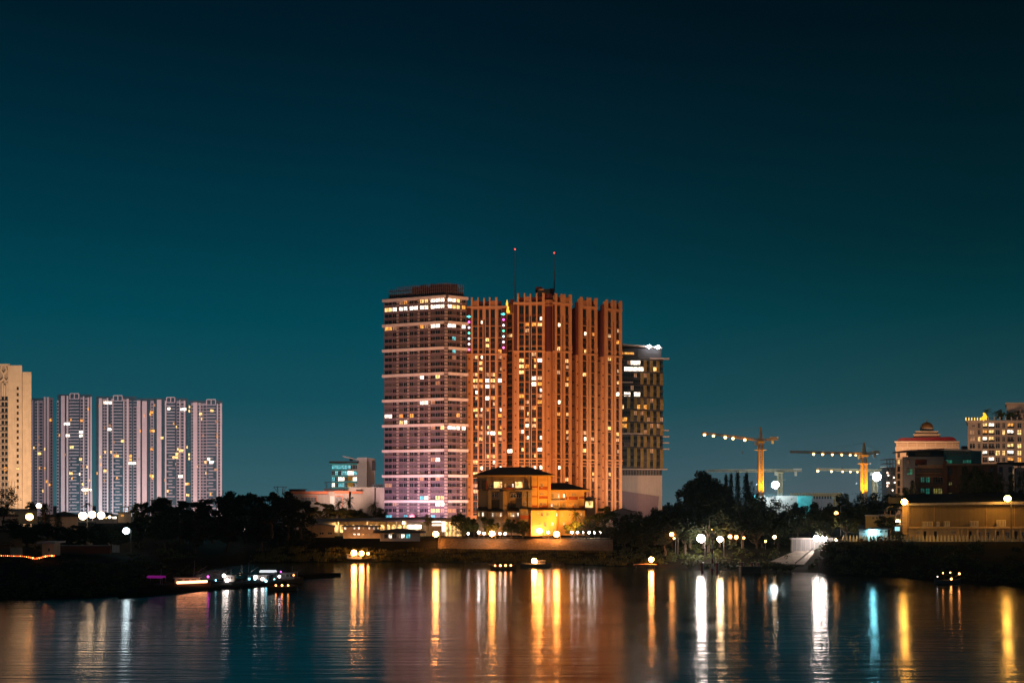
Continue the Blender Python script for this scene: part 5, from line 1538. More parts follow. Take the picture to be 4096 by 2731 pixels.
# ------------------------------------------------------------------ right side: domed hotel, apartments, dark blocks, depot
M_dome = mat('bronze_dome', (0.30, 0.15, 0.05), 0.45, 0.25, 0.6, metal=0.4)
M_red_roof = mat('dark_red_roof', (0.16, 0.012, 0.02), 0.6, 0.25, 0.8)
M_hotel = mat('peach_render', (0.50, 0.36, 0.26), 0.8, 0.12, 0.3, streak=0.4)
M_hotel_trim = mat('pale_peach_trim', (0.58, 0.46, 0.36), 0.8, 0.1)
def domed():
    YAW[0] = (3700 - CX) / F
    Z = 415.0
    b = Bld('hotel', 'peach building with a small bronze dome and dark red curved roof', 'building', (X(3710, Z + 12), Z + 12, GZ))
    w = b.mb('wall', [M_hotel, M_hotel_trim])
    w.pbox(3583, 3836, 1772, 2100, Z, Z + 26)
    w.pbox(3588, 3828, 1764, 1792, Z + .8, Z + 25)
    co = b.mb('cornice', [M_hotel_trim])
    co.pbox(3578, 3838, 1764, 1770, Z - 1.2, Z + 27); co.pbox(3581, 3838, 1789, 1799, Z - .6, Z + 27); co.pbox(3580, 3838, 1787, 1789, Z - .9, Z + 27)
    for k in range(9): b.mb(('balustrade_panel', k), [M_hotel]).pbox(3585 + 28 * k, 3608 + 28 * k, 1791.5, 1797, Z - .72, Z - .6)
    rf = b.mb('roof', [M_red_roof])
    prof = [(3588, 1764), (3592, 1758), (3600, 1752.5), (3612, 1750), (3800, 1746), (3814, 1748), (3824, 1754), (3830, 1764)]
    rf.slab([(X(p, Z), Z + .5, H(y, Z)) for p, y in reversed(prof)], (YAW[0] * 24, 24, 0))
    t = b.mb('roof_terrace', [M_hotel_trim, M_hotel])
    t.pbox(3655, 3760, 1737, 1754, Z + 4, Z + 20, 1); t.pbox(3652, 3762, 1735, 1738, Z + 3.2, Z + 21, 0)
    t.pbox(3662, 3750, 1726, 1735, Z + 6, Z + 18, 1); t.pbox(3659, 3753, 1723.5, 1726, Z + 5.2, Z + 19, 0)
    cx, cyy = X(3707, Z + 12), Z + 12
    b.sub = {'spire': 'dome'}
    zb = H(1723, Z + 12)
    dr = b.mb('drum', [M_hotel])
    dr.lathe((cx, cyy, zb), [(2.65, 0), (2.65, 1.3), (2.5, 1.35)], 24)
    for k in range(16):
        a = k * math.pi / 8
        dr.box(cx + 2.6 * math.cos(a) - .12, cx + 2.6 * math.cos(a) + .12, cyy + 2.6 * math.sin(a) - .12, cyy + 2.6 * math.sin(a) + .12, zb + .1, zb + 1.2)
    dm = b.mb('dome', [M_dome])
    dm.lathe((cx, cyy, zb + 1.3), [(2.6 * math.cos(R(a)), 2.5 * math.sin(R(a))) for a in range(0, 90, 10)] + [(.12, 2.55)], 24)
    for k in range(12):
        a0 = k * math.pi / 6
        for q in range(0, 80, 20):
            p = [Vector((cx + 2.64 * math.cos(R(e)) * math.cos(a0), cyy + 2.64 * math.cos(R(e)) * math.sin(a0), zb + 1.3 + 2.54 * math.sin(R(e)))) for e in (q, q + 20)]
            dm.tube(p[0], p[1], .06, n=4)
    sp_ = b.mb('spire', [M_dome]); sp_.tube((cx, cyy, zb + 3.7), (cx, cyy, zb + 5.3), .14, .03, 6); sp_.ball((cx, cyy, zb + 4.2), .25, 8, 5)
    f = Face.px(3583, Z, 3836, Z)
    fu = Face.px(3588, Z + .8, 3828, Z + .8)
    for a, c in ((3589, 3607), (3608, 3626), (3632, 3648), (3649, 3664), (3704, 3720), (3721, 3737), (3744, 3762), (3763, 3781), (3788, 3806)):
        b.win(fu, fu.U(a), fu.U(c), H(1788, Z), H(1772, Z), M_glass2 if a > 3700 else M_glass, False, .06, 1)
    for px in (3586, 3628, 3666, 3700, 3740, 3783, 3808, 3820): b.mb(('pillar', px), [M_hotel_trim]).pbox(px, px + 4, 1770, 1788, Z - .3, Z + .8)
    for k in range(6):
        y = 1808 + 28.6 * k
        lit = k == 1
        b.win(f, f.U(3590), f.U(3599), H(y + 20, Z), H(y, Z), M_lit_warm if lit else M_glass, lit, .06, 2)
    for k in range(5): b.mb(('trim', k), [M_hotel_trim]).pbox(3583, 3610, 1832 + 28.6 * k, 1834 + 28.6 * k, Z - .2, Z)
    for k in range(3): b.win(f, f.U(3625 + 20 * k), f.U(3640 + 20 * k), H(1822, Z), H(1806, Z), M_glass, False, .06, 1)
    b.finish(M_frame_dark)
domed()
YAW[0] = 0.0

M_apart = mat('pinkish_white_render', (0.50, 0.38, 0.32), 0.8, 0.12, 0.3, streak=0.4)
M_apart_trim = mat('pale_trim', (0.58, 0.46, 0.38), 0.8, 0.1)
def apartments():
    YAW[0] = (4000 - CX) / F
    Z = 460.0
    b = Bld('apartment_block', 'pinkish white apartment block with lit windows and a palm roof garden', 'building', (X(4040, Z + 12), Z + 12, GZ))
    f = Face.px(3871, Z, 4240, Z)
    w = b.mb('wall', [M_apart])
    w.fbox(f, 0, f.L, -24, 0, GZ, H(1686, Z))
    co = b.mb('cornice', [M_apart_trim])
    co.fbox(f, -1.2, f.L, -24, .9, H(1686, Z), H(1681, Z)); co.fbox(f, -.6, f.L, -24, .5, H(1690, Z), H(1686, Z))
    rnd = random.Random(77)
    lit = {(0, 3): 'x', (0, 2): 'w', (0, 6): 'o', (1, 0): 'd', (1, 2): 'o', (1, 3): 'w', (1, 5): 'w', (1, 6): 'x', (1, 8): 'w', (2, 0): 'd', (2, 1): 'w', (2, 2): 'x', (2, 3): 'w', (3, 6): 'w', (3, 8): 'w', (4, 2): 'x', (4, 4): 'w', (4, 5): 'w', (4, 6): 'x', (4, 8): 'w', (5, 3): 'x', (5, 6): 'o', (5, 8): 'o', (1, 9): 'w', (2, 10): 'x', (3, 9): 'o', (4, 10): 'w'}
    L = {'x': M_lit_white, 'w': M_lit_warm, 'o': M_lit_orange, 'd': M_lit_dim}
    cols_ = [(3878, 3900), (3911, 3921), (3930, 3948), (3954, 3976), (3982, 3999), (4009, 4020), (4029, 4053), (4057, 4061), (4069, 4085), (4096, 4112), (4120, 4140), (4160, 4180), (4190, 4215)]
    for k in range(12):
        y = 1690 + 27.3 * k
        b.mb(('string_course', k), [M_apart_trim]).fbox(f, 0, f.L, 0, .25, H(y + 25.5, Z), H(y + 24, Z))
        for i, (a, c) in enumerate(cols_):
            if k == 0 and i == 0:
                b.win(f, f.U(3889), f.U(3899), H(y + 16, Z), H(y + 10, Z), M_glass, False, .06, 1)
                continue
            key = lit.get((k, i)) or ('w' if k > 5 and rnd.random() < .2 else None)
            b.win(f, f.U(a), f.U(c), H(y + 21, Z), H(y + 2, Z), L[key] if key else (M_glass if rnd.random() < .6 else M_red_glass), key is not None, .06, 2)
            if i in (2, 3, 6): b.mb('balcony_rail', [M_dark_metal]).fbox(f, f.U(a) - .1, f.U(c) + .1, .4, .5, H(y + 22, Z), H(y + 14, Z))
            if i in (2, 3, 6): b.mb('balcony', [M_apart_trim]).fbox(f, f.U(a) - .2, f.U(c) + .2, 0, .6, H(y + 24, Z), H(y + 22, Z))
    ph = b.mb('penthouse', [M_apart, M_apart_trim])
    ph.fbox(f, f.U(4027), f.L, -18, -5, H(1686, Z), H(1612, Z)); ph.fbox(f, f.U(4021), f.L, -19, -4, H(1612, Z), H(1606, Z), 1)
    for k in range(8):
        ph.fbox(f, f.U(4031) + k * .8, f.U(4031) + k * .8 + .5, -5, -4.9, H(1632, Z), H(1616, Z), 1)
    ph.fbox(f, f.U(4083), f.L, -5, -2, H(1680, Z), H(1650, Z))
    bp_ = b.mb('baluster', [M_apart_trim])
    ra = b.mb('parapet_rail', [M_dark_metal]); ra.fbox(f, -.6, f.L, .3, .45, H(1672, Z), H(1670.5, Z))
    for k in range(10): bp_.fbox(f, f.U(3950 + 23 * k), f.U(3953 + 23 * k), .2, .6, H(1681, Z), H(1667, Z))
    gl = b.mb('lit_baluster', [emit('lit_bollard', (1, .62, .12), 1.8)])
    for k in range(8): gl.fbox(f, f.U(3861 + 11.5 * k), f.U(3863.5 + 11.5 * k), .2, .6, H(1681, Z), H(1670, Z))
    b.finish(M_frame_pale)
    r = thing('roof_statue', 'glowing golden curved statue on the roof corner of the apartment block', 'statue', (X(3932, Z - 1), Z - 1, H(1681, Z)))
    mb = MB()
    pts = [(3924, 1680), (3930, 1672), (3936, 1664), (3934, 1657), (3929, 1652)]
    for (a, ya), (c, yc), r0, r1 in zip(pts[:-1], pts[1:], (1.0, .9, .75, .6), (.9, .75, .6, .3)):
        mb.tube((X(a, Z), Z - 1, H(ya, Z)), (X(c, Z), Z - 1, H(yc, Z)), r0, r1, 8)
    mb.ball((X(3938, Z), Z - 1, H(1668, Z)), .8, 8, 5)
    mb.build('figure', emit('gold_lit', (1, .6, .03), 1.3), r)
    mb = MB(); mb.box(X(3920, Z), X(3942, Z), Z - 1.6, Z - .4, H(1683, Z), H(1680, Z)); mb.build('plinth', M_apart_trim, r)
apartments()
YAW[0] = 0.0

M_teal_glass = mat('green_teal_glass', (0.01, 0.05, 0.045), 0.2, 0.4, 0.4, spec=0.6)
M_brown_wall = mat('brown_brick_wall', (0.12, 0.06, 0.035), 0.85, 0.25, 0.6, streak=0.4)
M_brown_trim = mat('tan_trim', (0.24, 0.15, 0.09), 0.8, 0.2)
M_green_lit = emit('green_tinted_room', (0.05, 0.42, 0.30), 0.22, room=True)
M_olive_lit = emit('olive_room', (0.5, 0.45, 0.12), 0.30, room=True)
def dark_glass_block():
    YAW[0] = (3800 - CX) / F
    Z = 388.0
    b = Bld('office_building', 'dark green glass building wedged in front of the domed hotel', 'building', (X(3760, Z + 8), Z + 8, GZ))
    w = b.mb('wall', [M_slate, M_teal_glass, M_brown_trim])
    w.pbox(3610, 3775, 1826, 2100, Z, Z + 16, 0)
    w.pbox(3632, 3775, 1803, 1826, Z + 3, Z + 16, 0)
    w.pbox(3775, 3888, 1800, 2100, Z + 1, Z + 16, 1)
    w.pbox(3886, 3926, 1802, 2000, Z + 3, Z + 14, 1)
    r = b.mb('roof', [M_concrete, M_dark_clad]); r.slab([(X(3625, Z), Z - 1, H(1805, Z)), (X(3773, Z), Z - 1, H(1798, Z)), (X(3773, Z), Z + 14, H(1798, Z)), (X(3625, Z), Z + 14, H(1805, Z))], (0, 0, .5), 1)
    r.slab([(X(3773, Z), Z - 1, H(1799, Z)), (X(3878, Z), Z - 1, H(1803, Z)), (X(3878, Z), Z + 14, H(1803, Z)), (X(3773, Z), Z + 14, H(1799, Z))], (0, 0, .5), 0)
    pw = b.mb('panel', [M_brown_trim]); pw.pbox(3662, 3720, 1808, 1822, Z + 2.6, Z + 3)
    f = Face.px(3775, Z + 1, 3888, Z + 1)
    for k in range(8): b.win(f, f.U(3778 + 13 * k), f.U(3789 + 13 * k), H(1818, Z), H(1806, Z), M_teal_glass, False, .06, 1)
    for a, c in ((3783, 3808), (3852, 3862), (3866, 3884)): b.win(f, f.U(a), f.U(c), H(1852, Z), H(1838, Z), M_green_lit, True, .06, 1)
    f2 = Face.px(3610, Z, 3775, Z)
    for k, y in enumerate((1838, 1872)): b.win(f2, f2.U(3626), f2.U(3636), H(y + 20, Z), H(y, Z), M_glass2, False, .06, 2)
    b.win(f2, f2.U(3627), f2.U(3650), H(1898, Z), H(1875, Z), M_green_lit, True, .06, 2)
    b.finish(M_frame_dark)
    Z = 362.0
    b = Bld('apartment_block', 'dark brown brick block with wide recessed windows behind the yellow lit depot', 'building', (X(3850, Z + 8), Z + 8, GZ))
    w = b.mb('wall', [M_brown_wall, M_brown_trim, mat('rust_panel', (.22, .05, .025), .8)])
    w.pbox(3660, 3772, 1870, 2100, Z, Z + 14, 0)
    w.pbox(3672, 3780, 1858, 1872, Z - .6, Z + 12, 1)
    w.pbox(3660, 3705, 1836, 1858, Z + 4, Z + 12, 2)
    w.pbox(3772, 3790, 1842, 2100, Z - 2, Z + 12, 0)
    w.pbox(3790, 3832, 1860, 2100, Z + .5, Z + 14, 0)
    w.pbox(3832, 3992, 1858, 2100, Z - 1, Z + 14, 0)
    tr = b.mb('cornice', [M_brown_trim]); tr.pbox(3784, 3992, 1854, 1860, Z - 2.2, Z + 14); tr.pbox(3664, 3762, 1890, 1894, Z - .5, Z); tr.pbox(3664, 3770, 1904, 1908, Z - .5, Z)
    bw = b.mb('white_wing', [mat('lilac_white_render', (.34, .26, .26), .8, .15, .4, streak=.5)])
    bw.pbox(3990, 4052, 1856, 2000, Z - 1.5, Z + 12); bw.pbox(4064, 4240, 1870, 2000, Z + 2, Z + 12)
    br = b.mb('roof', [M_roof_dark]); br.pbox(3990, 4240, 1848, 1856, Z - 2, Z + 14)
    f = Face.px(3660, Z, 3772, Z)
    for k, y in enumerate((1906, 1952)):
        for a, c in ((3682, 3698), (3702, 3719), (3733, 3750), (3752, 3769)):
            b.win(f, f.U(a), f.U(c), H(y + 30, Z), H(y, Z), M_olive_lit if (k and a > 3730) else M_green_lit if a < 3720 else M_glass, k == 1, .06, 2)
            b.mb('balcony_rail', [M_dark_metal]).fbox(f, f.U(a), f.U(c), .25, .32, H(y + 31, Z), H(y + 22, Z))
    for a in range(3666, 3758, 13): b.win(f, f.U(a), f.U(a + 10), H(1888, Z), H(1876, Z), M_glass2, False, .06, 1)
    f2 = Face.px(3790, Z + .5, 3832, Z + .5)
    for y0, y1, m in ((1874, 1896, M_glass), (1926, 1940, M_olive_lit), (1970, 1980, M_olive_lit)): b.win(f2, f2.U(3794), f2.U(3808), H(y1, Z), H(y0, Z), m, m is M_olive_lit, .06, 2)
    f3 = Face.px(3832, Z - 1, 3992, Z - 1)
    for a in (3845, 3892, 3960):
        for y in (1870, 1904, 1940): b.win(f3, f3.U(a), f3.U(a + 17), H(y + 19, Z), H(y, Z), M_glass, False, .06, 2)
    f4 = Face.px(3990, Z - 1.5, 4052, Z - 1.5)
    for a in (3997, 4034):
        for y in (1868, 1902): b.win(f4, f4.U(a), f4.U(a + 12), H(y + 20, Z), H(y, Z), M_glass, False, .06, 2)
    f5 = Face.px(4064, Z + 2, 4240, Z + 2)
    for k in range(4): b.win(f5, f5.U(4068 + 8 * k), f5.U(4073 + 8 * k), H(1896, Z), H(1884, Z), M_glass, False, .06, 1)
    b.win(f5, f5.U(4072), f5.U(4084), H(1935, Z), H(1908, Z), M_glass, False, .06, 1)
    b.finish(M_frame_dark)
dark_glass_block()
YAW[0] = 0.0
c = (X(3857, 392), 392, H(1800, 392))
r = thing('water_tank', 'dark water tank on the green glass building roof beside the apartment block', 'tank', c)
mb = MB(); mb.tube((c[0] - 1, c[1], c[2] + .9), (c[0] + 1, c[1], c[2] + .9), .8, n=12); mb.build('tank_body', M_dark_metal, r)
mb = MB(); mb.box(c[0] - .8, c[0] + .8, c[1] - .5, c[1] + .5, c[2], c[2] + .3); mb.build('cradle', M_metal, r)

# long yellow-lit depot behind the promenade
M_depot = mat('ribbed_tan_sheet', (0.27, 0.19, 0.09), 0.7, 0.15, 0.2, streak=0.85)  # sheet tone darkened for the dimmer wall above the ledge
M_depot_lower = mat('lamplit_tan_plaster', (0.6, 0.42, 0.22), 0.85, 0.25, 0.5, streak=0.5)  # plaster tone raised to carry lamp light below the ledge
PG = 8.46
def depot_right():
    YAW[0] = (3640 - CX) / F
    Z = 322.0
    b = Bld('warehouse', 'long tan ribbed depot lit yellow behind the promenade railing', 'building', (X(3880, Z + 10), Z + 10, PG))
    w = b.mb('wall', [M_depot, M_depot_lower])
    w.pbox(3612, 4300, 2018, 2108, Z, Z + 24, 0)
    w.pbox(3632, 4300, 2112, 2160, Z - 1.2, Z, 1)
    for k in range(108): w.box(X(3634, Z) + k * .5, X(3634, Z) + k * .5 + .1, Z - .06, Z, H(2107, Z), H(2024, Z), 0)
    w.pbox(3610, 3637, 2010, 2160, Z - 1.6, Z - .1, 1)
    for k in range(11): w.pbox(3609, 3638, 2026 + 12 * k, 2029 + 12 * k, Z - 1.75, Z - 1.6, 1)
    lg = b.mb('ledge', [M_depot_lower]); lg.pbox(3625, 4300, 2106, 2112, Z - 2.4, Z)
    rf = b.mb('roof', [M_roof_dark, M_concrete])
    pts = [(X(3605, Z), Z - 2.5, H(2019, Z)), (X(4300, Z), Z - 2.5, H(2003, Z)), (X(4300, Z), Z + 14, H(1972, Z + 14)), (X(3700, Z), Z + 14, H(1979, Z + 14))]
    rf.slab(pts, (0, 0, .3), 0)
    rf.slab([(X(3603, Z), Z - 2.8, H(2021, Z)), (X(4300, Z), Z - 2.8, H(2012, Z)), (X(4300, Z), Z - 2.8, H(2000, Z)), (X(3603, Z), Z - 2.8, H(2013, Z))], (0, .25, 0), 1)
    rf.pbox(3553, 3612, 1988, 2012, Z + 2, Z + 14, 0)
    f = Face.px(3632, Z - 1.2, 4300, Z - 1.2)
    dr = b.mb('door', [mat('dark_door', (.03, .02, .012), .7)])
    for a, c in ((3694, 3705), (3736, 3747), (3876, 3886), (3984, 3996), (4058, 4070)): dr.fbox(f, f.U(a), f.U(c), 0, .06, H(2160, Z), H(2123, Z))
    for a, c, y0, y1 in ((3667, 3676, 2126, 2132), (3805, 3812, 2124, 2131), (3814, 3822, 2124, 2131), (3905, 3921, 2128, 2152), (3942, 3957, 2128, 2152), (4020, 4036, 2128, 2152), (4085, 4100, 2128, 2152)):
        b.win(f, f.U(a), f.U(c), H(y1, Z), H(y0, Z), M_glass, False, .06, 2)
    for px in (3830, 3845, 3868, 3908, 3940, 3980, 4010, 4050, 4080): b.mb(('pillar', px), [M_depot_lower]).pbox(px, px + 5, 2112, 2160, Z - 2.2, Z - 1.8)
    for px in (3640, 3736, 3946, 4057): b.mb(('drainpipe', px), [M_depot_lower]).pbox(px, px + 2, 2022, 2106, Z - .35, Z - .1)
    b.finish(M_frame_pale)
    for k, (a, c, y0) in enumerate(((3688, 3712, 2085), (3714, 3732, 2085), (3744, 3758, 2085), (3776, 3799, 2084), (3880, 3914, 2083), (3986, 4023, 2079))):
        zz = Z - 2.0
        lab = ['boxy air conditioner at the outer end of the depot ledge', 'air conditioner with pale slats second along the depot ledge', 'narrow air conditioner third along the depot ledge', 'air conditioner standing alone above the pair of dark doors', 'large air conditioner at the middle of the depot ledge', 'tallest air conditioner on the depot ledge near the second lamp'][k]
        r = thing('air_conditioner', lab, 'air conditioner', (X((a + c) / 2, zz), zz + .6, H(2106, zz)), 'air conditioners on the depot ledge')
        m = MB(); m.pbox(a, c, y0, 2104, zz, zz + 1.2); m.build('casing', mat('cream_casing', (.75, .6, .38), .6), r)
        m = MB()
        n = max(2, int((c - a) / 6))
        for j in range(n): m.pbox(a + 1.5 + j * (c - a - 2) / n, a + 3.2 + j * (c - a - 2) / n, y0 + 2, 2102, zz - .06, zz - .003)
        m.build('grille', M_dark_metal, r)
        m = MB(); m.pbox(a - 4, c + 4, 2104, 2106, zz - .2, zz + 1.3); m.build('stand', M_metal, r)
depot_right()
YAW[0] = 0.0

# promenade railing
def railing():
    Z = 301.5
    r = thing('promenade_railing', 'long promenade railing of pale rounded posts along the right bank top', 'railing', (X(3730, Z), Z, PG))
    M_post = mat('pale_railing_post', (.72, .6, .36), .8, .2)
    px = 3372
    proto = None
    k = 0
    while px < 4180:
        x = X(px + 2.5, Z)
        if proto is None:
            mb = MB()
            mb.box(-.22, .22, -.22, .22, 0, 1.35)
            mb.lathe((0, 0, 1.35), [(.26, 0), (.26, .1), (.15, .16), (.2, .3), (.16, .42), (.05, .5)], 8)
            o = mb.build('post', M_post, None, (0, 0, 0))
            proto = o
            o.parent = r
        else:
            o = bpy.data.objects.new('post', proto.data)
            sc.collection.objects.link(o)
            o.parent = r
        o.location = (x - WO[r.name][0], 0, 8.5 - PG)
        px += 13.2 + 0.004 * (px - 3372)
        k += 1
    for z in (8.85, 9.25, 9.6):
        mb = MB(); mb.box(X(3374, Z), X(4178, Z), Z - .04, Z + .04, z, z + .07); mb.build('rail', M_dark_metal, r)
    mb = MB(); mb.box(X(3366, Z), X(4185, Z), Z - .5, Z + .5, 7.3, 8.5); mb.build('kerb', M_concrete, r)
railing()
mb = MB(); mb.face([(X(3366, 302), 302.1, 8.52), (X(4500, 302), 302.1, 8.52), (X(4500, 302), 319, 8.52), (X(3380, 302), 319, 8.52)])
tag(mb.build('pavement', mat('promenade_paving', (.3, .24, .16), .85, .3, .8), None), 'promenade paving between the railing and the tan depot', None, None, 'structure')
shed('house', 'low yellow lit building behind the leafy tree left of the depot', 3462, 3606, 2058, 2056, 2112, 345, 10, mat('yellow_plaster', (.5, .36, .12), .8), M_white, [(3490, 3496, 2066, 2076, M_glass), (3504, 3510, 2066, 2076, M_glass), (3578, 3606, 2075, 2098, M_shopglow)], over=.4)
shed('hut', 'small white hut with a bright wall lamp behind the promenade posts', 3470, 3551, 2112, 2107, 2156, 312, 6, M_white, M_grey_panel, [(3519, 3529, 2120, 2128, M_glass), (3540, 3548, 2120, 2127, M_glass)], over=.4)
shed('hut', 'low grey annex with three small windows beside the white hut', 3436, 3469, 2116, 2113, 2156, 312, 6, M_grey_wall, M_grey_panel, [(3439, 3444, 2122, 2129, M_glass), (3448, 3453, 2122, 2129, M_glass), (3457, 3462, 2122, 2129, M_glass)], over=.2)
r = thing('screen_sign', 'small cyan lit sign board next to the corner of the tan depot', 'sign', (X(3590, 314), 314, PG))
mb = MB(); mb.pbox(3581, 3599, 2106, 2122, 313.8, 314.1); mb.build('panel', emit('cyan_sign', (.35, .85, 1), 1.3), r)
mb = MB(); mb.pbox(3589, 3591, 2122, 2156, 313.9, 314.1); mb.build('post', M_dark_metal, r)
r = thing('gazebo', 'dark pavilion with a low tiled hip roof below the tree beside the depot', 'pavilion', (X(3570, 335), 335, PG))
mb = MB(); hip(mb, X(3535, 332), X(3608, 332), 332, 339, H(2040, 332), H(2030, 336), X(3560, 335.5), X(3582, 335.5), 335.5, .8); mb.build('roof', mat('green_roof', (.03, .045, .02), .7), r)
mb = MB()
for px in (3538, 3560, 3582, 3604): mb.pbox(px, px + 3, 2041, 2156, 332, 332.3)
mb.build('post', M_brown_trim, r)

# ------------------------------------------------------------------ boat ramp, wall, mooring posts
M_ramp = mat('worn_concrete_ramp', (.28, .24, .21), .9, .35, .5, streak=.3)
mb = MB()
ramp = [(X(3062, 302), 302, 1.3), (X(3216, 298), 298, 1.2), (X(3262, 309), 309, 5.0), (X(3180, 309.5), 309.5, 4.75)]
mb.slab(ramp, (0, 0, .35))
tag(mb.build('boat_ramp', M_ramp, None), 'pale worn concrete boat ramp running down from the twin white lamps', None, None, 'structure')
r = thing('ramp_railing', 'dark beaded chain railing along the edge of the concrete boat ramp', 'railing', (X(3195, 289), 289, .6))
mb = MB()
for k in range(16):
    t = k / 15
    p = Vector(ramp[1]).lerp(Vector(ramp[2]), t) + Vector((-2.6 + 1.6 * t, 0, .5))
    mb.tube(p, p + Vector((0, 0, .55)), .12, n=5)
mb.build('post', M_dark_metal, r)
mb = MB()
p, q = Vector(ramp[1]) + Vector((-2.6, 0, .9)), Vector(ramp[2]) + Vector((-1.0, 0, .9))
mb.tube(p, q, .07, n=5); mb.build('chain', M_dark_metal, r)
r = thing('retaining_wall', 'pale concrete retaining wall lit by the twin white lamps', 'wall', (X(3240, 311), 311, 5))
mb = MB(); mb.pbox(3166, 3345, 2157, 2206, 311, 312); mb.build('wall', mat('stained_concrete', (.2, .19, .19), .9, .3, .4, streak=.6), r)
mb = MB(); mb.pbox(3164, 3347, 2150, 2157, 310.7, 312.3)
for k in range(10): mb.pbox(3168 + 18 * k, 3170 + 18 * k, 2158, 2205, 310.93, 311)
mb.build('coping', M_concrete, r)

M_pole_red = mat('red_pole_paint', (.22, .02, .04), .6, .2)
M_pole_white = mat('white_pole_paint', (.62, .58, .56), .6, .1)
def mooring(px, y0, y1, r_, Z, label):
    rt = thing('mooring_post', label, 'post', (X(px, Z), Z, -.4), 'red and white mooring posts')
    z0, z1 = -.4, H(y0, Z)
    mb = MB(); mb.tube((X(px, Z), Z, z0), (X(px, Z), Z, z1), r_, n=12); mb.build('pile', M_pole_red, rt)
    mb = MB(); mb.tube((X(px, Z), Z, z1 - .02), (X(px, Z), Z, z1 + .12), r_ * 1.1, n=12)
    mb.box(X(px, Z) + r_ * .2, X(px, Z) + r_ * .75, Z - r_ * 1.06, Z - r_ * .6, .3, z1 - .3)
    mb.build('cap', M_pole_white, rt)
mooring(2809, 2250, 2285, .42, 287, 'thick red mooring post left of the tall striped pole')
mooring(2870, 2250, 2285, .42, 287, 'thick red mooring post right of the tall striped pole')
mooring(2969, 2249, 2268, .42, 285, 'first red white post on the timber dolphin')
mooring(3009, 2249, 2266, .42, 286, 'middle white topped post on the timber dolphin')
mooring(3033, 2250, 2266, .36, 286, 'dark post at the ramp end of the timber dolphin')
Z = 287
r = thing('signal_pole', 'tall red and white striped pole with a white lit edge in the water', 'pole', (X(2849, Z), Z, -.4))
x = X(2849, Z)
for k in range(7):
    mb = MB(); z0, z1 = -.4 + k * 1.45, -.4 + (k + 1) * 1.45
    mb.tube((x, Z, z0), (x, Z, z1), .42 if k == 0 else .28, n=10); mb.build('section', M_pole_red if k % 2 == 0 else M_pole_white, r)
mb = MB(); mb.tube((x, Z, 9.75), (x, Z, 12.4), .1, n=6); mb.build('mast', M_metal, r)
mb = MB(); mb.box(x - .5, x + 1.0, Z - .2, Z - .1, 10.4, 11.2); mb.build('board', M_metal, r)
mb = MB(); mb.ball((x - .1, Z, 12.5), .2, 8, 5); mb.build('lamp', emit('amber_tip', (1, .6, .1), 3), r)
Z = 284
r = thing('timber_dolphin', 'dark timber mooring platform with three posts below the boat ramp', 'platform', (X(3005, Z + 2), Z + 2, -.5))
mb = MB(); mb.pbox(2965, 3044, 2266, 2289, Z, Z + 3); mb.build('fender', mat('wet_timber', (.05, .035, .025), .7, .4), r)
mb = MB(); mb.pbox(2962, 3047, 2264, 2266.5, Z - .3, Z + 3.4); mb.build('deck', mat('dock_plank', (.14, .09, .05), .8, .3), r)
r = thing('floating_stage', 'low floating jetty carrying the small amber lamp', 'jetty', (X(2585, 303), 303, 0))
mb = MB(); mb.pbox(2538, 2628, 2256, 2262, 303, 306); mb.build('deck', mat('orange_plank', (.3, .13, .05), .8, .3), r)
mb = MB()
for px in (2545, 2583, 2620): mb.pbox(px, px + 4, 2262, 2275, 303.2, 304.4)
mb.build('float', M_dark_metal, r)

# bushes on the ramp's foot handled as plants
# ------------------------------------------------------------------ cranes and building sites
M_crane = mat('crane_yellow', (0.60, 0.30, 0.01), 0.5, 0.2, 0.6)
M_crane_pale = mat('crane_pale_yellow', (0.45, 0.32, 0.16), 0.55, 0.2, 0.6)
M_weight = mat('counterweight_concrete', (.55, .5, .42), .8, .15)
def lattice(mb, p, q, w, n, t=.16, tri=False, w2=None):
    p, q = Vector(p), Vector(q)
    d = (q - p).normalized()
    if abs(d.z) > .9: a, c = Vector((1, 0, 0)), Vector((0, 1, 0))
    else:
        c = Vector((-d.y, d.x, 0)).normalized(); a = d.cross(c)
    w2 = w if w2 is None else w2
    offs = [(-1, -1), (1, -1), (1, 1), (-1, 1)] if not tri else [(-1, -1), (-1, 1), (1, 0)]
    if tri:  a = Vector((0, 0, 1))
    def P(k, i):
        f = k / n
        ww = (w + (w2 - w) * f) / 2
        return p + (q - p) * f + a * offs[i][0] * ww + c * offs[i][1] * ww
    m = len(offs)
    for i in range(m): mb.tube(P(0, i), P(n, i), t, n=4)
    for k in range(n):
        for i in range(m):
            j = (i + 1) % m
            mb.tube(P(k, i), P(k + 1, j) if k % 2 == 0 else P(k + 1, j), t * .6, n=4, cap=False)
            mb.tube(P(k + 1, i), P(k, j), t * .6, n=4, cap=False)
            mb.tube(P(k, i), P(k, j), t * .6, n=4, cap=False)
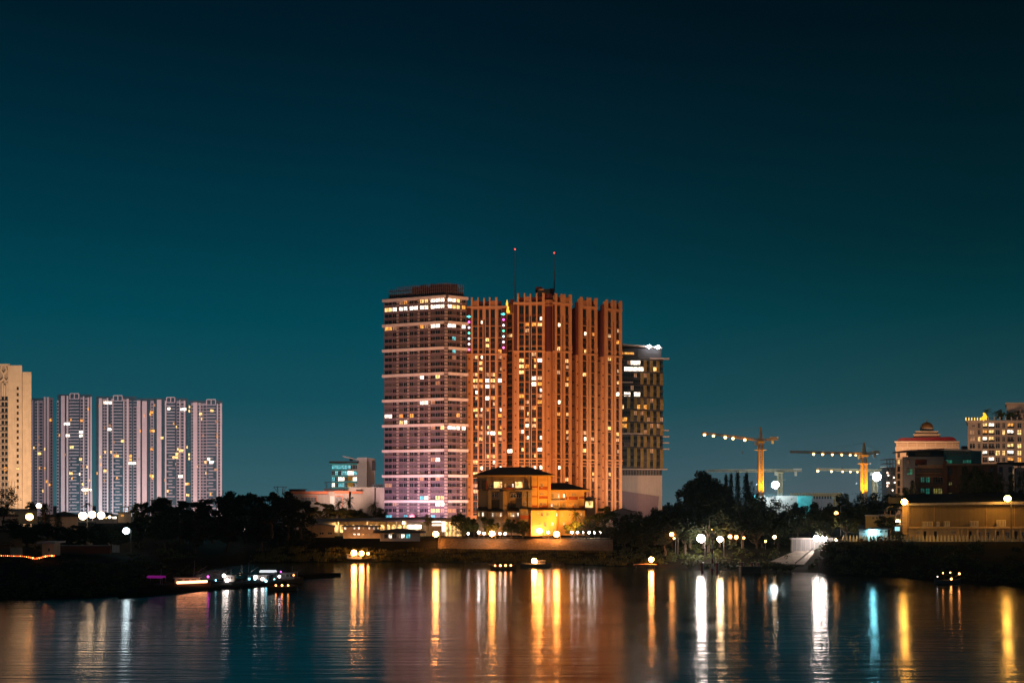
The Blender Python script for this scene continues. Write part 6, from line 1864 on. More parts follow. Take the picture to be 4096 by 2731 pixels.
def crane(label, Z, mpx, my, mw, jl, jr, apex, cw, lamps, col=None, flat=False, jw=1.7):
    col = col or M_crane
    x = X(mpx, Z)
    r = thing('tower_crane', label, 'crane', (x, Z, GZ), 'yellow tower cranes over the building sites')
    zt = H(my, Z)
    mb = MB(); lattice(mb, (x, Z, GZ), (x, Z, zt), mw, int((zt - GZ) / mw / 1.1), .3); mb.build('mast', col, r)
    mb = MB(); mb.box(x - mw * .75, x + mw * .75, Z - mw * .75, Z + mw * .75, zt, zt + 1.2); mb.box(x - mw * 1.3, x + mw * 1.3, Z - mw, Z + mw, zt - 5, zt - 4.8)
    mb.build('slewing_ring', col, r)
    jp, jy, jz = jl
    kp, ky, kz = jr
    root = Vector((x, Z, zt + 2.2))
    tip = Vector((X(jp, jz), jz, H(jy, jz)))
    ct = Vector((X(kp, kz), kz, H(ky, kz)))
    mb = MB(); lattice(mb, root, tip, jw, max(8, int((tip - root).length / 2.0)), .17, True, jw * .75); jibo = mb.build('jib', col, r)
    mb = MB(); lattice(mb, root, ct, jw * .9, max(4, int((ct - root).length / 2.2)), .2, True); mb.build('counter_jib', col, r)
    mb = MB(); cp, c0, c1 = cw
    mb.box(X(cp - 4, kz), X(cp + 4, kz), kz - .8, kz + .8, H(c1, kz), H(c0, kz))
    mb.box(X(cp - 9, kz), X(kp, kz), kz - 1, kz + 1, ct.z + .2, ct.z + 1.4)
    mb.build('counterweight', M_weight, r)
    mb = MB(); mb.box(x - mw - 1.2, x - mw * .6, Z - 1.5, Z + .3, zt - 1.6, zt + .9); mb.build('cab', M_weight, r)
    if not flat:
        ap = Vector((x, Z, H(apex, Z)))
        mb = MB(); lattice(mb, root, ap, mw * .75, 5, .2, False, .5); mb.build('apex_tower', col, r)
        mb = MB()
        for t in (.45, .8): mb.tube(ap, root.lerp(tip, t) + Vector((0, 0, .8)), .07, n=4)
        mb.tube(ap, ct + Vector((0, 0, .8)), .07, n=4)
        mb.build('tie_rod', M_metal, r)
    for t, s in lamps:
        p = root.lerp(tip, t) - Vector((0, 0, jw * .7))
        mb = MB(); mb.ball(p, s, 8, 6); mb.build('jib_lamp', emit('crane_lamp', (1, .62, .2), 14), r, None).parent = jibo
    mb = MB(); p = root.lerp(tip, .32) - Vector((0, 0, 1))
    mb.tube(p, p - Vector((0, 0, 9)), .06, n=4); mb.box(p.x - .5, p.x + .5, p.y - .3, p.y + .3, p.z - 10.2, p.z - 9); mb.build('hook', M_metal, r).parent = jibo
    return r
crane('tallest yellow tower crane with five round lamps along its raised jib', 700, 3042.5, 1772, 3.0, (2806, 1730, 690), (3112, 1754, 705), 1708, (3090, 1758, 1774), [(.1 + .0, 0), ] and [(.27, .95), (.47, .95), (.6, 1.0), (.8, .85), (.95, .95)])
crane('yellow tower crane with a row of small lamps close to the domed hotel', 700, 3456, 1826, 3.2, (3160, 1806, 640), (3516, 1810, 712), 1769, (3498, 1814, 1830), [(.12, .6), (.2, .7), (.32, .7), (.45, .7), (.58, .75), (.7, .8)])
crane('shorter crane with a long flat pale jib beside the white floodlight', 760, 3119, 1893, 3.0, (2826, 1882, 745), (3206, 1880, 762), 1870, (3183, 1884, 1903), [], M_crane_pale, True, 2.2)
crane('low crane with lamps dotted along its jib behind the bright floodlight', 780, 3500, 1893, 3.0, (3264, 1876, 770), (3545, 1872, 785), 1870, (3530, 1876, 1890), [(.3, .55), (.42, .6), (.55, .6), (.74, .8), (.97, .9)], M_crane_pale, True, 2.0)
crane('half hidden crane whose short jib lies level with the green netting', 830, 3345, 1988, 3.0, (3160, 1977, 822), (3372, 1976, 832), 1960, (3362, 1980, 1990), [], M_crane, True, 2.6)

def site():
    Z = 735
    M_net = mat('turquoise_netting', (.10, .55, .58), .8, .3, .5)
    r = thing('construction_site', 'unfinished building wrapped in turquoise netting with bare steel bars', 'building', (X(3130, Z + 10), Z + 10, GZ))
    mb = MB(); mb.pbox(3018, 3060, 1980, 2082, Z + 2, Z + 18); mb.pbox(3105, 3190, 1982, 2082, Z, Z + 18); mb.pbox(3060, 3105, 1986, 2082, Z + 4, Z + 18); mb.build('slab_frame', M_concrete, r)
    mb = MB(); mb.pbox(3190, 3250, 1982, 2082, Z - 1, Z + 16); mb.pbox(3018, 3035, 1978, 2082, Z + .5, Z + 1.5); mb.build('netting', M_net, r)
    mb = MB()
    rnd = random.Random(2)
    for k in range(30):
        px = 3058 + k * 6.4 + rnd.random() * 3
        mb.pbox(px, px + 1.4, 1968 + rnd.random() * 10, 1992, Z + 3, Z + 3.3)
    mb.build('rebar', mat('teal_steel', (.05, .10, .11), .6), r)
    b = Bld('apartment_block', 'far pale flat block behind the turquoise netting', 'building', (X(3290, 900), 900, GZ))
    b.mb('wall', [M_far_wall]).pbox(3238, 3345, 1976, 2060, 900, 915)
    f = Face.px(3238, 900, 3345, 900)
    for k in range(9): b.win(f, f.U(3243 + 11 * k), f.U(3249 + 11 * k), H(1994, 900), H(1984, 900), M_far_glass, False, .06, 0)
    b.finish(M_far_wall)
    Z = 640
    r = thing('construction_tower', 'skeletal concrete tower of bare floor slabs beside the domed hotel', 'building', (X(3566, Z + 6), Z + 6, GZ))
    for k in range(12):
        y = 1834 + 17 * k
        if y > 2080: break
        mb = MB(); mb.pbox(3545 if k > 1 else 3550, 3585, y, y + 3.5, Z, Z + 12); mb.build('floor_slab', M_concrete, r)
    mb = MB()
    for px in (3547, 3559, 3571, 3582): mb.pbox(px, px + 2.5, 1836, 2080, Z + .4, Z + 1)
    mb.build('column', M_concrete, r)
    mb = MB(); mb.pbox(3546, 3585, 1870, 2080, Z + 3, Z + 11); mb.build('core_wall', mat('grey_blockwork', (.28, .27, .28), .9), r)
    for px, y in ((3541 + 8, 1890), (3553, 1900), (3575, 1909), (3548, 1931), (3554, 1931), (3578, 1929), (3549, 1943), (3570, 1960)):
        mb = MB(); mb.ball((X(px, Z), Z - .3, H(y, Z)), .5, 6, 4); mb.build('work_lamp', emit('work_lamp', (1, .72, .55), 5), r)
site()
# ------------------------------------------------------------------ trees
M_leaf_lamplit = leaf_mat('lamplit_tree_leaves', (0.03, 0.04, 0.012), (0.10, 0.12, 0.03))  # leaf colour raised for trees near the park lamps
M_leaf_unlit = leaf_mat('unlit_tree_leaves', (0.010, 0.014, 0.007), (0.035, 0.042, 0.016))  # darker leaf copy for trees out of the lamp light
M_leaf_lit = leaf_mat('lit_tree_leaves', (0.04, 0.045, 0.012), (0.12, 0.115, 0.03))  # brightest leaf copy, lamp light put into its colour
M_bark = mat('bark', (.07, .05, .035), .9, .4, 1.5)
def leaf(mb, p, s, rnd, up=.6):
    u = Vector((rnd.gauss(0, 1), rnd.gauss(0, 1), rnd.gauss(0, up))).normalized()
    w = u.orthogonal().normalized()
    if rnd.random() < .5: w = u.cross(w)
    mb.face([p - u * s, p + w * s * .5, p + u * s, p - w * s * .5])
def limb(mb, p, q, r0, r1, rnd, kink=.12):
    p, q = Vector(p), Vector(q)
    n = 3
    prev, pr = p, r0
    L = (q - p).length
    for k in range(1, n + 1):
        t = k / n
        c = p.lerp(q, t) + Vector((rnd.gauss(0, 1), rnd.gauss(0, 1), rnd.gauss(0, .5))) * L * kink * (1 - t)
        rr = r0 + (r1 - r0) * t
        mb.tube(prev, c, pr, rr, 6, cap=False)
        prev, pr = c, rr
def proto_tree(name, kind, seed, lm):
    rnd = random.Random(seed)
    r = thing(name, 'tree', 'tree', (0, 0, 0))
    tr, cr_ = MB(), MB()
    if kind == 'rain':
        limb(tr, (0, 0, -.5), (rnd.gauss(0, .4), 0, 4), .55, .42, rnd, .05)
        cl = []
        for k in range(26):
            a = rnd.random() * 6.283
            d = 5.6 * math.sqrt(rnd.random())
            z = 12.6 - (d / 5.8) ** 2 * 5.2 + rnd.gauss(0, .7) - (2.2 if rnd.random() < .3 else 0)
            cl.append(Vector((d * math.cos(a), d * math.sin(a), z)))
        for c in cl[:14]: limb(tr, (0, 0, 3.8), c - Vector((0, 0, .8)), .26, .06, rnd)
        for c in cl:
            rx = 1.2 + rnd.random() * .9
            for _ in range(125):
                v = Vector((rnd.gauss(0, 1), rnd.gauss(0, 1), rnd.gauss(0, 1))).normalized() * (rnd.random() ** .45)
                leaf(cr_, c + Vector((v.x * rx, v.y * rx, v.z * rx * .62)), .3 + rnd.random() * .3, rnd)
        for _ in range(260):
            a = rnd.random() * 6.283; d = 5 * math.sqrt(rnd.random())
            leaf(cr_, Vector((d * math.cos(a), d * math.sin(a), 4.0 + rnd.random() * 4)), .36 + rnd.random() * .3, rnd)
    elif kind == 'round':
        limb(tr, (0, 0, -.5), (rnd.gauss(0, .3), 0, 3.6), .42, .3, rnd, .05)
        cl = []
        for k in range(30):
            v = Vector((rnd.gauss(0, 1), rnd.gauss(0, 1), rnd.gauss(0, 1))).normalized() * (rnd.random() ** .4)
            cl.append(Vector((v.x * 4.8, v.y * 4.8, 7.8 + v.z * 5.2)))
        for c in cl[:12]: limb(tr, (0, 0, 3.2), c, .2, .05, rnd)
        for c in cl:
            rx = 1.0 + rnd.random() * .9
            for _ in range(105):
                v = Vector((rnd.gauss(0, 1), rnd.gauss(0, 1), rnd.gauss(0, 1))).normalized() * (rnd.random() ** .45)
                leaf(cr_, c + v * rx, .3 + rnd.random() * .3, rnd)
    elif kind == 'sparse':
        limb(tr, (0, 0, -.5), (.2, 0, 5), .3, .2, rnd, .06)
        for k in range(18):
            a = rnd.random() * 6.283; d = 1 + 4 * rnd.random()
            c = Vector((d * math.cos(a), d * math.sin(a), 4.5 + 9 * rnd.random()))
            limb(tr, (.2, 0, 3.5 + 2 * rnd.random()), c, .14, .03, rnd)
            for _ in range(70):
                leaf(cr_, c + Vector((rnd.gauss(0, .8), rnd.gauss(0, .8), rnd.gauss(0, .7))), .24 + rnd.random() * .22, rnd)
    elif kind == 'conifer':
        limb(tr, (0, 0, -.5), (0, 0, 13.4), .35, .05, rnd, .01)
        for k in range(46):
            z = 2.2 + 11.2 * (k / 46) ** .9
            R_ = 3.2 * (1 - (z - 1) / 13.6) + .35
            a = k * 2.4 + rnd.random()
            d = R_ * (.6 + .5 * rnd.random())
            c = Vector((math.cos(a) * d, math.sin(a) * d, z + d * .45))
            limb(tr, (0, 0, z), c, .07, .02, rnd, .05)
            for _ in range(46):
                t = rnd.random() ** .7
                p = Vector((0, 0, z)).lerp(c, t) + Vector((rnd.gauss(0, .32), rnd.gauss(0, .32), rnd.gauss(.1, .35)))
                leaf(cr_, p, .16 + rnd.random() * .2, rnd, 1.5)
    elif kind == 'palm':
        limb(tr, (0, 0, -.5), (.4, 0, 10.6), .3, .2, rnd, .02)
        for k in range(26):
            a = k * 2.4
            e = rnd.random() * 1.5 - .55
            pts = [Vector((.4, 0, 10.8))]
            L = 3.6 + rnd.random()
            for j in range(1, 7):
                t = j / 6
                rr = L * t * math.cos(e * (1 - .3 * t))
                pts.append(Vector((.4 + math.cos(a) * rr, math.sin(a) * rr, 10.8 + L * t * math.sin(e) - 1.7 * t * t)))
            for p, q in zip(pts[:-1], pts[1:]):
                d = (q - p).normalized()
                s = d.cross(Vector((0, 0, 1))).normalized()
                for sg in (-1, 1):
                    for h in (0, .5):
                        b0 = p.lerp(q, h); b1 = p.lerp(q, h + .35)
                        cr_.face([b0, b1, b1 + s * sg * .75 + d * .35 - Vector((0, 0, .35))])
    cr_.build('crown', lm, r); tr.build('trunk', M_bark, r)
    return r
PROTO = {}
PROTO_USED = set()
TR_KINDS = {'rain': [('rain', 1), ('rain', 2), ('rain', 3)], 'round': [('round', 4), ('round', 5), ('round', 6)], 'sparse': [('sparse', 7), ('sparse', 8)], 'conifer': [('conifer', 9), ('conifer', 10)], 'palm': [('palm', 11), ('palm', 12)]}
TRND = random.Random(99)
TCOUNT = {}
NAMES = {'rain': 'broad_tree', 'round': 'leafy_tree', 'sparse': 'slender_tree', 'conifer': 'conifer_tree', 'palm': 'palm_tree'}
def tree(kind, px, w, yt, yb, Z, label, group='trees along the river', mt=None):
    mt = mt or M_leaf_unlit
    TCOUNT[kind] = TCOUNT.get(kind, 0) + 1
    k, seed = TR_KINDS[kind][TCOUNT[kind] % len(TR_KINDS[kind])]
    key = (k, seed, mt.name)
    fresh = key not in PROTO
    if fresh: PROTO[key] = proto_tree(NAMES[kind], k, seed, mt)
    W = w / F * Z; zb = H(yb, Z); hh = H(yt, Z) - zb
    hb, wb = {'rain': (13.6, 12.6), 'round': (13.8, 11.2), 'sparse': (14, 9.5), 'conifer': (14, 5.6), 'palm': (12.6, 7.2)}[kind]
    args = (label, (X(px, Z), Z, zb), TRND.random() * 6.28, (W / wb, W / wb, hh / hb))
    if fresh:
        o = PROTO[key]
        o['label'], o.location, o.scale = label, args[1], args[3]
        o.rotation_euler = (0, 0, args[2])
    else: o = dup(PROTO[key], *args)
    o['group'] = group
G1 = 'black trees on the left bank'
for a in [
    ('sparse', 16, 90, 1952, 2110, 305, 'dark bushy tree cut by the left picture edge before the cream tower'),
    ('conifer', 180, 62, 2012, 2105, 322, 'dark pointed tree just right of the sodium lamp at the far left'),
    ('conifer', 232, 46, 2052, 2125, 315, 'small pointed tree in front of the dark hip roofed house'),
    ('palm', 348, 34, 2005, 2060, 420, 'short palm rising above the double glaring lamp'),
    ('palm', 30, 60, 2008, 2080, 400, 'palm in the lit garden below the cream tower'),
    ('round', 130, 60, 2006, 2060, 405, 'leafy tree in the lit garden beside the small globe lamp'),
    ('rain', 566, 90, 2006, 2120, 336, 'flat topped black tree standing first beside the cream house'),
    ('rain', 655, 150, 1992, 2130, 330, 'black broad tree below the beige flat roofed block'),
    ('rain', 640, 60, 1990, 2070, 345, 'small dark crown poking up before the beige flat roofed block'),
    ('rain', 760, 160, 2000, 2130, 333, 'low spreading black tree under the widest far tower'),
    ('rain', 850, 150, 1988, 2135, 328, 'black tree filling the dip below the endmost far tower'),
    ('rain', 925, 150, 1972, 2140, 332, 'tall black dome shaped tree right after the far tower row ends'),
    ('rain', 1000, 160, 1970, 2140, 335, 'highest round topped black tree of the left tree line'),
    ('rain', 1085, 170, 1972, 2145, 330, 'broad black tree in front of the pale power pylon'),
    ('rain', 1150, 140, 1974, 2150, 334, 'open branched black tree touching the orange striped building'),
    ('rain', 1205, 130, 2000, 2150, 326, 'black tree bordering the orange lit trees'),
    ('round', 620, 120, 2060, 2160, 300, 'dark bush tree low on the bank under the cream house'),
    ('round', 720, 140, 2070, 2165, 305, 'black low tree hiding the foot of the left tree line'),
    ('round', 850, 150, 2070, 2170, 318, 'black undergrowth tree below the endmost far tower'),
    ('round', 980, 150, 2075, 2175, 334, 'dark low tree around the tiny cyan lights'),
    ('round', 1110, 150, 2090, 2175, 338, 'dark low tree before the unlit shed'),
    ('round', 60, 130, 2075, 2150, 300, 'black tree mass under the far left sodium lamp'),
    ('round', 190, 150, 2085, 2165, 296, 'dark thicket tree between hut and hip roofed house'),
    ('round', 340, 170, 2090, 2175, 292, 'dark thicket tree under the double glaring lamp'),
    ('round', 470, 140, 2110, 2190, 290, 'dark thicket tree under the cyan white lamp')]: tree(*a, group=G1)
for a in [
    ('round', 555, 130, 2050, 2200, 296, 'black low tree at the left foot of the tree line below the flat topped tree'),
    ('round', 660, 150, 2040, 2200, 298, 'black low tree under the beige flat roofed block'),
    ('round', 780, 160, 2050, 2205, 312, 'black low tree beneath the tiny cyan stall lights'),
    ('round', 910, 160, 2055, 2205, 330, 'black low tree in front of the tall dome shaped tree'),
    ('round', 1045, 160, 2060, 2200, 336, 'black low tree in front of the highest round topped tree'),
    ('round', 1160, 140, 2075, 2200, 338, 'black low tree left of the pale gabled shed'),
    ('round', 1225, 90, 2110, 2200, 338, 'black bush tree touching the pale gabled shed'),
    ('round', 405, 140, 2100, 2200, 288, 'black bush tree between the glaring double lamp and the cyan white lamp'),
    ('round', 270, 140, 2110, 2205, 284, 'black bush tree over the low reddish brick wall'),
    ('round', 110, 150, 2100, 2195, 284, 'black bush tree behind the tin hut')]: tree(*a, group=G1)
G2 = 'orange lit trees before the striped building'
for a in [
    ('rain', 1290, 130, 2010, 2105, 398, 'orange lit spreading tree against the beige striped building'),
    ('rain', 1375, 120, 2034, 2105, 392, 'low golden lit tree crown above the market roof'),
    ('rain', 1440, 110, 2050, 2108, 396, 'flat golden lit tree beside the short fan palm'),
    ('palm', 1354, 44, 1995, 2100, 402, 'fan palm in front of the orange framed window'),
    ('palm', 1392, 44, 1990, 2100, 402, 'taller fan palm standing beside the orange framed window'),
    ('palm', 1494, 44, 2004, 2100, 398, 'stout fan palm before the grey end wall'),
    ('round', 1430, 70, 2030, 2090, 410, 'dark tree between the two fan palm groups'),
    ('round', 1520, 60, 2030, 2090, 406, 'dark tree at the corner of the banded tower')]: tree(*a, group=G2, mt=M_leaf_lit)
G3 = 'park trees in front of the villas'
for a in [
    ('sparse', 1712, 50, 2056, 2120, 350, 'thin yellow lit tree in front of the glowing kiosk'),
    ('round', 1850, 110, 2044, 2150, 352, 'dark green park tree left of the large villa'),
    ('sparse', 1845, 45, 2096, 2152, 347, 'small bright green tree beside the tall white globe lamp'),
    ('round', 1895, 90, 2060, 2150, 350, 'dark park tree hiding the left corner of the large villa'),
    ('round', 1965, 70, 2075, 2145, 343, 'low park tree behind the second orange street lamp'),
    ('round', 1942, 44, 2062, 2110, 341, 'pointed small tree before the skirt roofs of the large villa'),
    ('round', 2045, 70, 2068, 2150, 343, 'dark layered park tree below the glowing stair tower'),
    ('round', 2090, 64, 2080, 2150, 342, 'rust tinted park tree at the bright villa corner'),
    ('sparse', 2010, 50, 2090, 2150, 341, 'thin park tree between the two white globe lamps'),
    ('palm', 2304, 50, 2040, 2140, 345, 'dark palm in front of the smaller villa'),
    ('palm', 2348, 46, 2060, 2140, 343, 'short palm at the end of the smaller villa'),
    ('round', 2295, 90, 2078, 2150, 342, 'dark park tree at the foot of the smaller villa'),
    ('sparse', 2345, 80, 2080, 2155, 338, 'open branched park tree over the row of globe lamps'),
    ('rain', 2420, 110, 2026, 2120, 350, 'red lit spreading tree under the orange tower base'),
    ('sparse', 2400, 70, 2090, 2155, 336, 'yellow green park tree at the end of the lamp row'),
    ('sparse', 2440, 70, 2085, 2158, 337, 'sparse park tree beside the last globe lamps')]: tree(*a, group=G3, mt=M_leaf_lamplit)
G4 = 'dark trees on the right of the villas'
for a in [
    ('round', 2500, 120, 2050, 2175, 333, 'black tree left of the finned tower base'),
    ('round', 2560, 110, 2046, 2180, 328, 'black tree under the sloped grey panel'),
    ('round', 2620, 120, 2020, 2180, 326, 'black bushy tree reaching up to the finned tower base'),
    ('round', 2690, 120, 2000, 2180, 322, 'black tree sloping up beside the biggest dark tree'),
    ('round', 2760, 150, 1940, 2180, 318, 'left shoulder of the big dark tree mass over the white lamp'),
    ('rain', 2815, 190, 1898, 2180, 320, 'biggest dark tree right of the finned tower'),
    ('round', 2880, 150, 1950, 2180, 318, 'dark tree joining the biggest tree and the feathery conifers'),
    ('conifer', 2904, 34, 1896, 2090, 336, 'shortest feathery conifer leftmost of its clump'),
    ('conifer', 2924, 34, 1890, 2090, 336, 'feathery conifer second in the clump'),
    ('conifer', 2951, 40, 1886, 2090, 336, 'feathery conifer with the broad middle top'),
    ('conifer', 2985, 46, 1888, 2090, 336, 'feathery conifer closest to the tallest crane'),
    ('sparse', 3008, 50, 1925, 2080, 334, 'loose branched tree beneath the tallest crane mast'),
    ('round', 2970, 170, 1975, 2185, 314, 'dark rounded tree behind the signal pole'),
    ('round', 3050, 150, 1985, 2185, 322, 'dark tree below the turquoise netting'),
    ('sparse', 3120, 130, 1998, 2190, 326, 'bare branched tree tinted teal above the boat ramp'),
    ('round', 3170, 110, 2002, 2160, 340, 'dark tree hiding the base of the netted building'),
    ('sparse', 3190, 90, 2060, 2165, 318, 'twiggy brownish tree by the concrete retaining wall'),
    ('round', 3260, 120, 2000, 2140, 352, 'dark tree in front of the far pale flat block'),
    ('round', 3385, 110, 1975, 2120, 356, 'dark tree at the foot of the crane nearest the hotel'),
    ('round', 3330, 100, 2005, 2150, 350, 'dark tree left of the yellow lit leafy tree'),
    ('sparse', 3470, 100, 1975, 2110, 360, 'open dark tree before the lower crane mast'),
    ('round', 3530, 130, 1962, 2100, 362, 'dark spreading tree left of the domed hotel wall'),
    ('round', 3620, 80, 1950, 2060, 345, 'dark tree against the narrow peach hotel wall'),
    ('conifer', 3650, 40, 1920, 2040, 345, 'dark upright tree before the green glass building'),
    ('round', 3690, 60, 1960, 2040, 345, 'dark tree rising behind the depot roof corner'),
    ('conifer', 3860, 70, 1862, 2050, 346, 'tall dark ragged tree before the brown block'),
    ('round', 3915, 120, 1856, 2060, 345, 'large dark tree hiding the middle of the brown block'),
    ('round', 3965, 90, 1890, 2060, 344, 'dark tree beside the lilac white wing'),
    ('sparse', 4010, 40, 1890, 2040, 343, 'thin reddish tree before the lilac white wing'),
    ('conifer', 4045, 40, 1895, 2040, 343, 'dark pointed tree at the edge of the lilac white wing'),
    ('sparse', 4085, 50, 1890, 2040, 343, 'thin tree by the right picture edge above the depot')]: tree(*a, group=G4)
for a in [
    ('round', 2660, 150, 2050, 2215, 312, 'black thicket tree at the left edge of the big dark mass'),
    ('round', 2740, 160, 2030, 2215, 314, 'black thicket tree straight behind the largest white lamp'),
    ('round', 2830, 180, 1990, 2215, 316, 'black thicket tree below the biggest dark tree crown'),
    ('round', 2790, 150, 1930, 2120, 322, 'black upper crown filling the left side of the biggest tree'),
    ('round', 2860, 150, 1925, 2120, 324, 'black upper crown filling the conifer side of the biggest tree'),
    ('round', 2930, 160, 2010, 2215, 318, 'black thicket tree under the feathery conifers'),
    ('round', 3025, 160, 2030, 2220, 317, 'black thicket tree between conifers and boat ramp'),
    ('round', 3110, 130, 2050, 2215, 319, 'black thicket tree over the upper end of the boat ramp'),
    ('round', 2575, 130, 2070, 2215, 322, 'black thicket tree right of the lamp row'),
    ('round', 2500, 110, 2085, 2200, 328, 'black thicket tree at the end of the stone embankment'),
    ('round', 3240, 120, 2030, 2160, 330, 'black thicket tree behind the concrete retaining wall'),
    ('round', 3460, 120, 2020, 2120, 350, 'dark tree behind the low yellow lit building')]: tree(*a, group=G4)
for a in [
    ('round', 3385, 112, 2040, 2158, 306, 'yellow lit leafy tree left of the yellow building'),
    ('sparse', 3300, 80, 2080, 2180, 303, 'yellowish tree behind the twin white lamps'),
    ('sparse', 2880, 90, 2090, 2170, 316, 'yellow lit tree behind the small lamp near the signal pole'),
    ('sparse', 2690, 70, 2120, 2190, 320, 'sparse tree by the lone amber street lamp')]: tree(*a, group=G4, mt=M_leaf_lit)
tree('rain', 3545, 100, 2062, 2150, 316, 'dark flat crowned tree shading the white hut', G4, M_leaf_unlit)
tree('round', 3590, 60, 2124, 2158, 305, 'small orange lit shrub at the corner of the tan depot', G4, M_leaf_lit)
# roof garden on the apartment block
Zr = 462
for a in [
    ('palm', 3947, 34, 1634, 1686, 'tallest roof palm on the apartment block'), ('palm', 3985, 34, 1642, 1686, 'second roof palm right of the tallest'),
    ('round', 4005, 36, 1638, 1686, 'dark round roof shrub beside the second palm'), ('round', 4040, 40, 1645, 1686, 'dark roof shrub under the penthouse front'),
    ('palm', 4070, 36, 1640, 1686, 'roof palm before the penthouse at the picture edge')]:
    tree(a[0], a[1], a[2], a[3], a[4], Zr, a[5], 'roof garden plants on the apartment block', M_leaf_lamplit)
# plants on the ramp foot
for a in [('round', 3105, 70, 2244, 2284, 287, 'lit leafy shrub at the foot of the boat ramp'), ('round', 3160, 46, 2258, 2286, 286, 'small golden shrub at the lower corner of the boat ramp'), ('round', 3060, 50, 2252, 2284, 288, 'pale lit shrub beside the timber dolphin')]:
    tree(*a, group='shrubs at the ramp foot', mt=M_leaf_lit)

# ------------------------------------------------------------------ street lamps and other lit lamps
SOD = (1.0, 0.36, 0.08); SODY = (1.0, 0.46, 0.07); WARM = (1.0, 0.66, 0.36); WHITE = (1.0, 0.86, 0.78); COOL = (0.75, 0.95, 1.0); CYAN = (0.25, 0.82, 0.98)
M_pole = mat('lamp_pole_paint', (.10, .09, .08), .6, .2)
def lamp(px, y, Z, base, col, strength, rad, label, group=None, name='street_lamp', twin=0, arm=True, key=''):
    r = thing(name, label, 'lamp', (X(px, Z), Z, base), group)
    c = Vector((X(px, Z), Z, H(y, Z)))
    em = emit('lamp_%s_%d' % ('_'.join('%02d' % int(v * 99) for v in col), strength), col, strength, True)
    mb = MB()
    if arm and c.z - base > 1.2:
        bx = c.x + 1.3
        mb.tube((bx, Z + .2, base), (bx, Z + .2, c.z + .2), .13, .09, 6)
        mb.tube((bx, Z + .2, c.z + .2), (c.x, Z, c.z + rad + .25), .07, n=5)
    else: mb.tube((c.x, Z + rad * .3, base), (c.x, Z, c.z - rad * .8), .1, .08, 6)
    mb.build('pole', M_pole, r)
    mb = MB(); mb.lathe((c.x, c.y, c.z + rad * .9), [(rad * .75, 0), (rad * .5, .25), (.1, .4)], 8); capo = mb.build('cap', M_pole, r)
    mb = MB(); mb.ball(c, rad, 10, 7)  # globe drawn larger than a real lamp head to take in bloom
    for k in range(twin): mb.ball(c + Vector((rad * 2.3 * (k + 1), 0, rad * (.3 - .2 * k))), rad * .9, 10, 7)
    glo = mb.build('globe', em, r, smooth=True)
    capo.parent = glo
    return r
gS = 'orange street lamps along the park embankment'
lamp(1743, 2135, 343, 7.6, SOD, 130, .95, 'orange street lamp at the left end of the stone embankment', gS)
lamp(1968, 2133, 340, 7.7, SOD, 130, .95, 'orange street lamp above the middle of the stone embankment', gS)
lamp(2158, 2122, 341, 7.8, SOD, 130, .95, 'orange lamp close to the bright corner of the large villa', gS)
lamp(2226, 2135, 338, 7.8, SOD, 150, .95, 'orange street lamp right of the bright villa corner', gS)
gW = 'white globe lamps in the riverside park'
for px, y, Z, lab, s in ((1915, 2128, 343, 'tallest white globe lamp left of the second orange lamp', 60), (1936, 2132, 344, 'white globe lamp beside the tallest one', 25), (1873, 2133, 344, 'dim white globe lamp by the small green tree', 14), (2000, 2132, 343, 'white globe lamp right of the second orange lamp', 28), (2020, 2133, 343, 'white globe lamp before the dark layered tree', 28), (2193, 2128, 341, 'white globe lamp between two orange lamps by the villa', 36),
                          (2288, 2128, 340, 'first globe lamp of the row of six under the trees', 34), (2310, 2128, 340, 'second globe lamp of the row of six', 34), (2332, 2128, 340, 'third globe lamp of the row of six', 34), (2356, 2128, 340, 'fourth globe lamp of the row of six', 38), (2378, 2128, 340, 'fifth globe lamp of the row of six', 38), (2401, 2129, 340, 'last globe lamp of the row of six', 30)):
    lamp(px, y, Z, 7.9, WHITE, s, .42, lab, gW, 'globe_lamp', arm=False)
gL = 'glaring lamps of the left bank'
lamp(118, 2066, 318, 7.5, SOD, 22, 1.15, 'glaring orange lamp below the cream tower at the far left', gL)
lamp(332, 2062, 322, 7.5, WARM, 20, 1.3, 'glaring double lamp right of the dark hip roof', gL, twin=2)
lamp(505, 2122, 281, 6.2, COOL, 16, .95, 'cyan white glaring lamp in front of the cream house', gL)
lamp(155, 2022, 380, 8.0, WARM, 30, .9, 'small globe lamp above the glaring orange one', gL)
lamp(438, 2067, 388, 8.0, WARM, 25, .5, 'small warm lamp by the low dim house', gL)
lamp(362, 1958, 700, 8.0, WARM, 14, .6, 'round lamp high before the second far tower', gL)
gR = 'lamps on the right bank'
lamp(2804, 2152, 308, 3.0, WHITE, 130, 1.25, 'largest glaring white lamp under the biggest dark tree', gR)
lamp(2880, 2155, 309, 3.0, WARM, 110, .9, 'smaller white lamp right of the signal pole', gR)
lamp(2687, 2136, 309, 4.0, SOD, 50, .6, 'lone amber lamp among the dark trees', gR)
lamp(2696, 2152, 308.6, 4.0, SOD, 24, .3, 'tiny amber lamp below the lone amber one', gR)
lamp(3266, 2152, 306, 7.5, WHITE, 100, .95, 'white flood lamp on the concrete wall, the one close to the ramp', gR)
lamp(3296, 2153, 305, 7.9, WHITE, 100, .95, 'white flood lamp on the concrete wall, the one close to the railing', gR)
lamp(3345, 2158, 303, 8.0, WARM, 40, .35, 'little warm lamp where the promenade railing begins', gR)
lamp(3493, 2126, 311, 8.46, CYAN, 90, .72, 'cool bright lamp on the white hut wall', gR, 'wall_lamp', arm=False)
lamp(3617, 2006, 315, 8.5, SODY, 90, .95, 'orange street lamp at the corner of the tan depot', gR)
lamp(4030, 1993, 315, 8.5, SODY, 95, .98, 'orange street lamp before the right part of the tan depot', gR)
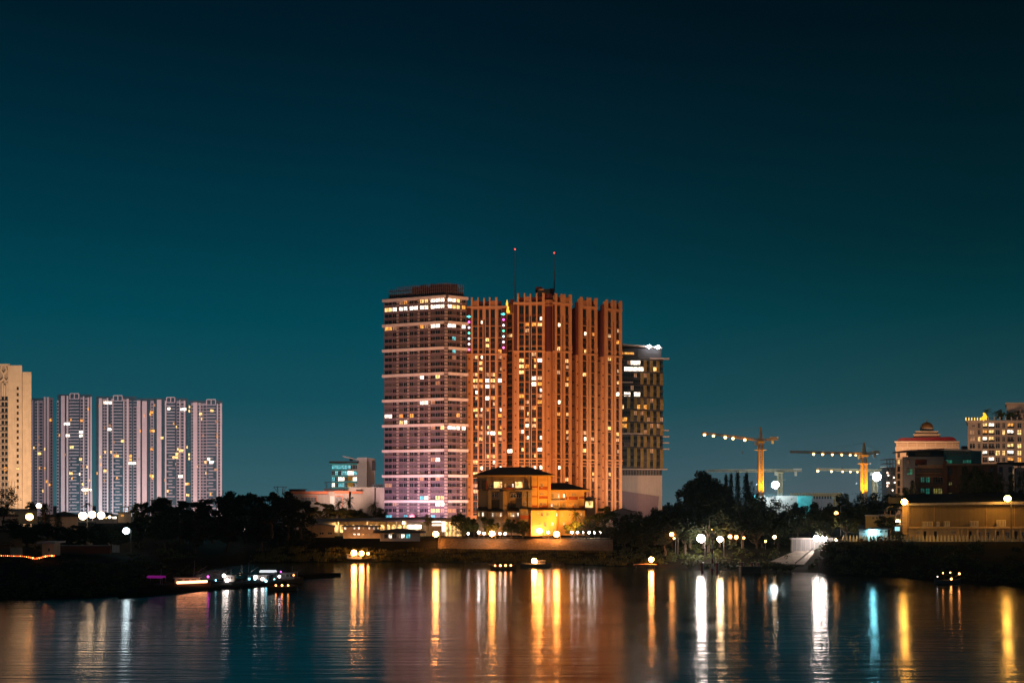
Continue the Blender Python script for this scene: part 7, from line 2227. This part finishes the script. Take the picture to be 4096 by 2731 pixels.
lamp(3590, 2086, 330, 8.4, WARM, 18, .8, 'warm yard lamp beside the depot corner pillar', gR)
gC = 'white floodlights of the building site'
lamp(3101, 1938, 726, 8.0, COOL, 180, 2.6, 'white floodlight beside the shorter crane mast', gC, 'floodlight', arm=False)
lamp(3507, 1906, 745, 8.0, COOL, 160, 3.2, 'largest white floodlight beside the lower crane', gC, 'floodlight', arm=False)
for px, y, Z, col, s, r_, lab in ((760, 2121, 340, CYAN, 12, .5, 'tiny cyan stall light leftmost under the black trees'), (855, 2119, 340, CYAN, 14, .7, 'tiny cyan stall light under the middle of the black trees'), (932, 2120, 345, CYAN, 10, .5, 'tiny cyan stall light beside the white one'), (973, 2118, 345, WHITE, 9, .7, 'tiny white stall light rightmost under the black trees'), (926, 2046, 352, CYAN, 8, .5, 'small cyan light high inside the black tree line'),
                                  (2920, 2145, 309, SOD, 22, .6, 'amber light left in the line of lights behind the bank bushes'), (2945, 2147, 309, SOD, 22, .6, 'amber light among bushes below the conifers'), (2975, 2150, 309, SOD, 14, .4, 'faint amber light right of the one below the conifers'), (3098, 2147, 311, WARM, 26, .5, 'warm light glimmering left of the boat ramp wall'), (3062, 2164, 311, SOD, 20, .35, 'small amber light low in the slope bushes'), (3345, 2052, 344, SOD, 12, .7, 'amber glow in the dark tree above the yellow leafy tree')):
    lamp(px, y, Z, H(y, Z) - 2.5, col, s, r_, lab, 'small scattered lights', 'small_lamp', arm=False)
def plain_lamp(px, y, Z, base, label):
    r = thing('street_lamp', label, 'lamp', (X(px, Z), Z, base), 'slim unlit street lamps')
    x = X(px, Z); z = H(y, Z)
    mb = MB(); mb.tube((x, Z, base), (x, Z, z), .1, .07, 6); mb.tube((x, Z, z), (x + 1.2, Z, z + .45), .06, n=5); mb.build('pole', M_metal, r)
    mb = MB(); mb.box(x + 1.1, x + 1.9, Z - .15, Z + .15, z + .4, z + .55); mb.build('lamp_head', M_pole, r)
plain_lamp(3363, 2024, 318, 8.4, 'slim unlit street lamp above the yellow lit tree')
plain_lamp(3548, 2030, 320, 8.4, 'slim unlit street lamp left of the depot corner')

# huts and fences on the left bank
M_tin = mat('tin_sheet', (.38, .33, .24), .6, .3, 1.2, streak=.9)
r = thing('tin_fence', 'corrugated tin fence panel standing on the dark left bank', 'fence', (X(66, 262), 262, H(2226, 262)))
mb = MB()
for k in range(12): mb.pbox(42 + k * 4, 45.2 + k * 4, 2188 + (2 if k % 2 else 0), 2228, 262, 262.12 + .06 * (k % 2))
mb.build('sheet', M_tin, r)
mb = MB(); mb.pbox(40, 42, 2174, 2230, 262, 262.15); mb.pbox(90, 91.5, 2186, 2230, 262, 262.15); mb.build('post', M_pole, r)
r = thing('hut', 'small tin hut with a flat lit roof edge on the left bank', 'hut', (X(190, 258), 260, H(2220, 258)))
mb = MB(); mb.pbox(168, 213, 2172, 2222, 258, 262)
for k in range(9): mb.pbox(169 + k * 5, 171 + k * 5, 2174, 2220, 257.94, 258)
mb.build('wall', M_tin, r)
mb = MB(); mb.pbox(148, 220, 2166, 2172, 256.8, 263); mb.build('roof', M_metal, r)
mb = MB(); mb.pbox(193, 198, 2192, 2204, 257.9, 257.99); mb.build('window', M_glass, r)
r = thing('fence', 'pale upright plank fence under the cyan white lamp', 'fence', (X(463, 268), 268, H(2206, 268)))
mb = MB()
for k in range(5): mb.pbox(449 + k * 6, 453 + k * 6, 2176 + (k * 3) % 5, 2208, 268, 268.1)
mb.build('plank', M_white, r)
mb = MB(); mb.pbox(438, 482, 2196, 2198, 268.12, 268.2); mb.build('rail', M_pole, r)
r = thing('wall', 'low reddish brick wall between hut and plank fence', 'wall', (X(340, 270), 270, H(2210, 270)))
mb = MB(); mb.pbox(235, 440, 2182, 2214, 270, 270.4); mb.build('panel', mat('red_brick', (.16, .05, .03), .9, .3, 3), r)
mb = MB(); mb.pbox(234, 441, 2179, 2182, 269.9, 270.5); mb.build('coping', M_concrete, r)
r = thing('light_chain', 'drooping chain of small red and amber lights before the tin hut', 'light', (X(130, 252), 252, H(2236, 252)))
mb = MB()
rnd = random.Random(6)
pts = [(4, 2220), (40, 2221), (90, 2222), (120, 2227), (140, 2231), (160, 2230), (175, 2224), (200, 2220), (222, 2221)]
for (a, ya), (c, yc) in zip(pts[:-1], pts[1:]): mb.tube((X(a, 252), 252, H(ya, 252)), (X(c, 252), 252, H(yc, 252)), .035, n=4)
mb.build('cord', M_pole, r)
for k in range(26):
    a = 6 + k * 8.4
    for (p, yp), (q, yq) in zip(pts[:-1], pts[1:]):
        if p <= a <= q: y = yp + (yq - yp) * (a - p) / (q - p)
    mb = MB(); mb.ball((X(a, 252), 251.9, H(y + 1, 252)), .11 if a < 110 else .2, 6, 4)
    mb.build('bulb', emit('red_bulb', (1, .1, .02), 6) if k % 3 else emit('amber_bulb', (1, .45, .1), 8), r)

# ------------------------------------------------------------------ boats
M_hull = mat('dark_hull_paint', (.05, .06, .07), .5, .3)
M_hull_wood = mat('brown_hull_timber', (.10, .055, .03), .65, .3, 1.5)
M_tarp = mat('dark_tarp', (.05, .07, .09), .8, .3)
M_cabin = mat('pale_cabin_paint', (.42, .40, .40), .7, .2)
def hull_mesh(mb, L, B, D):
    n = 12
    rows = []
    for i in range(n + 1):
        t = i / n * 2 - 1
        w = B / 2 * max(.06, 1 - abs(t) ** 2.6)
        sh = D + .45 * abs(t) ** 3 * D
        x = t * L / 2
        rows.append([(x, -w, sh), (x * .97, -w * .8, .15), (x * .92, 0, -.35), (x * .97, w * .8, .15), (x, w, sh)])
    i0 = len(mb.v)
    for r in rows: mb.v += r
    for i in range(n):
        for j in range(4):
            a = i0 + i * 5 + j
            mb.f.append((a, a + 5, a + 6, a + 1)); mb.m.append(0)
        a = i0 + i * 5
        mb.v += [(rows[i][0][0], rows[i][0][1] * .9, D * .7), (rows[i + 1][0][0], rows[i + 1][0][1] * .9, D * .7), (rows[i + 1][4][0], rows[i + 1][4][1] * .9, D * .7), (rows[i][4][0], rows[i][4][1] * .9, D * .7)]
        k = len(mb.v) - 4
        mb.f.append((k, k + 1, k + 2, k + 3)); mb.m.append(0)
    for i, fl in ((0, 0), (n, 1)):
        a = i0 + i * 5
        q = (a, a + 1, a + 2, a + 3, a + 4)
        mb.f.append(q if not fl else q[::-1]); mb.m.append(0)
def boat(px, yw, L, label, rz=0, hullm=None, cabin=(0, .35, 1.6), canopy=None, mast=4.0, lights=(), group='boats moored along the left mud bank', name='fishing_boat'):
    Z = 78000 / (yw - HZ)
    r = thing(name, label, 'boat', (0, 0, 0), group)
    B, D = L * .26, .75 + L * .03
    mb = MB(); hull_mesh(mb, L, B, D); mb.build('hull', hullm or M_hull, r, smooth=False)
    if cabin:
        c, w, h = cabin
        mb = MB(); mb.box((c - w / 2) * L, (c + w / 2) * L, -B * .3, B * .3, D * .7, D + h)
        mb.box((c - w / 2) * L - .3, (c + w / 2) * L + .3, -B * .36, B * .36, D + h, D + h + .12)
        cabo = mb.build('cabin', M_cabin, r)
        mb = MB()
        for k in range(3):
            x0 = (c - w / 2) * L + w * L * (.12 + .3 * k)
            mb.box(x0, x0 + w * L * .2, -B * .3 - .03, -B * .3 + .02, D + h * .45, D + h * .85)
        mb.build('cabin_window', M_glass2, r).parent = cabo
    if canopy:
        c, w, h, cm = canopy
        mb = MB()
        for k in range(7):
            a0, a1 = math.pi * k / 7, math.pi * (k + 1) / 7
            mb.slab([((c - w / 2) * L, -B * .45 * math.cos(a0), D + h + .5 * math.sin(a0)), ((c + w / 2) * L, -B * .45 * math.cos(a0), D + h + .5 * math.sin(a0)), ((c + w / 2) * L, -B * .45 * math.cos(a1), D + h + .5 * math.sin(a1)), ((c - w / 2) * L, -B * .45 * math.cos(a1), D + h + .5 * math.sin(a1))], (0, 0, .05))
        cano = mb.build('canopy', cm, r)
        mb = MB()
        for sx in (-1, 1):
            for sy in (-1, 1): mb.tube(((c + sx * w * .48) * L, sy * B * .43, D * .7), ((c + sx * w * .48) * L, sy * B * .43, D + h), .05, n=5)
        mb.build('canopy_post', M_metal, r).parent = cano
    if mast:
        mb = MB(); mb.tube((L * .12, 0, D * .7), (L * .16, 0, D + mast), .07, .03, 6); mb.tube((L * .14, 0, D + mast * .4), (L * .42, 0, D + mast * .75), .035, n=5)
        mb.tube((L * .16, 0, D + mast), (-L * .4, 0, D + .4), .015, n=4); mb.build('mast', M_metal, r)
    for lx, ly, lz, rad, col, s, smp in lights:
        em = emit('boat_light_%s_%d' % ('_'.join('%02d' % int(v * 99) for v in col), s), col, s, smp)
        mb = MB(); mb.ball((lx * L, ly, D + lz), rad, 8, 6); mb.build('lamp', em, r)
    r.location = (X(px, Z), Z, 0)
    r.rotation_euler = (0, 0, rz)
    return r
RED = (1, .12, .04); ORG = (1, .32, .08); MAG = (.9, .05, .7)
boat(560, 2346, 6, 'small unlit open boat leftmost at the black mud bank', .15, M_hull_wood, None, None, 2.0, [(.2, 0, .4, .1, WHITE, 6, False)])
boat(625, 2350, 8, 'low moored boat, its faint magenta canopy standing for a light streak', -.1, M_hull, None, (0, .5, 1.4, emit('magenta_streak_canvas', (.6, .02, .5), .22)), 3.5, [(-.3, -.4, .6, .14, WHITE, 9, False)])  # canopy glow added in place of a magenta streak of light
boat(750, 2350, 11, 'dark moored boat with a glowing orange light bar along its roof', .03, M_hull_wood, (0, .5, 1.3), None, 5.5, [(.45, -.3, 1.6, .22, MAG, 10, False), (.3, -.9, .5, .3, ORG, 8, False), (-.2, -.6, .4, .2, WARM, 9, False)])
boat(905, 2340, 8, 'moored boat with two round white lamps one above the other', -.06, M_hull, (.1, .3, 1.4), None, 3.0, [(-.02, -1.2, 1.5, .42, WHITE, 12, True), (.08, -1.3, .35, .42, WHITE, 20, False), (-.3, -.6, .3, .18, CYAN, 8, False)])
boat(975, 2338, 8, 'moored boat with a teal tarpaulin and small warm lamp', .12, M_hull, None, (-.05, .5, 1.5, M_tarp), 4.5, [(-.1, -.5, 1.7, .26, WARM, 10, False), (.35, -.7, .4, .22, CYAN, 6, False)])
boat(1055, 2336, 9, 'brightest moored boat with white lit arched canopy and cyan deck lights', -.04, M_hull, (-.1, .35, 1.2), (.12, .42, 2.0, emit('white_lit_canvas', (.9, .95, 1), .9)), 3.0, [(-.2, -.9, .9, .4, WHITE, 14, False), (0, -1.0, .4, .42, WHITE, 9, True), (.1, -1.1, -.1, .3, CYAN, 9, False), (-.38, -.8, .4, .28, CYAN, 5, False), (.45, -.4, 1.0, .35, WHITE, 10, False)])
boat(1150, 2330, 8, 'moored boat with pink and yellow pinpoint lamps', .1, M_hull_wood, (0, .4, 1.5), None, 3.2, [(-.2, -.6, 1.9, .15, MAG, 12, False), (-.48, -.2, 2.0, .15, (.8, .9, .1), 8, False), (.2, -.6, 1.0, .2, ORG, 9, False), (-.4, -.7, .0, .22, CYAN, 6, False)])
boat(1128, 2362, 7, 'added skiff, its orange lamp bar standing for a light streak off the mud bank', .05, M_hull_wood, None, None, 0, [(-.2, 0, .3, .2, ORG, 12, True), (0, 0, .3, .22, ORG, 14, False), (.2, 0, .3, .2, ORG, 12, False)], name='skiff')  # added hull, lamps lined up after a short light streak
r = thing('light_bar', 'long glowing orange tube lamp on the dark moored boat', 'light', (X(768, 232), 232, 1.8))
mb = MB(); p, q = Vector((X(708, 231), 231, H(2329, 231))), Vector((X(828, 231), 231, H(2324, 231)))
mb.tube(p, q, .3, n=8); mb.build('tube', emit('orange_tube', (1, .35, .16), 6, True), r)
mb = MB(); mb.tube(p + Vector((0, .35, .1)), q + Vector((0, .35, .1)), .08, n=5)
for t in (.1, .9): mb.tube(p.lerp(q, t) + Vector((0, .35, 0)), p.lerp(q, t) + Vector((0, .35, -1.6)), .06, n=5)
mb.build('bracket', M_dark_metal, r)
r = thing('landing_stage', 'pale post landing stage at the end of the moored boats', 'jetty', (X(1182, 255), 255, 0))
mb = MB()
for px in (1176, 1181, 1187): mb.pbox(px, px + 2.5, 2284, 2325, 255, 255.2)
mb.build('post', M_cabin, r)
mb = MB(); mb.pbox(1165, 1192, 2310, 2313, 254, 257); mb.build('deck', M_hull_wood, r)
gB = 'boats added to carry lights on the river'  # hulls added under bright spots in place of the light trails
boat(1432, 2246, 12, 'added long dark boat carrying the double orange lamp near the far bank', 0, M_hull_wood, (-.1, .4, 1.4), None, 0, [(-.1, -1, 2.1, .95, SOD, 90, True), (.12, -1, 1.9, .8, SOD, 90, True), (.3, -1, 1.8, .45, ORG, 40, False)], gB, 'added_river_boat')
boat(2142, 2268, 10, 'added boat carrying the glaring orange lamp below the bright villa corner', .1, M_hull, (.15, .3, 1.0), None, 0, [(-.05, -.9, 1.1, .8, SOD, 150, True)], gB, 'added_river_boat')
boat(2012, 2278, 8, 'added skiff, its orange lamp row standing for a light streak in mid river', .05, M_hull_wood, None, None, 0, [(-.3, 0, .3, .26, ORG, 14, False), (-.1, 0, .32, .3, ORG, 18, True), (.1, 0, .34, .3, ORG, 18, False), (.3, 0, .36, .28, ORG, 14, False)], gB, 'skiff')
lamp(2605, 2236, 304.5, .2, SOD, 140, .78, 'glaring amber lamp on the floating jetty', None, 'jetty_lamp', arm=False)
boat(3790, 2334, 7, 'dark boat with tiny amber lamps tucked under the right bank', .1, M_hull, None, None, 1.5, [(-.2, -.4, 1.8, .16, ORG, 18, False), (.08, -.3, 1.9, .16, ORG, 18, False), (.42, -.3, 1.6, .22, ORG, 26, True), (.1, -.5, .3, .24, SOD, 20, True), (-.4, -.3, .9, .13, WHITE, 6, False)], 'boats under the right bank')

# ------------------------------------------------------------------ haze over the whole scene
def haze():
    mb = MB(); mb.box(-1300, 1300, -30, 1150, -3, 175)
    m = bpy.data.materials.new('night_haze'); m.use_nodes = True
    N, L = m.node_tree.nodes, m.node_tree.links
    N.remove(N['Principled BSDF'])
    v = N.new('ShaderNodeVolumePrincipled')
    v.inputs['Color'].default_value = (.5, .85, 1.0, 1)
    v.inputs['Density'].default_value = 0.0001
    v.inputs['Anisotropy'].default_value = 0.65
    L.new(v.outputs[0], N['Material Output'].inputs['Volume'])
    o = mb.build('haze', m, None)
    tag(o, 'thin night haze over river and city', 'haze', None, 'stuff')
haze()
